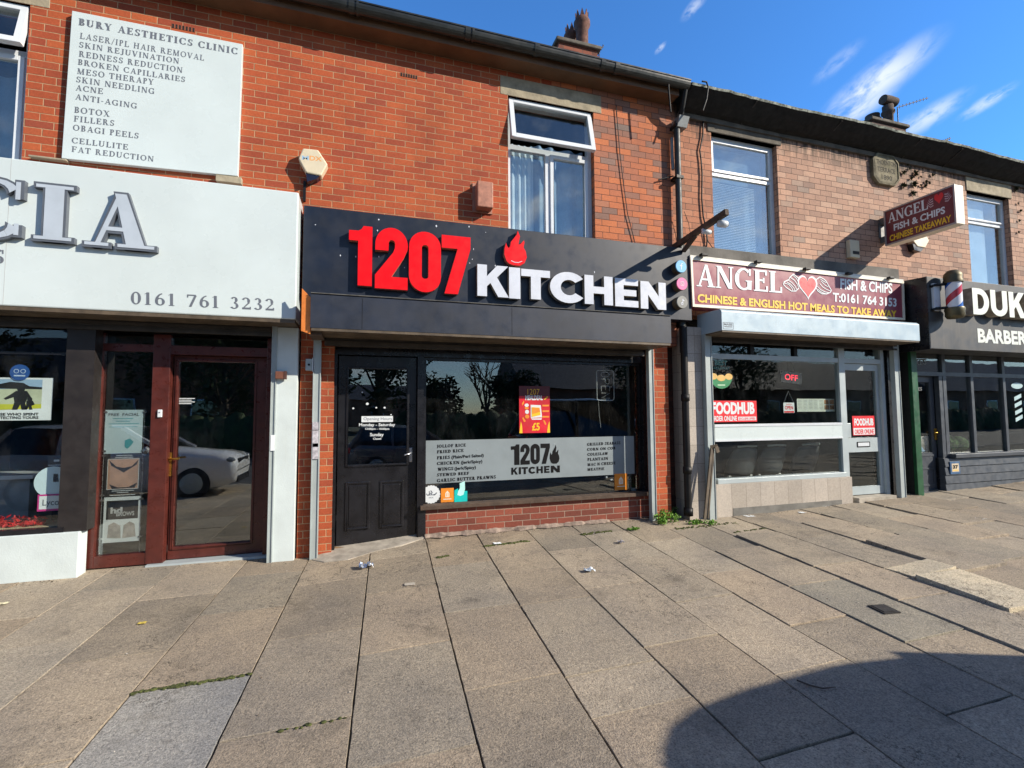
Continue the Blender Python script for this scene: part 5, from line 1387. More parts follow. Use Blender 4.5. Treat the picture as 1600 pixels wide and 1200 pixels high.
def flatletter(mb, ch, L, R, T, Bt, Y):
    x0, x1 = at(*L, Y).x, at(*R, Y).x; z1, z0 = at(*T, Y).z, at(*Bt, Y).z; o, h = outline_letter(ch); v, f = flat_outline(o, h)
    mb.mesh([(x0+(x1-x0)*p[0], Y, z0+(z1-z0)*p[1]) for p in v], f)
for ch, l, r in (('1', 543, 590), ('2', 594, 644), ('0', 648, 698), ('7', 702, 752)): flatletter(lg, ch, z6(l, 650), z6(r, 650), z6((l+r)/2, 598-(l-543)*.03), z6((l+r)/2, 708-(l-543)*.04), Yt)
for ch, l, r in (('K', 545, 580), ('I', 585, 597), ('T', 600, 634), ('C', 637, 676), ('H', 680, 714), ('E', 721, 750), ('N', 757, 805)): flatletter(lg, ch, z6(l, 730), z6(r, 730), z6((l+r)/2, 722-(l-543)*.05), z6((l+r)/2, 760-(l-543)*.055), Yt)
a0, b0 = z6(750, 600), z6(803, 700); x0, x1, z0, z1 = rectpx(a0, b0, Yt); shape(lg, FLAME, x0, x1, z0, z1, Yt)
lg.build('logo', BLACK, fs, fix=False)
bub = MB(); rr = random.Random(2)
for i in range(46):
    px_, py_ = rr.uniform(668, 985), rr.uniform(690, 752); p = at(px_, py_, Yf-.0008)
    if z0-.3 < p.z: r_ = rr.uniform(.006, .022); bub.ball((p.x, Yf+.0015, p.z), r_, 9, 6, .15, (rr.uniform(.8, 1.6), .12, rr.uniform(.4, .9)))
bub.build('air_bubbles', FILM, fs)

def poster(name, label, TL, BR, Y, mat, cat='poster'):
    x0, x1, z0, z1 = rectpx(TL, BR, Y); t = thing(name, label, cat, ((x0+x1)/2, Y, z0)); MB().box(x0, x1, Y, Y+.0015, z0, z1).build('sheet', mat, t)
    return t, (lambda u, v: (x0+(x1-x0)*u, z1-(z1-z0)*v)), (x0, x1, z0, z1)
def blob(mb, pts, F, Y): v, f = flat_outline([F(*p) for p in pts], None); mb.mesh([(p[0], Y, p[1]) for p in v], f)
OR = pm('orange_print', (.80, .26, .02), .5); TEAL = pm('teal_print', (.0, .50, .47), .5)
pt, F, bx_ = poster('poster', 'red meal deal poster with yellow price taped inside the big window', (811, 603), (859.5, 676), YG-.002, pm('red_poster', (.62, .015, .03), .4, var=.2, scale=3))
Yp = YG-.0032
d_ = MB(); blob(d_, [(0, 0), (0, .215), (1, .215), (1, 0)], F, Yp); d_.build('dark_header', pm('dark_red_print', (.10, .012, .015), .4), pt, fix=False)
q = MB(); unit_put(q, font('1207', -.012), *[F(.27, .19)[0], F(.66, .19)[0], F(.27, .185)[1], F(.27, .06)[1]], Yp-.001); unit_put(q, font('\u00a35', .03), F(.41, .9)[0], F(.66, .9)[0], F(0, .94)[1], F(0, .79)[1], Yp)
blob(q, [(0, 1), (.1, 1), (.09, .85), (.05, .75)], F, Yp); blob(q, [(.9, 1), (1, 1), (.98, .75), (.93, .85)], F, Yp); blob(q, [(.80, .29), (.92, .21), (.94, .24), (.84, .29)], F, Yp-.001)
blob(q, [(.40, .45), (.66, .46), (.69, .62), (.40, .66)], F, Yp-.002)
q.build('yellow_print', YELL, pt, fix=False)
q = MB(); unit_put(q, font('MEALDEAL', .05), F(.2, .3)[0], F(.77, .3)[0], F(0, .295)[1], F(0, .205)[1], Yp-.0005)
blob(q, [(.37, .40), (.70, .41), (.74, .67), (.37, .68)], F, Yp); disc(q, *F(.24, .41), .028, .022, Yp); disc(q, *F(.25, .55), .026, .026, Yp); blob(q, [(.37, .69), (.74, .69), (.71, .72), (.42, .72)], F, Yp)
q.build('white_print', WHITE, pt, fix=False)
q = MB(); blob(q, [(.42, .46), (.66, .47), (.67, .55), (.42, .60)], F, Yp-.003); disc(q, *F(.24, .47), .028, .016, Yp-.001); disc(q, *F(.25, .65), .028, .026, Yp-.001)
for v in (.40, .52, .64): blob(q, [(.75, v), (.97, v), (.97, v+.035), (.75, v+.035)], F, Yp)
blob(q, [(.09, .68), (.13, .66), (.21, .75), (.15, .77)], F, Yp); blob(q, [(.09, .37), (.15, .31), (.16, .36), (.1, .42)], F, Yp); blob(q, [(.77, .73), (.83, .74), (.88, .82), (.83, .83)], F, Yp)
q.build('orange_print', OR, pt, fix=False)

ne = thing('open_sign', 'unlit white neon style sign hanging sideways in the big window', 'neon sign', at(946, 600, YG+.05))
Yn = YG+.05; x0, x1, z0, z1 = rectpx((932, 578.5), (959.5, 625.5), Yn)
def rounded(x0, x1, z0, z1, k, Y): return [(cx+k*math.cos(rad(a+22.5*i)), Y, cz+k*math.sin(rad(a+22.5*i))) for cx, cz, a in ((x1-k, z1-k, 0), (x0+k, z1-k, 90), (x0+k, z0+k, 180), (x1-k, z0+k, 270)) for i in range(5)]
NEON = pm('white_neon_tube', (.70, .72, .74), .35)
r_ = rounded(x0, x1, z0, z1, .03, Yn); MB().tube(r_+r_[:1], .007, 6).build('outline_tube', NEON, ne)
nt_ = MB(); hgt = (z1-z0)
def neon(pts, i):  # letters read downwards: turned a quarter clockwise
    zc = z1-hgt*(.14+.235*i); return [(x0+(x1-x0)*(.26+.48*v), Yn, zc+hgt*.085*(1-2*u)) for u, v in pts]
nt_.tube(neon([(.5+.5*math.cos(i*.52), .5+.5*math.sin(i*.52)) for i in range(13)], 0), .005, 6)
nt_.tube(neon([(0, 0), (0, 1), (.7, 1), (1, .8), (.7, .5), (0, .5)], 1), .005, 6)
nt_.tube(neon([(1, 0), (0, 0), (0, .5), (.8, .5), (0, .5), (0, 1), (1, 1)], 2), .005, 6)
nt_.tube(neon([(0, 0), (0, 1), (1, 0), (1, 1)], 3), .005, 6)
nt_.build('letter_tubes', NEON, ne)
MB().tube([(x0+(x1-x0)*.42, Yn, z1), (x0+(x1-x0)*.42, Yn, z1+.08)], .003, 5).build('hanging_wire', NEON, ne); MB().tube([(x0+.02, Yn, z0), (x0+.03, Yn, z0-.2), (x0+.05, Yn, z0-.36)], .003, 5).build('lead', NEON, ne)
# stickers
p = at(673.7, 772.5, Yt); hs = thing('sticker', 'white scalloped round halal sticker in the corner of the big window', 'sticker', p)
R = .104
MB().prism([(p.x+R*(1+.035*math.cos(20*a))*math.cos(a), p.z+R*(1+.035*math.cos(20*a))*math.sin(a)) for a in [2*math.pi*i/120 for i in range(120)]], Yt, Yt+.0015).build('disc', WHITE, hs)
g = MB(); ar = lambda u, v: (p.x+u*R, p.z+v*R)
for st_ in ([(.55, .10), (.45, -.02), (.15, -.06), (.0, -.05), (.12, .22), (-.05, .42)], [(.0, -.05), (-.18, -.06), (-.22, .38)], [(-.18, -.06), (-.42, -.08), (-.52, .10)], [(-.02, .16), (-.30, -.02)], [(.62, .16), (.52, .02), (.30, -.12)]):
    line2(g, [ar(*q) for q in st_], .010, Yt-.0006)
unit_put(g, font('HALAL', .02), *[ar(-.26, 0)[0], ar(.26, 0)[0], ar(0, -.42)[1], ar(0, -.30)[1]], Yt-.0006); g.build('lettering', GREYT, hs, fix=False)
def house_sticker(label, TL, BR, Y):
    t, F, b = poster('sticker', label, TL, BR, Y, OR, 'sticker'); g = MB()
    pts = [(.34, .64), (.34, .36), (.5, .18), (.66, .36), (.66, .64)]; blob(g, pts, F, Y-.0006)
    line2(g, [F(.2, .78), F(.8, .78)], .010, Y-.0006); g.build('house_symbol', CREAM, t, fix=False)
    g = MB(); line2(g, [F(.44, .58), F(.44, .36)], .006, Y-.0012); line2(g, [F(.56, .58), F(.56, .36)], .006, Y-.0012); g.build('fork_symbol', OR, t, fix=False)
house_sticker('square orange sticker with a white house beside the round sticker', (689, 763.2), (709, 784), Yt)
house_sticker('orange card with a white house symbol in the window corner by the plant', (960, 740.5), (980.5, 765), YG-.0045)
t, F, b = poster('sticker', 'teal sticker with a pale animal head symbol in the big window', (710, 768), (730.2, 783.3), Yt, TEAL, 'sticker')
g = MB(); blob(g, [(.22, .35), (.30, -.05), (.42, -.30), (.40, -.75), (.62, -.85), (.80, -.95), (.82, -.2), (.70, .35), (.45, .45)], F, Yt-.0008); g.build('animal_symbol', pm('pale_teal', (.45, .80, .76), .5), t, fix=False)
g = MB(); blob(g, [(0, .0), (0, -.12), (.28, -.28), (.30, .0)], F, Yt-.0002); g.build('corner', TEAL, t, fix=False)
pp = at(990, 766, YG+.12); pl_ = thing('potted_plant', 'small grassy plant in a white pot inside the window corner', 'potted plant', (pp.x, YG+.12, pp.z-.04))
MB().lathe([(.030, -.04), (.040, .035), (.036, .035)], (pp.x, YG+.12, pp.z), 'z', 14).build('pot', WHITE, pl_)
g = MB(); rr = random.Random(4)
for i in range(26):
    a = rr.gauss(0, .025); b_ = rr.gauss(0, .02); g.tube([(pp.x+a*.4, YG+.12+b_*.4, pp.z+.03), (pp.x+a, YG+.12+b_, pp.z+.03+rr.uniform(.09, .17))], [.0025, .001], 4, False)
g.build('leaves', LEAF2, pl_)
# inside: cafe table and chairs seen through the door, padlock box on the pier
def chair(label, x, y):
    t = thing('metal_chair', label, 'chair', (x, y, 0), 'chairs inside the dark shop')
    MB().box(x-.19, x+.19, y-.19, y+.19, .44, .465).build('seat', BLACKM, t, bevel=.01)
    for dx, dy in ((-.17, -.17), (.17, -.17), (-.17, .17), (.17, .17)): MB().tube([(x+dx*1.1, y+dy*1.1, 0), (x+dx, y+dy, .44)], .012, 6).build('leg', BLACKM, t)
    MB().tube([(x-.19, y+.19, .44), (x-.2, y+.21, .7), (x-.12, y+.23, .86), (x+.12, y+.23, .86), (x+.2, y+.21, .7), (x+.19, y+.19, .44)], .012, 6).build('backrest', BLACKM, t)
chair('black tubular chair seen through the door glass by the table', .62, 2.1); chair('black tubular chair at the left edge of the door glass', -.25, 1.5)
tb_ = thing('cafe_table', 'small dark table inside behind the door glass', 'table', (.2, 2.1, 0))
MB().box(-.12, .40, 1.85, 2.4, .70, .73).build('tabletop', BLACKM, tb_); MB().tube([(.14, 2.1, 0), (.14, 2.1, .7)], .03, 8).build('leg', BLACKM, tb_)
lk = thing('lock_box', 'small grey shutter key box on the brick pier left of the black door', 'switch box', at(485, 570, -.1))
x0, x1, z0, z1 = rectpx((477.5, 560.5), (488, 579), -.09); MB().box(x0, x1, -.09, -.022, z0, z1).build('case', GALV, lk, bevel=.004)
MB().box(x1+.001, x1+.02, -.11, -.03, z0-.01, z1+.01).build('cover', UPVC, lk); MB().lathe([(.012, -.002), (.012, .004)], ((x0+x1)/2, -.092, (z0+z1)/2), 'y', 10).build('keyhole', BLACKM, lk)

# ================================================================== SALON ON THE LEFT
YF = -.35
ss = thing('shop_sign', 'big white shop sign with raised silver letters and a phone number', 'shop sign', (-3, YF, 3))
xr = at(464.5, 400, YF).x; zt = (at(467, 303, YF).z+at(0, 242, YF).z)/2; zb_w = (at(240, 488, YF).z+at(458, 499.5, YF).z)/2
MB().box(-5.6, xr, YF, -.003, zb_w, zt).build('panel', WHITEP, ss, bevel=.012)
MB().box(-5.6, xr-.01, YF+.01, -.03, zb_w-.035, zb_w-.0005).build('base_rail', BROWNM, ss)
for px in (9,): MB().box(at(px, 400, YF).x-.0015, at(px, 400, YF).x+.0015, YF-.0008, YF+.001, zb_w+.01, zt-.01).build('panel_joint', pm('joint_grey', (.42, .43, .43), .6), ss)
zc = lambda x, y: (x*.3, 220+y*.3)
YC = YF-.045
def serif_letter(ch, L, R, T, Bt):
    x0, x1 = at(*L, YC).x, at(*R, YC).x; z1, z0 = at(*T, YC).z, at(*Bt, YC).z
    def go(mb, Y, dep, grow, lift, **k):
        v, f = roman(ch, **k); g = grow
        for q in f:
            P = [Vector((x0-g+(x1-x0+2*g)*v[i][0], Y-v[i][2]*lift, z0-g+(z1-z0+2*g)*v[i][1])) for i in q]
            if dep: B_ = [p+Vector((0, dep, 0)) for p in P]; mb.mesh(P+B_, [(0, 1, 2, 3), (0, 4, 5, 1), (1, 5, 6, 2), (2, 6, 7, 3), (3, 7, 4, 0)])
            else: mb.mesh(P, [(0, 1, 2, 3)])
    a = MB(); go(a, YC, .044, .0, .0003, T=.33, Nn=.13, ser=.13, sh=.105); L_ = a.build('letter', DKEDGE, ss, fix=False)
    b = MB(); go(b, YC-.004, 0, -.020, .0003, T=.262, Nn=.072, ser=.125, sh=.058); b.build('letter_face', SILVER, L_, fix=False)
serif_letter('A', zc(425, 540), zc(818, 560), zc(640, 268), zc(620, 565)); serif_letter('I', zc(160, 500), zc(400, 260), zc(290, 222), zc(270, 528)); serif_letter('C', zc(-190, 400), zc(125, 300), zc(0, 190), zc(0, 515))
g = MB(); put_roman(g, '0161 761 3232', zc(682, 850), zc(1428, 884), zc(682, 785), YF-.002, T=.17, Nn=.075, lift=.00004, gap=.2)
put_roman(g, 'S', zc(-28, 638), zc(20, 640), zc(-28, 565), YF-.002, T=.24, Nn=.09, lift=.00004)
put_roman(g, 'AESTHETIC', zc(-640, 618), zc(-60, 634), zc(-640, 545), YF-.002, T=.24, Nn=.09, lift=.00004)
g.build('lettering', GREYT, ss, fix=False)
# small upper board
c4 = [at(112.5, 16.5, -.05), at(379, 69, -.05), at(371.5, 275, -.05), at(96, 247, -.05)]
ub = thing('clinic_board', 'white board listing clinic treatments in grey capitals on the red brick', 'sign board', (-1.9, -.05, 3.8))
MB().prism([(p.x, p.z) for p in c4][::-1], -.05, -.003).build('board', WHITEP, ub, bevel=.003)
z1_ = lambda x, y: (x*.3, y*.3)
g = MB(); Yb = -.0515
for s_, a, b, c, T_ in (('BURY AESTHETICS CLINIC', (408, 130), (1236, 284), (410, 94), .24), ('LASER/IPL HAIR REMOVAL', (415, 200), (1062, 316), (418, 170), .16), ('SKIN REJUVINATION', (412, 246), (932, 332), (414, 217), .18),
                        ('REDNESS REDUCTION', (410, 294), (950, 380), (412, 264), .18), ('BROKEN CAPILLARIES', (405, 336), (963, 428), (407, 307), .18), ('MESO THERAPY', (401, 384), (800, 442), (403, 354), .18), ('SKIN NEEDLING', (397, 427), (803, 490), (399, 397), .18),
                        ('ACNE', (393, 470), (536, 490), (395, 441), .18), ('ANTI-AGING', (391, 517), (712, 566), (393, 488), .18), ('BOTOX', (386, 586), (572, 609), (388, 555), .18), ('FILLERS', (384, 632), (594, 656), (386, 602), .18),
                        ('OBAGI PEELS', (379, 678), (721, 722), (381, 648), .18), ('CELLULITE', (373, 744), (666, 780), (375, 715), .18), ('FAT REDUCTION', (372, 790), (800, 842), (374, 761), .18)):
    put_roman(g, s_, z1_(*a), z1_(*b), z1_(*c), Yb, T=T_, Nn=.085, lift=.00003, gap=.17)
g.build('lettering', GREYT, ub, fix=False)
for a, b, lab in (((337, 272), (377, 287), 'pale stone sill end under the corner of the clinic board'), ((44, 241), (103, 251), 'pale stone sill showing above the left of the white sign')):
    x0, x1, z0, z1 = rectpx(a, b, -.06); one(MB().box(x0, x1, -.06, 0, z0, z1), 'sill_stone', STONE, lab, 'stone sill', bevel=.004)

sf = thing('shopfront', 'salon front with mahogany framed door and sidelight, black posts and white riser', 'shopfront', (-2.6, .1, 0))
YW, YQ = .03, .16; YE = YQ+.085
sl_ = MB(); zq = at(300, 521, -.02).z
for i in range(5): sl_.box(-5.4, at(424, 520, -.02).x, -.045+.012*(i % 2), .0, zq+.028*i, zq+.028*i+.027)
sl_.build('shutter_slats', SHUT, sf)
# white riser and black posts
xw = at(121.5, 870, -.05).x; zw = at(60, 835, -.05).z
MB().box(-5.6, xw, -.05, .10, -.3, zw).build('stall_riser', WHITER, sf, bevel=.006)
MB().box(-5.6, at(100, 820, -.02).x, -.03, .12, zw+.0005, zw+.045).build('sill', BLACKP, sf)
xp0, xp1 = at(98, 660, -.02).x, at(143, 660, -.02).x
MB().box(xp0, xp1, -.02, .12, zw+.001, 2.6).build('post', pm('dark_brown_post', (.020, .016, .015), .5, var=.2), sf)
zw1 = at(60, 566, YW).z
MB().box(-5.6, xp0-.001, YW, YW+.006, zw+.046, zq).build('shop_window', GL, sf)
MB().box(-5.6, xp0-.001, YW-.01, YW+.03, at(50, 552, YW).z-.012, at(50, 552, YW).z+.012).build('transom', BLACKP, sf)
# mahogany screen
xd0 = at(141, 720, YQ).x; xm0, xm1 = at(234.5, 720, YQ).x, at(262, 720, YQ).x; xd1 = at(419, 720, YQ).x
zb0 = -.06; ztr0, ztr1 = at(200, 549, YQ).z, at(200, 538, YQ).z
MB().box(xd0-.01, xd0+.075, YQ-.03, YQ+.06, zb0, zq).build('frame', MAHOG, sf, bevel=.004)
MB().box(xm0, xm1, YQ-.03, YQ+.06, zb0, zq).build('frame', MAHOG, sf, bevel=.004)
MB().box(xd1-.03, xd1+.07, YQ-.03, YQ+.06, zb0, zq).build('frame', MAHOG, sf, bevel=.004)
MB().box(xd0+.0755, xm0-.0005, YQ-.025, YQ+.055, ztr0, ztr1).build('transom', MAHOG, sf); MB().box(xm1+.0005, xd1-.0305, YQ-.025, YE+.055, ztr0-.02, ztr1).build('transom', MAHOG, sf)
MB().box(xd0+.0755, xm0-.0005, YQ-.025, YQ+.055, zb0, zb0+.11).build('bottom_rail', MAHOG, sf)
MB().box(xd0+.0755, xm0-.0005, YQ+.01, YQ+.016, zb0+.111, ztr0-.0005).build('sidelight_glass', GLD, sf)
MB().box(xd0+.0755, xm0-.0005, YQ+.01, YQ+.016, ztr1+.0005, zq).build('fanlight_glass', GLD, sf); MB().box(xm1+.0005, xd1-.0305, YQ+.01, YQ+.016, ztr1+.0005, zq).build('fanlight_glass', GLD, sf)

dz0 = at(330, 868, YE).z; dz1 = ztr0-.025
dx0, dx1 = xm1+.006, xd1-.034
gx0, gx1 = at(275, 720, YE).x, at(395.5, 720, YE).x; gz1, gz0_ = at(340, 566, YE).z, at(330, 850, YE).z
dm = holes(MB(), dx0, dx1, dz0, dz1, YE-.02, YE+.045, [(gx0, gx1, gz0_, gz1)]).build('door', MAHOG, sf)
frame4(MB(), gx0-.02, gx1+.02, gz0_-.02, gz1+.02, YE-.032, YE-.0205, .02).build('glazing_bead', MAHOG, dm, bevel=.004)
MB().box(gx0, gx1, YE+.01, YE+.016, gz0_, gz1).build('door_glass', GLR, dm)
hp = at(265, 724, YE-.03); hq = MB().box(hp.x-.016, hp.x+.016, YE-.034, YE-.0205, hp.z-.13, hp.z+.11).build('handle', BRASS, dm, bevel=.0005)
MB().tube([(hp.x, YE-.03, hp.z+.045), (hp.x, YE-.075, hp.z+.045), (hp.x+.10, YE-.078, hp.z+.05)], .010, 8).build('lever', BRASS, hq)
MB().box(xm0+.02, xd1+.05, YQ-.075, YE-.021, dz0-.045, dz0-.006).build('threshold', ALU, sf)
MB().box(xd0-.05, xd1+.07, YQ-.09, YQ-.0755, -.2, dz0-.045).build('step_edge', CONC, sf); MB().box(xd0-.05, xd1+.07, YQ-.0755, YQ+.05, -.2, dz0-.046).build('step', CONC, sf)
g = MB(); p0, p1 = at(280, 622, YE+.008), at(304, 636, YE+.008)
for k in range(4): g.box(p0.x, p1.x-.03*(k % 2), YE+.007, YE+.009, p0.z-.018*k-.007, p0.z-.018*k)
g.build('door_notice', WHITE, dm)
rl2 = rail('shutter_rail', (421, 700), (429, 700), -.085, gz(-.95, -.1), zb_w, GALV, sf)
a, b = at(424.5, 700, -.06), at(463, 700, -.06)
MB().box(a.x+.03, b.x, -.08, .15, -.2, zb_w-.04).build('white_pier', WHITER, sf, bevel=.004)
p = at(426, 692, -.1); MB().box(p.x-.02, p.x+.02, -.099, -.0955, p.z-.08, p.z+.08).build('torn_sticker', PAPER, rl2)
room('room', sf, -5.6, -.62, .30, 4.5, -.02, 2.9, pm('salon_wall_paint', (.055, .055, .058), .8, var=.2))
bl_ = thing('door_bell', 'small white entry sensor on the mahogany post', 'bell', at(249, 646, YQ-.04)); x0, x1, z0, z1 = rectpx((246, 640), (252.5, 652), YQ-.05); MB().box(x0, x1, YQ-.05, YQ-.031, z0, z1).build('case', UPVC, bl_, bevel=.005); MB().lathe([(.006, 0), (.006, .004)], ((x0+x1)/2, YQ-.0505, (z0+z1)/2+.01), 'y', 8).build('button', GREYT, bl_)
br_ = thing('wall_box', 'little brown key box on the white pier beside the salon rail', 'switch box', at(440, 586, -.12)); x0, x1, z0, z1 = rectpx((430, 580), (447, 592), -.13); MB().box(x0, x1, -.13, -.0955, z0, z1).build('case', pm('brown_box', (.16, .06, .035), .5, var=.2), br_, bevel=.005); MB().box(x1-.02, x1+.004, -.134, -.1, z0-.004, z1+.004).build('cover', pm('dark_brown_box', (.08, .035, .025), .5), br_)

# salon window contents
SKIN = pm('printed_skin', (.56, .34, .24), .5, var=.15, scale=9); INK = pm('printed_black', (.02, .02, .022), .4); PBLUE = pm('pale_blue_print', (.60, .74, .80), .5, var=.05); SKYB = pm('poster_sky', (.33, .48, .66), .5, var=.1)
zs_ = lambda x, y: (130+x*.1917, 630+y*.1917)
Yk = YQ+.03
pA, F, b = poster('poster', 'pale blue free facial leaflet, topmost in the hanging display of the sidelight', zs_(178, 55), zs_(476, 405), Yk, PBLUE)
g = MB(); unit_put(g, font('FREE  FACIAL', .012), F(.1, 0)[0], F(.9, 0)[0], F(0, .135)[1], F(0, .075)[1], Yk-.002); g.build('heading', GREYT, pA, fix=False)
g = MB()
for v, a, c in ((.20, .22, .74), (.26, .3, .66), (.32, .12, .9), (.39, .14, .86)): line2(g, [F(a, v), F(c, v)], .006, Yk-.002)
blob(g, [(.55, .85), (.55, .70), (.68, .66), (.78, .74), (.72, .82), (.62, .90)], F, Yk-.002); g.build('teal_print', pm('teal_ink', (.10, .42, .48), .5), pA, fix=False)
pB, F, b = poster('poster', 'black framed body treatment picture, middle one in the hanging display', zs_(188, 415), zs_(468, 755), Yk, INK)
g = MB(); blob(g, [(.06, .12), (.92, .12), (.92, .82), (.06, .82)], F, Yk-.0012); g.build('picture', SKIN, pB, fix=False)
g = MB(); blob(g, [(.10, .15), (.3, .30), (.5, .33), (.72, .30), (.9, .15), (.86, .26), (.62, .38), (.5, .44), (.38, .38), (.15, .27)], F, Yk-.002); blob(g, [(.12, .70), (.35, .78), (.65, .78), (.9, .68), (.82, .80), (.2, .81)], F, Yk-.002); g.build('picture_garment', INK, pB, fix=False)
g = MB()
for v, a, c in ((.04, .28, .72), (.085, .26, .74), (.86, .2, .8), (.90, .34, .66), (.96, .15, .85)): line2(g, [F(a, v), F(c, v)], .006, Yk-.002)
line2(g, [F(.06, .12), F(.92, .12), F(.92, .82), F(.06, .82), F(.06, .12)], .005, Yk-.0028); g.build('caption', WHITE, pB, fix=False)
pC, F, b = poster('poster', 'white brow treatment leaflet with a black heading block, lowest in the hanging display', zs_(172, 765), zs_(462, 1120), Yk, PAPER)
g = MB(); blob(g, [(.07, .09), (.92, .09), (.92, .50), (.07, .50)], F, Yk-.0012); g.build('heading_block', INK, pC, fix=False)
g = MB(); unit_put(g, font('hd', .05), F(.18, 0)[0], F(.50, 0)[0], F(0, .36)[1], F(0, .24)[1], Yk-.002); unit_put(g, font('BROWS', .02), F(.34, 0)[0], F(.82, 0)[0], F(0, .43)[1], F(0, .34)[1], Yk-.002); g.build('heading', pm('grey_print', (.55, .56, .56), .5), pC, fix=False)
g = MB(); blob(g, [(.12, .9), (.14, .62), (.28, .56), (.46, .64), (.48, .92)], F, Yk-.0012); blob(g, [(.52, .92), (.54, .64), (.70, .56), (.84, .62), (.88, .9)], F, Yk-.0012); g.build('printed_faces', pm('pale_skin_print', (.50, .45, .42), .5, var=.25, scale=14), pC, fix=False)
dh = thing('poster_hanger', 'thin steel wires with clips holding three leaflets in the sidelight', 'display wire', at(160, 740, Yk))
for px in (160.5, 222.5):
    a = at(px, 740, Yk).x; MB().tube([(a, Yk, at(160, 640, Yk).z), (a, Yk, at(160, 868, Yk).z)], .004, 6).build('wire', CHROME, dh); c_ = MB()
    for py in (644, 705, 712, 774, 782, 842): c_.box(a-.012, a+.02, Yk-.008, Yk+.008, at(160, py, Yk).z-.008, at(160, py, Yk).z+.008)
    c_.build('clip', CHROME, dh)
zq3 = lambda x, y: (x*.25, 560+y*.25)
YP = YW+.05
pD, F, b = poster('poster', 'landscape poster of a silhouetted soldier on a beach in the salon window', (-90, 588.5), (80, 656.5), YP, PAPER)
g = MB(); blob(g, [(.0, .04), (.90, .04), (.90, .30), (0, .30)], F, YP-.001); g.build('picture_sky', SKYB, pD, fix=False)
g = MB(); blob(g, [(.0, .30), (.90, .25), (.90, .62), (0, .62)], F, YP-.0012); g.build('picture_field', pm('pale_green_print', (.52, .56, .40), .5), pD, fix=False)
g = MB(); blob(g, [(0, .62), (.90, .62), (.90, .72), (0, .80)], F, YP-.0014); g.build('picture_grass', pm('yellow_green_print', (.55, .55, .05), .5), pD, fix=False)
g = MB()
blob(g, [(.5, .16), (.6, .10), (.72, .12), (.78, .20), (.90, .22), (.9, .27), (.5, .26)], F, YP-.0018); disc(g, *F(.705, .26), .030, .036, YP-.0019, 14); blob(g, [(.66, .31), (.76, .31), (.80, .45), (.77, .47), (.75, .60), (.77, .75), (.72, .75), (.705, .63), (.68, .75), (.63, .75), (.65, .58), (.64, .46), (.57, .52), (.55, .49), (.62, .38)], F, YP-.002); disc(g, *F(.79, .51), .020, .024, YP-.0019, 12); blob(g, [(.76, .54), (.82, .54), (.84, .63), (.81, .66), (.82, .75), (.79, .75), (.785, .68), (.77, .75), (.75, .75), (.76, .64)], F, YP-.002)
unit_put(g, font('BEST THOSE WHO SPENT', .03), F(.3, 0)[0], F(.88, 0)[0], F(0, .885)[1], F(0, .825)[1], YP-.002); unit_put(g, font('THEIRS PROTECTING YOURS', .03), F(.28, 0)[0], F(.88, 0)[0], F(0, .965)[1], F(0, .905)[1], YP-.002)
g.build('silhouette_and_caption', INK, pD, fix=False)
p = at(31, 582, YP-.01); tk = thing('sticker', 'round blue sticker above the beach poster in the salon window', 'sticker', p); MB().lathe([(.075, 0), (.075, .001)], (p.x, YP-.01, p.z), 'y', 24).build('disc', pm('blue_sticker', (.02, .09, .33), .4), tk)
g = MB()
for u in (-.025, .025): line2(g, [(p.x+u+.018*math.cos(i*.7), p.z+.012+.018*math.sin(i*.7)) for i in range(10)], .005, YP-.012)
line2(g, [(p.x-.04, p.z-.03), (p.x+.04, p.z-.03)], .012, YP-.012); g.build('symbol', pm('sticker_pale', (.5, .62, .80), .5), tk, fix=False)
t, F, b = poster('poster', 'black product card standing behind the round white card in the salon window', (75, 711), (103, 736), YP+.03, INK, 'display card'); g = MB(); line2(g, [F(.35, .35), F(.6, .35)], .018, YP+.029); line2(g, [F(.05, .62), F(.75, .62)], .008, YP+.029); g.build('lettering', WHITE, t, fix=False)
p = at(83, 753, YP+.01); t = thing('display_card', 'round white card with a nail varnish bottle in the salon window', 'display card', p); MB().lathe([(.145, 0), (.145, .002)], (p.x, YP+.01, p.z), 'y', 28).build('disc', PBLUE, t)
g = MB(); blob(g, [(.0, .0), (.0, -.075), (.035, -.075), (.045, .0)], lambda u, v: (p.x+u, p.z-v), YP+.008); g.build('bottle_cap', INK, t, fix=False); g = MB(); blob(g, [(-.02, .05), (-.02, .0), (.065, .0), (.065, .05)], lambda u, v: (p.x+u, p.z-v), YP+.0085); g.build('bottle', pm('pale_varnish', (.45, .58, .55), .4), t, fix=False)
t, F, b = poster('display_card', 'white card with a pink rim and grey lettering in the salon window', (59, 773), (103, 797), YP, pm('pink_rim', (.62, .04, .26), .5), 'display card'); g = MB(); blob(g, [(.06, .10), (1, .10), (1, .88), (.06, .88)], F, YP-.001); g.build('face', PAPER, t, fix=False); g = MB(); unit_put(g, font('Lycon', .01), F(.18, 0)[0], F(.9, 0)[0], F(0, .66)[1], F(0, .30)[1], YP-.002); g.build('lettering', GREYT, t, fix=False)
PET = pm('red_petal', (.52, .015, .02), .6, var=.35, scale=30)
g = MB(); rr = random.Random(9)
zsill = zw+.05
MB_ = MB().box(-5.5, xp0-.02, YW+.02, YW+.34, zsill-.03, zsill); one(MB_, 'window_shelf', pm('beige_shelf', (.50, .40, .26), .6, var=.1), 'beige window shelf strewn with red petals', 'shelf')
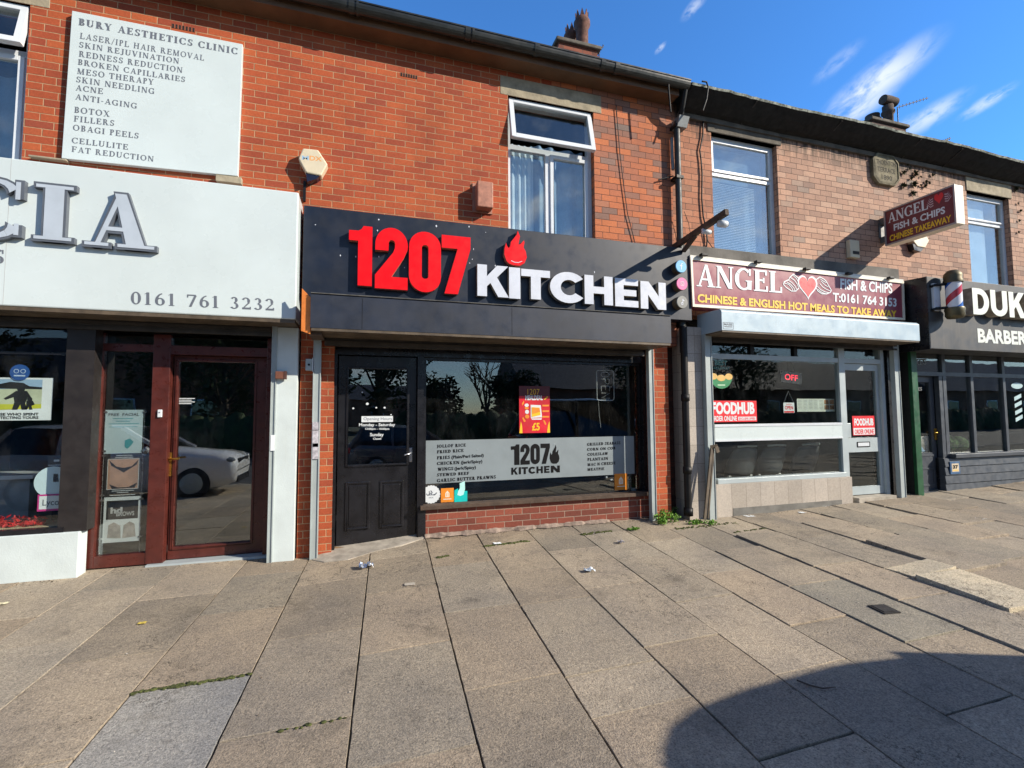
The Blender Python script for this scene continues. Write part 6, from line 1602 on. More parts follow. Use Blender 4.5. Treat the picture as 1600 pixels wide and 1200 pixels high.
for i in range(420):
    x = rr.uniform(-4.2, xp0-.16); y = YW+rr.uniform(.04, .24); z = zsill+abs(rr.gauss(0, .03))+.004
    d = Vector((rr.gauss(0, 1), rr.gauss(0, 1), rr.gauss(0, .5))).normalized()*.03; s_ = d.cross(Vector((rr.gauss(0, 1), rr.gauss(0, 1), rr.gauss(0, 1)))).normalized()*.022; p = Vector((x, y, z))
    q = [p-d, p+s_, p+d, p-s_]; g.mesh([(a.x, a.y, max(a.z, zsill+.002)) for a in q], [(0, 1, 2, 3)])
tag(g.build('petals', PET, None, fix=False), 'scattered red artificial petals along the salon window shelf', 'petals', kind='stuff')
# salon furniture glimpsed behind the glass
tv = thing('salon_cabinet', 'pale reception desk inside the salon behind the petals', 'desk', (-3.6, 1.2, 0)); MB().box(-4.4, -3.35, .8, 1.2, 0, .75).build('body', pm('grey_cabinet', (.28, .30, .32), .5), tv); MB().box(-4.45, -3.3, .75, 1.25, .7505, .79).build('worktop', UPVC, tv)
st2 = thing('salon_stool', 'white bucket stool inside the salon on a thin leg', 'stool', (-2.95, .75, 0)); MB().ball((-2.95, .75, .62), .24, 14, 8, 0, (1, 1, .5)).build('seat', pm('pale_stool', (.22, .23, .24), .4), st2); MB().tube([(-2.95, .75, .05), (-2.95, .75, .55)], .02, 8).build('leg', CHROME, st2); MB().lathe([(.16, 0), (.16, .02), (.03, .04)], (-2.95, .75, .02), 'z', 16).build('base', CHROME, st2)
sv = thing('shelf_unit', 'shelves of little bottles inside the salon, seen through the door', 'shelves', (-.9, 3.6, 0))
MB().box(-1.5, -.75, 3.9, 3.95, .2, 2.1).build('back_panel', pm('shelf_back', (.10, .075, .06), .6), sv); bt_ = MB()
for k in range(4):
    MB().box(-1.5, -.75, 3.6, 3.9, .5+k*.4, .52+k*.4).build('shelf', PLANKB, sv)
    for i in range(10): bt_.lathe([(.025, 0), (.025, .1), (.01, .12), (.01, .15)], (-1.45+i*.07, 3.7, .521+k*.4), 'z', 8)
bt_.build('bottles', BLACKP, sv)

# ================================================================== TAKEAWAY
YA = -.20
ts = thing('shop_sign', 'maroon fascia sign with white serif letters, a winged heart and a yellow line below', 'shop sign', (6, YA, 3))
zA = lambda x, y: (1040+x*.25, 380+y*.25)
TL, TR, BLc, BRc = at(*zA(150, 88), YA), at(*zA(1482, 240), YA), at(*zA(165, 398), YA), at(*zA(1490, 482), YA)
sq = [(BLc.x, BLc.z), (BRc.x, BRc.z), (TR.x, TR.z), (TL.x, TL.z)]
MB().prism(sq, YA, -.003).build('panel', MAROON, ts)
zt0 = (TL.z+TR.z)/2; zb0 = (BLc.z+BRc.z)/2
def lerp(p, q, t): return (p[0]+(q[0]-p[0])*t, p[1]+(q[1]-p[1])*t)
e = MB()
def edge(p, q, inn, d0):
    e.prism([p, q, (q[0]+inn[0], q[1]+inn[1]), (p[0]+inn[0], p[1]+inn[1])], YA-.018-d0, YA-.0003)
edge(sq[0], sq[1], (0, .035), 0); edge((sq[3][0], sq[3][1]-.035), (sq[2][0], sq[2][1]-.035), (0, .035), 0)
edge(sq[0], (sq[0][0]+.03, sq[0][1]), (sq[3][0]-sq[0][0], sq[3][1]-sq[0][1]), .001); edge((sq[1][0]-.03, sq[1][1]), sq[1], (sq[2][0]-sq[1][0], sq[2][1]-sq[1][1]), .001)
e.build('edge_trim', CREAM, ts)
MB().prism([(sq[3][0], sq[3][1]+.001), (sq[2][0], sq[2][1]+.001), (sq[2][0], sq[2][1]+.03), (sq[3][0], sq[3][1]+.03)], YA-.012, -.003).build('top_trim', pm('pale_trim', (.62, .60, .54), .5, var=.15), ts)
g = MB(); put_roman(g, 'ANGEL', zA(193, 268), zA(728, 312), zA(193, 128), YA-.004, T=.20, Nn=.085, lift=.0004, gap=.06, ser=.075)
g.build('lettering', WHITE, ts, fix=False)
def wbox(mb, t, a, b, c, bold, Y): put(mb, font(t, bold), a, b, c, Y)
g = MB(); wbox(g, 'FISH & CHIPS', zA(1092, 284), zA(1418, 312), zA(1092, 222), .03, YA-.004); wbox(g, 'T:0161 764 3153', zA(1045, 362), zA(1444, 396), zA(1045, 310), .03, YA-.004); g.build('phone_lettering', WHITE, ts, fix=False)
g = MB(); wbox(g, 'CHINESE & ENGLISH HOT MEALS TO TAKE AWAY', zA(200, 366), zA(1445, 464), zA(200, 318), .034, YA-.004); g.build('meals_lettering', YELL, ts, fix=False)
HP = heart()
def winged(parent, X0, X1, Z0, Z1, Y, wing, wide=True, sl=0.):
    cx = (X0+X1)/2; W_ = (X1-X0)/2; H_ = Z1-Z0
    P = lambda u, v: (cx+u*W_, Z0+v*H_+sl*u)
    a = MB(); v, f = flat_outline([((p[0]-.5)*2*1.18, -.16+p[1]*1.22) for p in HP], None); a.mesh([(P(*p)[0], Y-.0006, P(*p)[1]) for p in v], f); a.build('heart_outline', WHITE, parent, fix=False)
    b_ = MB(); v, f = flat_outline([((p[0]-.5)*2, -.05+p[1]*1.03) for p in HP], None); b_.mesh([(P(*p)[0], Y-.0022, P(*p)[1]) for p in v], f); b_.build('heart', REDV, parent, fix=False)
    if not wing: return
    w_ = MB()
    for s in (-1, 1):
        for k in range(5):
            # each feather curls down and out from the shoulder
            r = 1.0-k*.16
            pts = [(s*(1.12+.02*k), .20+.13*k), (s*(1.45), .08+.14*k), (s*(1.55+.75*r*.55), .16+.15*k), (s*(1.55+.75*r), .38+.15*k)]
            line2(w_, [P(*p) for p in pts], H_*.045, Y-.001, k)
        top = [(s*1.12, .30), (s*1.18, .72), (s*1.45, 1.08), (s*1.62, 1.16), (s*1.72, .98), (s*1.95, .72), (s*2.25, .58), (s*2.32, .42)]
        line2(w_, [P(*p) for p in top], H_*.05, Y-.0012, 2)
        for k in range(3): line2(w_, [P(s*(1.28+.14*k), .72+.10*k), P(s*(1.5+.1*k), .95-.06*k)], H_*.035, Y-.0013, k)
    w_.build('wings', wing, parent, fix=False)
xa, xb_, z0, z1 = rectpx(zA(832, 212), zA(942, 345), YA); winged(ts, xa, xb_, at(*zA(888, 336), YA).z, at(*zA(888, 212), YA).z, YA-.003, None)
zW = lambda x, y: (1200+x*.15, 330+y*.15)
wg = MB(); Yw = YA-.0045
for k, pl_w in enumerate(([(322, 700), (265, 655), (228, 688), (215, 715), (168, 735), (160, 762), (185, 790), (215, 812), (245, 832), (290, 832), (322, 800)], [(170, 748), (215, 762), (245, 795), (262, 830)], [(215, 722), (250, 745), (285, 785), (300, 822)],
                         [(235, 692), (275, 720), (305, 760), (318, 792)], [(258, 668), (295, 700), (316, 738)], [(200, 740), (235, 760), (270, 800), (282, 828)],
                         [(498, 715), (540, 685), (580, 706), (605, 728), (640, 790), (660, 822), (650, 845), (610, 862), (560, 860), (520, 832), (502, 800)], [(655, 832), (610, 815), (570, 790), (540, 755)], [(640, 850), (590, 840), (545, 815), (512, 780)],
                         [(628, 790), (590, 768), (555, 730)], [(606, 745), (570, 725), (545, 705)], [(600, 860), (560, 845), (520, 815)])):
    line2(wg, [(lambda q: (q.x, q.z))(at(*zW(*p), Yw)) for p in pl_w], .014 if len(pl_w) > 6 else .011, Yw, k)
wg.build('wings', WHITE, ts, fix=False)
for i, (px, py) in enumerate(((1099, 402), (1184, 413), (1260, 424), (1326, 431), (1391, 438))):
    p = at(px, py-3, YA-.05); t = thing('sign_lamp', 'stubby black lamp arm reaching over the top edge of the maroon sign', 'sign lamp', p, 'lamp arms over the maroon sign')
    MB().bar((p.x+.02, -.02, p.z+.02), (p.x, YA-.03, p.z+.012), .022, .022).build('arm', BLACKM, t)
    MB().box(p.x-.05, p.x+.05, YA-.085, YA-.025, p.z-.012, p.z+.022).build('lamp_head', BLACKM, t, bevel=.008)

YTB = -.52
tbx = thing('shutter_box', 'pale blue grey steel shutter box under the maroon sign', 'shutter box', (6, YTB, 2.3))
x0, x1 = at(1127.5, 500, YTB).x, at(1437, 520, YTB).x; z1 = (at(1128, 481, YTB).z+at(1437, 505, YTB).z)/2; z0 = (at(1128, 515.5, YTB).z+at(1437, 533, YTB).z)/2
MB().xprism([(YTB, z0), (YTB, z1-.03), (YTB+.03, z1), (-.05, z1+.006), (-.05, z0)], x0, x1).build('casing', LBOX, tbx, bevel=.004)
MB().box(x0+.01, x1-.01, YTB+.006, -.06, z0-.02, z0-.0005).build('base_rail', BROWNM, tbx)
g = MB(); p0, p1 = zA(362, 525), zA(422, 530); fr = MB(); a0, a1, b0, b1 = rectpx(zA(360, 494), zA(424, 538), YTB-.001); line2(fr, [(a0, b0), (a1, b0), (a1, b1), (a0, b1), (a0, b0)], .006, YTB-.001); wbox(fr, 'MASIS', zA(366, 512), zA(418, 515), zA(366, 499), .03, YTB-.0014); line2(fr, [(a0+.02, b0+.03), (a1-.02, b0+.03)], .012, YTB-.0016); fr.build('maker_plate', GREYT, tbx, fix=False)
zboxT = z0
tf = thing('shopfront', 'takeaway front with grey aluminium frame, white mid band and speckled tile riser', 'shopfront', (6, .1, 0))
YTG, YTR = .0, -.12
zB = lambda x, y: (1040+x*.25, 560+y*.25)
# tiled column, rails
a, b = at(1074.5, 680, -.13), at(1105, 680, -.13); MB().box(a.x, b.x+.02, -.13, .2, -.2, 2.55).build('tiled_column', TILE, tf)
ra = rail('shutter_rail', (1105, 680), (1115.5, 680), -.20, gz(4.5, -.2), zboxT, GALV, tf); rb2 = rail('shutter_rail', (1401.5, 660), (1409.5, 660), -.14, gz(7.9, -.2), zboxT, GALV, tf)
zq = at(1250, 541, -.12).z
xq0 = at(1107, 680, -.20).x; MB().box(xq0, xq0+.02, -.1395, -.0, -.1, zboxT).build('return_panel', GALV, tf)
s_ = MB()
for i in range(5): s_.box(at(1112, 545, -.12).x, at(1399, 550, -.12).x, -.15+.012*(i % 2), -.10, zq+.03*i, zq+.03*i+.029)
s_.build('shutter_slats', SHUT, tf)
xg0, xg1 = at(1113, 660, YTG).x, at(1311.5, 660, YTG).x; xm1 = at(1320.5, 660, YTG).x
ztr = at(1240, 561, YTG).z; zbh = at(1220, 661.5, YTG).z; zbl = at(1220, 687, YTG).z; zs = at(1220, 746, YTG).z
ysf, ysb = YTG-.03, YTG+.03
m = MB(); m.box(xg0, xg1, ysf, ysb, ztr-.035, ztr+.035); m.build('transom', ALU, tf)
m = MB()
for px in (1172.5, 1240.5): xx = at(px, 548, YTG).x; m.box(xx-.03, xx+.03, ysf-.004, ysb, ztr+.0355, zq+.05)
m.build('glazing_bar', BLACKM, tf)
MB().box(xg1, xm1, ysf-.006, ysb+.01, -.0+gz(7, 0), zq+.05).build('mullion', ALU, tf); MB().box(xg0-.045, xg0-.0005, ysf-.006, ysb+.01, zs, zq+.05).build('mullion', ALU, tf)
MB().box(xg0, xg1-.0005, YTG-.002, YTG+.004, ztr+.036, zq+.05).build('fanlight_glass', GL, tf)
MB().box(xg0, xg1-.0005, YTG-.002, YTG+.004, zbh+.0005, ztr-.0355).build('shop_window', GL, tf)
mb = MB(); mb.box(xg0, xg1-.0005, ysf-.012, ysb, zbl, zbh); mb.build('white_band', WHITEP, tf, bevel=.004)
MB().box(xg0, xg1-.0005, ysf-.02, ysf-.0125, zbh-.035, zbh-.0).build('band_rail', UPVC, tf); MB().box(xg0, xg1-.0005, ysf-.02, ysf-.0125, zbl+.0, zbl+.025).build('band_rail', UPVC, tf)
MB().box(xg0, xg1-.0005, YTG-.002, YTG+.004, zs+.035, zbl-.0005).build('shop_window', GL, tf)
MB().box(xg0, xg1-.0005, ysf-.05, ysb, zs-.03, zs+.034).build('sill', ALU, tf, bevel=.004)
xr1 = at(1332, 765, YTR).x
MB().box(at(1119, 780, YTR).x, xr1, YTR, .2, -.2, zs-.0305).build('stall_riser', RISERT, tf)
MB().box(at(1146, 800, YTR-.004).x, at(1316, 790, YTR-.004).x, YTR-.004, YTR-.0003, -.05, at(1230, 787.5, YTR).z).build('repair_strip', pm('grey_cement_strip', (.17, .165, .15), .9, var=.2), tf)
# door
yd = YTG+.03
xd0, xd1 = xm1+.003, at(1374, 660, yd).x
zdt = at(1340, 571, yd).z
MB().box(xm1, xd1+.05, ysf, ysb+.03, ztr-.035, ztr+.035).build('transom', ALU, tf)
MB().box(xd1+.002, xd1+.07, ysf-.004, ysb+.05, -.02, zq+.05).build('mullion', ALU, tf)
MB().box(xm1+.0005, xd1+.0015, YTG-.002, YTG+.004, ztr+.036, zq+.05).build('fanlight_glass', GL, tf)
zd0 = at(1350, 772, yd).z; zd1 = ztr-.04
ga0, ga1 = xd0+.055, xd1-.06
zu0, zu1 = at(1340, 684, yd).z, at(1340, 579, yd).z; zl0, zl1 = at(1345, 760, yd).z, at(1345, 706, yd).z
td = holes(MB(), xd0, xd1, zd0, zd1, yd-.02, yd+.03, [(ga0, ga1, zu0, zu1), (ga0, ga1, zl0, zl1)]).build('door', ALU, tf)
MB().box(ga0, ga1, yd, yd+.006, zu0, zu1).build('door_glass', GL, td); MB().box(ga0, ga1, yd, yd+.006, zl0, zl1).build('door_glass', GL, td)
x0, x1, z0, z1 = rectpx(zB(1198, 522), zB(1278, 552), yd-.025); lb = frame4(MB(), x0, x1, z0, z1, yd-.028, yd-.0205, .012).build('letter_box', BLACKM, td); MB().box(x0+.013, x1-.013, yd-.026, yd-.021, z0+.013, z1-.013).build('flap', UPVC, lb)
x0, x1, z0, z1 = rectpx(zB(1122, 405), zB(1150, 495), yd-.03); MB().box(x0, x1, yd-.06, yd-.0205, z0, z1).build('handle', ALU, td, bevel=.006)
MB().box(xm1-.0, at(1397, 775, -.12).x, -.16, .2, -.2, zd0-.012).build('step', CONC, tf, bevel=.008)
a, b = at(1380, 660, .02), at(1400, 660, .02); MB().box(xd1+.0715, b.x, .02, .2, -.1, 2.6).build('dark_jamb', BLACKP, tf)
jx = MB(); 
for px in (1384, 1391): xx = at(px, 660, .01).x; jx.box(xx-.02, xx+.01, -.005, .0195, -.05, 2.6)
jx.build('jamb_moulding', BLACKP, tf)
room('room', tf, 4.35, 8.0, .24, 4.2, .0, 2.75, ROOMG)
# leaning broken rail
lr = thing('loose_rail', 'bent rusty metal strip leaning against the left rail of the takeaway', 'metal strip', at(1101, 812, -.27)); 
t0, t1 = at(1112, 700, -.235), at(1101, 811, -.30)
MB().bar(t0, t1, .035, .02, (0, 1, 0)).build('strip', BROWNM, lr); hk = MB(); hk.bar(t0+Vector((-.02, 0, .01)), at(1121, 697, -.26), .05, .012, (0, 1, 0)); hk.bar(at(1119, 697.5, -.26), at(1122, 707, -.26), .05, .012, (0, 1, 0)); hk.bar(t0+Vector((.03, 0, -.02)), t1+Vector((.07, .02, .0)), .02, .015, (0, 1, 0)); hk.build('bent_end', BROWNM, lr)

# things in the takeaway window
Yt = YTG-.0045
def delivery(label, TL, BR, Y, crop=False):
    t, F, b = poster('sticker', label, TL, BR, Y, REDV, 'sticker'); g = MB()
    if crop:
        unit_put(g, font('FOODHUB', .05), F(.02, 0)[0], F(.95, 0)[0], F(0, .60)[1], F(0, .10)[1], Y-.001)
        unit_put(g, font('ORDER ONLINE', .03), F(.0, 0)[0], F(.55, 0)[0], F(0, .94)[1], F(0, .72)[1], Y-.001); blob(g, [(.58, .76), (.98, .76), (.98, .93), (.58, .93)], F, Y-.0008)
    else:
        blob(g, [(.03, .62), (.97, .62), (.97, .97), (.03, .97)], F, Y-.0008); unit_put(g, font('FOODHUB', .05), F(.08, 0)[0], F(.93, 0)[0], F(0, .48)[1], F(0, .15)[1], Y-.001)
    g.build('lettering', WHITE, t, fix=False); g = MB()
    if crop: unit_put(g, font('EXCLUSIVE OFFERS', .02), F(.60, 0)[0], F(.96, 0)[0], F(0, .90)[1], F(0, .80)[1], Y-.0016)
    else: unit_put(g, font('ORDER ONLINE', .03), F(.08, 0)[0], F(.93, 0)[0], F(0, .92)[1], F(0, .70)[1], Y-.0016)
    g.build('small_lettering', REDV, t, fix=False)
delivery('large red delivery sticker with white lettering at the left edge of the takeaway window', zB(282, 264), zB(572, 395), Yt, True)
delivery('small red and white delivery sticker on the takeaway door', zB(1166, 360), zB(1312, 478), yd-.004)
p = at(*zB(348, 140), Yt); ga = thing('sticker', 'green half round award sticker at the top left of the takeaway window', 'sticker', p)
GRN = pm('green_print', (.02, .22, .08), .45); g = MB(); R = .19
blob(g, [(math.cos(rad(a)), math.sin(rad(a))) for a in range(180, 361, 12)], lambda u, v: (p.x+u*R, p.z+v*R*.95+.07), Yt-.0); g.build('half_disc', GRN, ga, fix=False)
g = MB(); unit_put(g, font('BEST', .03), p.x-.10, p.x+.11, p.z+.22, p.z+.285, Yt); unit_put(g, font('TAKEAWAY', .01), p.x-.16, p.x+.15, p.z+.16, p.z+.20, Yt); g.build('lettering', pm('dull_teal_print', (.12, .30, .26), .5), ga, fix=False)
g = MB()
for u in (-.13, .0, .13): disc(g, p.x+u, p.z+.06-.02*(u == 0), .075-.01*(u != 0), .045, Yt-.0010-.0004*(u == 0)-.0002*(u > 0), 16)
g.build('food_shapes', pm('yellow_food_print', (.66, .42, .12), .5), ga, fix=False)
g = MB(); line2(g, [(p.x-.06, p.z-.06), (p.x+.06, p.z-.06)], .02, Yt-.0008); g.build('caption', pm('pale_green_caption', (.4, .62, .42), .5), ga, fix=False)
off = thing('led_sign', 'black LED board with red glowing letters hanging in the takeaway window', 'LED sign', at(1236, 590, .06))
x0, x1, z0, z1 = rectpx(zB(722, 82), zB(853, 156), .06); cxm, czm = (x0+x1)/2, (z0+z1)/2; ang = -.09
def rt(x, z): return (cxm+(x-cxm)*math.cos(ang)-(z-czm)*math.sin(ang), czm+(x-cxm)*math.sin(ang)+(z-czm)*math.cos(ang))
MB().prism([rt(x0, z0), rt(x1, z0), rt(x1, z1), rt(x0, z1)], .06, .08).build('board', BLACKP, off)
g = MB(); v, f = font('OFF', .0); g.mesh([(lambda q: (q[0], .0585, q[1]))(rt(x0+(x1-x0)*(.17+.62*p_[0]), z0+(z1-z0)*(.25+.5*p_[1]))) for p_ in v], f); g.build('glowing_letters', pm('red_led', (1., .03, .06), .5, emit=1.6), off, fix=False)
MB().tube([(*rt(x0+.12, z1), 0)[:1]+(.07,)+(rt(x0+.12, z1)[1],), (cxm-.02, .07, z1+.22), (rt(x1-.12, z1)[0], .07, rt(x1-.12, z1)[1])], .004, 5).build('chain', BLACKM, off)
t, F, b = poster('open_card', 'small white card hanging by a cord in the takeaway window', zB(736, 276), zB(806, 340), .05, PAPER, 'door card')
g = MB(); unit_put(g, font('OPEN', .03), F(.12, 0)[0], F(.88, 0)[0], F(0, .66)[1], F(0, .32)[1], .049); blob(g, [(.04, .82), (.96, .82), (.96, .98), (.04, .98)], F, .049); line2(g, [F(.25, .16), F(.75, .16)], .008, .049); g.build('lettering', REDV, t, fix=False)
ap_ = at(*zB(766, 205), .05); MB().tube([(b[0]+.01, .05, b[3]), tuple(ap_), (b[1]-.01, .05, b[3])], .004, 5).build('cord', GREYT, t)
t, F, b = poster('menu_board', 'wide pale price list with food pictures standing in the takeaway window', zB(820, 252), zB(1058, 332), .08, pm('menu_pale', (.58, .62, .54), .6), 'menu')
g = MB()
for i in range(5):
    for k in range(7): line2(g, [F(.03+.14*i, .12+.11*k), F(.12+.14*i, .12+.11*k)], .004, .079)
g.build('print_lines', GREYT, t, fix=False); g = MB(); 
for u, v in ((.72, .08), (.86, .08), (.72, .5), (.86, .5)): blob(g, [(u, v), (u+.12, v), (u+.12, v+.34), (u, v+.34)], F, .079)
g.build('food_pictures', pm('food_print', (.42, .20, .08), .5, var=.5, scale=20), t, fix=False)
one(MB().box(at(1106+200, 640, .3).x-1.0, 7.2, 1.9, 2.5, .0, 1.12), 'counter', pm('dark_counter', (.05, .05, .05), .4), 'dark serving counter inside the takeaway', 'counter')
one(MB().box(at(*zB(830, 250), 2.6).x, at(*zB(1000, 250), 2.6).x, 2.55, 2.6, 1.5, 1.85), 'wall_menu', pm('dim_wall_menu', (.05, .06, .055), .6), 'dim framed menu on the back wall of the takeaway', 'menu')
CHM = pm('dark_grey_chair_shell', (.055, .062, .07), .45, var=.1)
def shell_chair(x, y):
    t = thing('bucket_chair', 'grey shell chair with its back to the takeaway window', 'chair', (x, y, 0), 'shell chairs in the takeaway window')
    mb = MB(); vs = []; n, m = 10, 7
    for j in range(m):
        v = j/(m-1)
        for i in range(n):
            u = i/(n-1)*2-1; w_ = .25-.05*v+.03*math.sin(v*3)
            vs.append((x+u*w_, y+.10-.13*v+.10*u*u*(1-.5*v), .44+.44*v-.03*u*u*v))
    mb.mesh(vs, [(j*n+i, j*n+i+1, (j+1)*n+i+1, (j+1)*n+i) for j in range(m-1) for i in range(n-1)], True)
    o = mb.build('backrest', CHM, t); sd = o.modifiers.new('t', 'SOLIDIFY'); sd.thickness = .022
    MB().box(x-.23, x+.23, y+.12, y+.52, .42, .45).build('seat', CHM, t, bevel=.015)
    MB().tube([(x-.17, y-.028, .888), (x, y-.032, .896), (x+.17, y-.028, .888)], .014, 8).build('rim', GALV, t)
    for dx, dy in ((-.2, .16), (.2, .16), (-.2, .48), (.2, .48)): MB().tube([(x+dx, y+dy, .42), (x+dx*1.15, y+dy, .01)], .011, 6).build('leg', CHROME, t)
    return t
c0 = shell_chair(0, .30)
xs_ch = [at(*zB(508, 545), .28).x, at(*zB(692, 540), .28).x, at(*zB(905, 525), .28).x]
def dup(root, dx, label):
    r = root.copy(); COL.objects.link(r); r.location = root.location+Vector((dx, 0, 0)); r['label'] = label
    for ch in list(root.children):
        c = ch.copy(); COL.objects.link(c); c.parent = r
    return r
dup(c0, xs_ch[1], 'grey shell chair in the takeaway window, middle of the three'); dup(c0, xs_ch[2], 'grey shell chair in the takeaway window, nearest the door')
c0.location.x += xs_ch[0]; c0['label'] = 'grey shell chair in the takeaway window, nearest the dark drainpipe'

# projecting sign
px0 = 7.955
prs = thing('projecting_sign', 'maroon double sided box sign sticking out of the pale brick wall with a red heart', 'hanging sign', (px0, 0, 4.3))
q = [atX(1377, 331, px0), atX(1490, 289.5, px0), atX(1498, 350, px0), atX(1381, 384, px0)]
yo = (q[1].y+q[2].y)/2; yi = -.10; zt_ = (q[0].z+q[1].z)/2; zb_2 = (q[2].z+q[3].z)/2; wd = .17
MB().box(px0+.004, px0+wd, yo, yi, zb_2, zt_).build('case', CREAM, prs, bevel=.008)
MB().box(px0, px0+.0035, yo+.022, yi-.022, zb_2+.022, zt_-.022).build('face', MAROON2, prs); MB().box(px0+wd+.0005, px0+wd+.004, yo+.022, yi-.022, zb_2+.022, zt_-.022).build('face', MAROON2, prs)
fr = MB()
for (a, b, c, d) in ((yo, yi, zb_2, zb_2+.022), (yo, yi, zt_-.022, zt_), (yo, yo+.022, zb_2+.022, zt_-.022), (yi-.022, yi, zb_2+.022, zt_-.022)): fr.box(px0-.012, px0+.0038, a, b, c, d)
fr.build('rim', pm('grey_sign_rim', (.36, .33, .33), .4, metal=.3), prs)
bk_ = MB()
for z in (zb_2+.13, zt_-.13): bk_.box(px0+.03, px0+wd-.03, yi, -.004, z-.05, z+.05)
bk_.box(px0-.0, px0+wd, -.0135, -.0045, zb_2+.16, zt_-.16); bk_.build('wall_bracket', pm('shaded_galv_bracket', (.10, .10, .10), .5), prs)  # galvanised metal darkened to put in the shade between wall and sign
def onface(mb, vf, u0, u1, v0, v1, skew=0):
    L_ = yi-yo; H_ = zt_-zb_2; v, f = vf
    mb.mesh([(px0-.0006-(p[2]*.00004 if len(p) > 2 else 0), yi-L_*(u0+(u1-u0)*p[0]), zb_2+H_*(v0+(v1-v0)*p[1])) for p in v], [tuple(i[::1]) for i in f])
g = MB(); onface(g, roman('ANGEL', T=.2, Nn=.085, gap=.06, ser=.075), .06, .64, .62, .90); onface(g, font('FISH & CHIPS', .03), .14, .86, .36, .53); g.build('lettering', WHITE, prs, fix=False)
g = MB(); onface(g, font('CHINESE TAKEAWAY', .03), .07, .93, .10, .26); g.build('lettering', YELL, prs, fix=False)
g = MB(); v, f = flat_outline(HP, None); onface(g, ([(p[0], p[1], 2) for p in v], f), .73, .85, .64, .92); g.build('heart', REDV, prs, fix=False)
g = MB()
for s in (-1, 1):
    for k in range(4):
        c = .79+s*(.075); pts = [(c, .66+.06*k), (c+s*.04, .64+.06*k), (c+s*(.085-.012*k), .74+.045*k)]
        for i in range(2):
            a, b = pts[i], pts[i+1]; L_ = yi-yo; H_ = zt_-zb_2
            A_ = (yi-L_*a[0], zb_2+H_*a[1]); B_ = (yi-L_*b[0], zb_2+H_*b[1]); X_ = px0-.0006-.0002*(k+i*4)
            g.mesh([(X_, A_[0], A_[1]-.008), (X_, B_[0], B_[1]-.008), (X_, B_[0], B_[1]+.008), (X_, A_[0], A_[1]+.008)], [(0, 1, 2, 3)])
g.build('wings', pm('pale_pink_wing', (.50, .36, .38), .5), prs, fix=False)

# ================================================================== BARBER
YK = -.50
bs = thing('shop_sign', 'charcoal barber fascia box with big raised white letters', 'shop sign', (10, YK, 3))
xk0 = at(1451, 480, YK).x; zk1 = at(1449, 432, YK).z; zk0 = (at(1457, 544, YK).z+at(1600, 552, YK).z)/2
MB().xprism([(YK, zk0), (YK, zk1), (-.003, zk1+.03), (-.003, zk0)], xk0, 13.2).build('box', FASCD, bs, bevel=.004)
MB().box(xk0-.012, xk0-.0005, YK+.004, -.003, zk0-.01, zk1).build('end_panel', BLACKP, bs)
zd = lambda x, y: (1420+x*.1125, 380+y*.1125)
YKL = YK-.13
kx = [zd(*p) for p in ((888, 800), (1113, 800), (1137, 800), (1366, 800))]
dx0, dx1, ux0, ux1 = [at(a, b, YKL).x for a, b in kx]; kz1, kz0 = at(*zd(900, 620), YKL).z, at(*zd(900, 985), YKL).z
wL = dx1-dx0; gp_ = ux0-dx1; xx = dx0
for ch, wd_ in (('D', wL), ('U', ux1-ux0), ('K', wL*1.05), ('E', wL*.82), ('S', wL*.9)):
    f = MB(); s_ = MB(); o, h = outline_letter(ch); block(f, s_, o, h, xx, xx+wd_, kz0, kz1, YKL, .125); L_ = f.build('letter', pm('cream_letter', (.74, .78, .70), .4, var=.05), bs, fix=False); s_.build('letter_side', LSIDE, L_, fix=False); xx += wd_+gp_
g = MB(); a_, c_ = at(1528, 534, YK), at(1528, 514, YK); b_ = at(1600, 548, YK)
hgt = c_.z-a_.z; unit_put(g, font('BARBERS', .04), a_.x, a_.x+(b_.x-a_.x)*7/5.85, a_.z, c_.z, YK-.003); g.build('lettering', pm('cream_vinyl', (.74, .78, .72), .4), bs, fix=False)
# barber pole
bp = thing('barber_pole', 'striped red white and blue barber pole with brass caps on a wall bracket', 'barber pole', (8.6, -.7, 3))
YP_ = YK-.15
c = at(1490.5, 463, YP_); ztop, zbot = at(1488, 441, YP_).z, at(1492, 482, YP_).z; R = (at(1503, 463, YP_).x-at(1478.5, 463, YP_).x)/2*.60
def polemat():
    m_, N, B = base('barber_stripes'); x, y, z = N.sep(N.n('ShaderNodeTexCoord').outputs['Object'])
    th = N.m('ARCTAN2', N.m('SUBTRACT', y, c.y), N.m('SUBTRACT', x, c.x))
    u = N.m('FRACT', N.m('SUBTRACT', N.m('MULTIPLY', z, 1.9), N.m('MULTIPLY', th, .15915)))
    r_ = N.n('ShaderNodeValToRGB'); r_.color_ramp.interpolation = 'CONSTANT'; N.put(r_.inputs[0], u); e_ = r_.color_ramp.elements
    while len(e_) < 4: e_.new(.5)
    for i_, (p_, k_) in enumerate(((0, (.76, .76, .80, 1)), (.28, (.50, .03, .04, 1)), (.50, (.76, .76, .80, 1)), (.78, (.03, .12, .45, 1)))): e_[i_].position = p_; e_[i_].color = k_
    N.put(B.inputs['Base Color'], r_.outputs[0]); B.inputs['Roughness'].default_value = .12; return m_
MB().lathe([(R*.93, zbot), (R*.93, ztop)], (c.x, c.y, 0), 'z', 28).build('striped_drum', polemat(), bp)
CAPM = pm('tarnished_brass_cap', (.13, .11, .06), .45, metal=.5, var=.25)
MB().lathe([(R*1.12, 0), (R*1.15, .03), (R*1.05, .06), (R*1.1, .10), (R*1.02, .14), (R*.6, .19), (R*.1, .20)], (c.x, c.y, ztop-.01), 'z', 28).build('top_cap', CAPM, bp)
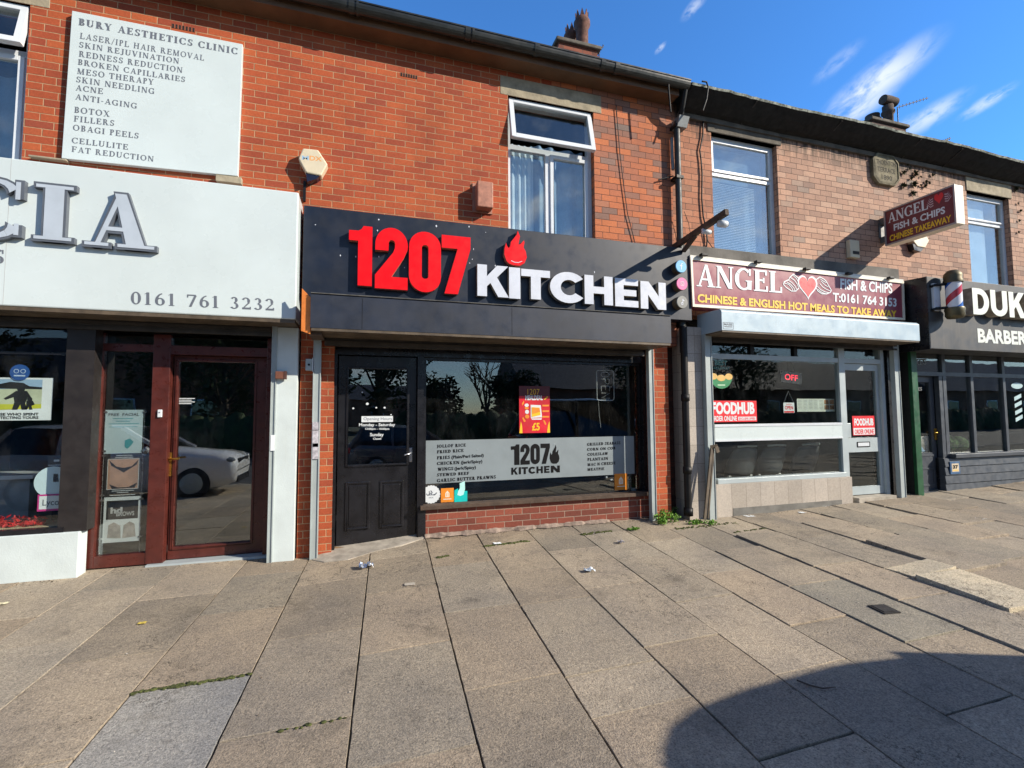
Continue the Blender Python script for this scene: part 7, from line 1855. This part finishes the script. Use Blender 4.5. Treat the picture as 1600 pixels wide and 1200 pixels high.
MB().lathe([(R*.3, -.17), (R*.9, -.16), (R*1.12, -.12), (R*1.1, -.06), (R*1.18, -.03), (R*1.1, 0)], (c.x, c.y, zbot+.01), 'z', 28).build('bottom_cap', CAPM, bp)
pb = MB()
for z in (ztop-.02, zbot+.02): pb.tube([(c.x-R*.4, c.y+.02, z), (xk0+.10, YK-.035, z-.01), (xk0+.06, YK-.01, z-.03)], .022, 8)
pb.build('wall_arm', BLACKM, bp)
MB().box(xk0+.075, xk0+.21, YK-.035, YK-.0005, zbot-.02, ztop+.0).build('back_plate', UPVC, bp)

bf = thing('shopfront', 'blue grey barber front with slim window bars, panelled door and boarded riser', 'shopfront', (10, .1, 0))
zD = lambda x, y: (1380+x/3, 400+y/3)
YBW = .02
GLB2 = glass('barber_glass', .92, .07)
gp0, gp1 = at(1429.5, 670, -.14).x, at(1438.5, 670, -.14).x
MB().box(gp0+.001, gp1, -.14, -.09, gz(8.1, -.1)-.1, zk0).build('green_post', GREENP, bf, bevel=.004)
MB().box(at(1407, 660, .0).x, gp0, .12, .2, -.1, 2.7).build('dark_jamb', pm('matt_black_jamb', (.008, .009, .009), .7), bf)
MB().box(gp0+.001, gp1, -.0895, .05, gz(8.1, -.1)-.1, zk0).build('dark_jamb', pm('matt_black_reveal', (.008, .009, .009), .7), bf)
ztop_ = zk0+.1; zgr = gz(9, 0)
yd = YBW+.05
bd0, bd1 = gp1+.03, at(1462, 670, yd).x
zdt = at(1450, 588, yd).z
zc0 = at(1450, 707, yd).z
dzb = at(1460, 766, yd).z
ga0, ga1, gb0, gb1 = bd0+.09, bd1-.10, zc0, zdt-.10
bdoor = holes(MB(), bd0, bd1, dzb, zdt, yd, yd+.045, [(ga0, ga1, gb0, gb1)]).build('door', GREYB, bf)
MB().box(ga0, ga1, yd+.02, yd+.026, gb0, gb1).build('door_glass', GL, bdoor)
pn = MB()
for a, b in ((.08, .30), (.36, .50)): frame4(pn, ga0, ga1, dzb+(zc0-dzb)*(a+.04), dzb+(zc0-dzb)*(b+.30), yd-.010, yd-.0004, .025) if a < .1 else pn.box(ga0, ga1, yd-.010, yd-.0004, zc0-.06, zc0-.03)
pn.build('door_panel', GREYB, bdoor)
hp = at(1462, 678, yd-.01); hh_ = MB().box(hp.x-.022, hp.x+.022, yd-.02, yd-.0005, hp.z-.10, hp.z+.09).build('handle', BRASS, bdoor, bevel=.003); MB().tube([(hp.x-.06, yd-.04, hp.z+.02), (hp.x+.05, yd-.04, hp.z+.025)], .014, 8).build('lever', BRASS, hh_)
ZT_ = at(1520, 586, YBW).z
xpan = [at(*zD(px, 740), YBW).x for px in (254, 415, 566, 700)]
fr = MB(); fr.box(bd0-.03, 13.2, YBW-.03, YBW+.04, ZT_-.035, ZT_+.03); fr.build('transom', GREYB, bf)
mu = [(bd1+.005, bd1+.09), (bd1+.105, bd1+.185)]+[(x-.035, x+.035) for x in xpan[1:]]+[(xpan[-1]+(xpan[-1]-xpan[-2])*k-.035, xpan[-1]+(xpan[-1]-xpan[-2])*k+.035) for k in (1, 2)]
zsl_ = at(*zD(480, 918), YBW).z
for i, (a, b) in enumerate(mu): MB().box(a, b, YBW-.034, YBW+.042, (zsl_ if i > 1 else dzb), ZT_-.0355).build('window_bar', GREYB, bf, bevel=.004)
for i, (a, b) in enumerate(mu[1:]): MB().box(a, b, YBW-.033, YBW+.042, ZT_+.0305, ztop_).build('window_bar', GREYB, bf)
wl0 = mu[1][1]
MB().box(wl0, 13.2, YBW, YBW+.006, zsl_, ZT_-.036).build('shop_window', GLB2, bf); MB().box(bd0, 13.2, YBW, YBW+.006, ZT_+.031, ztop_).build('fanlight_glass', GLD, bf)
MB().box(gp1+.001, 13.2, YBW-.04, YBW+.05, ztop_+.0005, zk0+.5).build('head_frame', BLACKP, bf)
x_r0 = at(*zD(290, 1020), -.06).x
MB().box(wl0-.05, 13.2, -.12, YBW+.04, zsl_-.065, zsl_-.0005).build('sill', GREYB, bf, bevel=.006)
cb = MB(); zlo = zgr-.1; nb = 5; H_ = (zsl_-.066-zgr)/4
for k in range(-1, 4): cb.xprism([(-.075, zgr+H_*k), (-.060, zgr+H_*(k+1)-.012), (-.045, zgr+H_*(k+1)-.001), (.05, zgr+H_*(k+1)-.001), (.05, zgr+H_*k)], x_r0, 13.2)
cb.build('boarded_riser', GREYB, bf)
MB().box(mu[0][0], x_r0-.001, YBW-.0, YBW+.04, zgr-.1, zsl_-.066).build('corner_post', BLACKP, bf)
MB().box(bd0-.03, x_r0-.002, -.02, yd+.05, zgr-.2, dzb-.004).build('door_step', GREYB, bf)
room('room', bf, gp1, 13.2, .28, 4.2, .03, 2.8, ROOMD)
np_ = thing('number_plate', 'small enamel house number plate with a blue border on the barber riser', 'number plate', at(1492, 730, -.08))
x0, x1, z0, z1 = rectpx(zD(314, 965), zD(362, 1020), -.085); MB().box(x0, x1, -.085, -.066, z0, z1).build('plate', pm('blue_border', (.06, .14, .28), .4, var=.2), np_)
MB().box(x0+.03, x1-.03, -.0875, -.0852, z0+.035, z1-.03).build('field', pm('plate_cream', (.60, .50, .36), .5, var=.2), np_)
g = MB(); unit_put(g, font('37', .06), x0+.05, x1-.05, z0+.09, z1-.06, -.0885); g.build('digits', BLACK, np_, fix=False)
g = MB(); line2(g, [(x0+.05, z0+.06), (x1-.05, z0+.06)], .012, -.0885); g.build('caption_line', YELL, np_, fix=False)
TOP = pm('topiary_leaf', (.09, .22, .03), .7, var=.4, scale=30)
for k, (px, py, r, lab) in enumerate(((303, 880, .145, 'round clipped green bush in the barber window, nearest the door'), (350, 882, .135, 'round clipped green bush in the barber window, beside the slim bar'))):
    p = at(*zD(px, py), .26); t = thing('topiary_ball', lab, 'topiary', (p.x, .26, p.z-r), 'clipped bushes in the barber window'); MB().ball(p, r*.93, 16, 10).build('core', TOP, t); lf = MB(); rr = random.Random(k)
    for i in range(900):
        d = Vector((rr.gauss(0, 1), rr.gauss(0, 1), rr.gauss(0, 1))).normalized(); q_ = p+d*r*rr.uniform(.9, 1.02); u = d.orthogonal().normalized(); u = (Matrix.Rotation(rr.uniform(0, 6.28), 3, d) @ u); v_ = d.cross(u); L_ = .02
        lf.mesh([q_-u*L_, q_+v_*L_*.5, q_+u*L_+d*.012, q_-v_*L_*.5], [(0, 1, 2, 3)])
    lf.build('foliage', TOP, t, fix=False); MB().tube([(p.x, .26, p.z-r), (p.x, .26, p.z-r-.3)], .06, 10).build('pot', BLACKM, t)
wt = thing('window_sticker', 'pale barber pole transfer on the third barber window pane', 'sticker', at(1592, 625, YBW-.001))
g = MB(); Ys = YBW-.002; zE = lambda x, y: (1440+x/7.5, 540+y/7.5)
p = at(*zE(1118, 470), Ys); q_ = at(*zE(1185, 470), Ys); disc(g, p.x, p.z, abs(q_.x-p.x), at(*zE(1118, 434), Ys).z-p.z, Ys)
xl, xr_ = at(*zE(1092, 700), Ys).x, at(*zE(1175, 700), Ys).x
for y0 in (575, 655, 740, 820):
    za, zb_3 = at(*zE(1130, y0), Ys).z, at(*zE(1130, y0+75), Ys).z; hh = (za-zb_3)*.55
    g.mesh([(xl, Ys, zb_3), (xr_, Ys, zb_3+hh*.75+.02), (xr_, Ys, za+.02), (xl, Ys, za-hh*.7)], [(0, 1, 2, 3)])
g.build('transfer', pm('pale_blue_transfer', (.40, .56, .60), .5), wt, fix=False)
dl = thing('door_lettering', 'faint grey lettering over and on the barber door glass', 'window lettering', at(1440, 565, YBW-.002))
g = MB(); wbox(g, 'DUKES', zD(95, 510), zD(203, 508), zD(95, 484), .03, YBW-.004); wbox(g, 'DUKES', zD(120, 632), zD(182, 630), zD(120, 617), .02, yd+.017); g.build('lettering', pm('faint_grey', (.16, .17, .17), .5), dl, fix=False)
t, F, b = poster('poster', 'colourful leaflet inside the glass of the barber door', zD(168, 845), zD(222, 915), yd+.06, pm('leaflet', (.45, .42, .38), .5, var=.5, scale=8)); g = MB(); blob(g, [(0, .5), (.5, 1), (0, 1)], F, yd+.059); g.build('blue_corner', SKYB, t, fix=False)
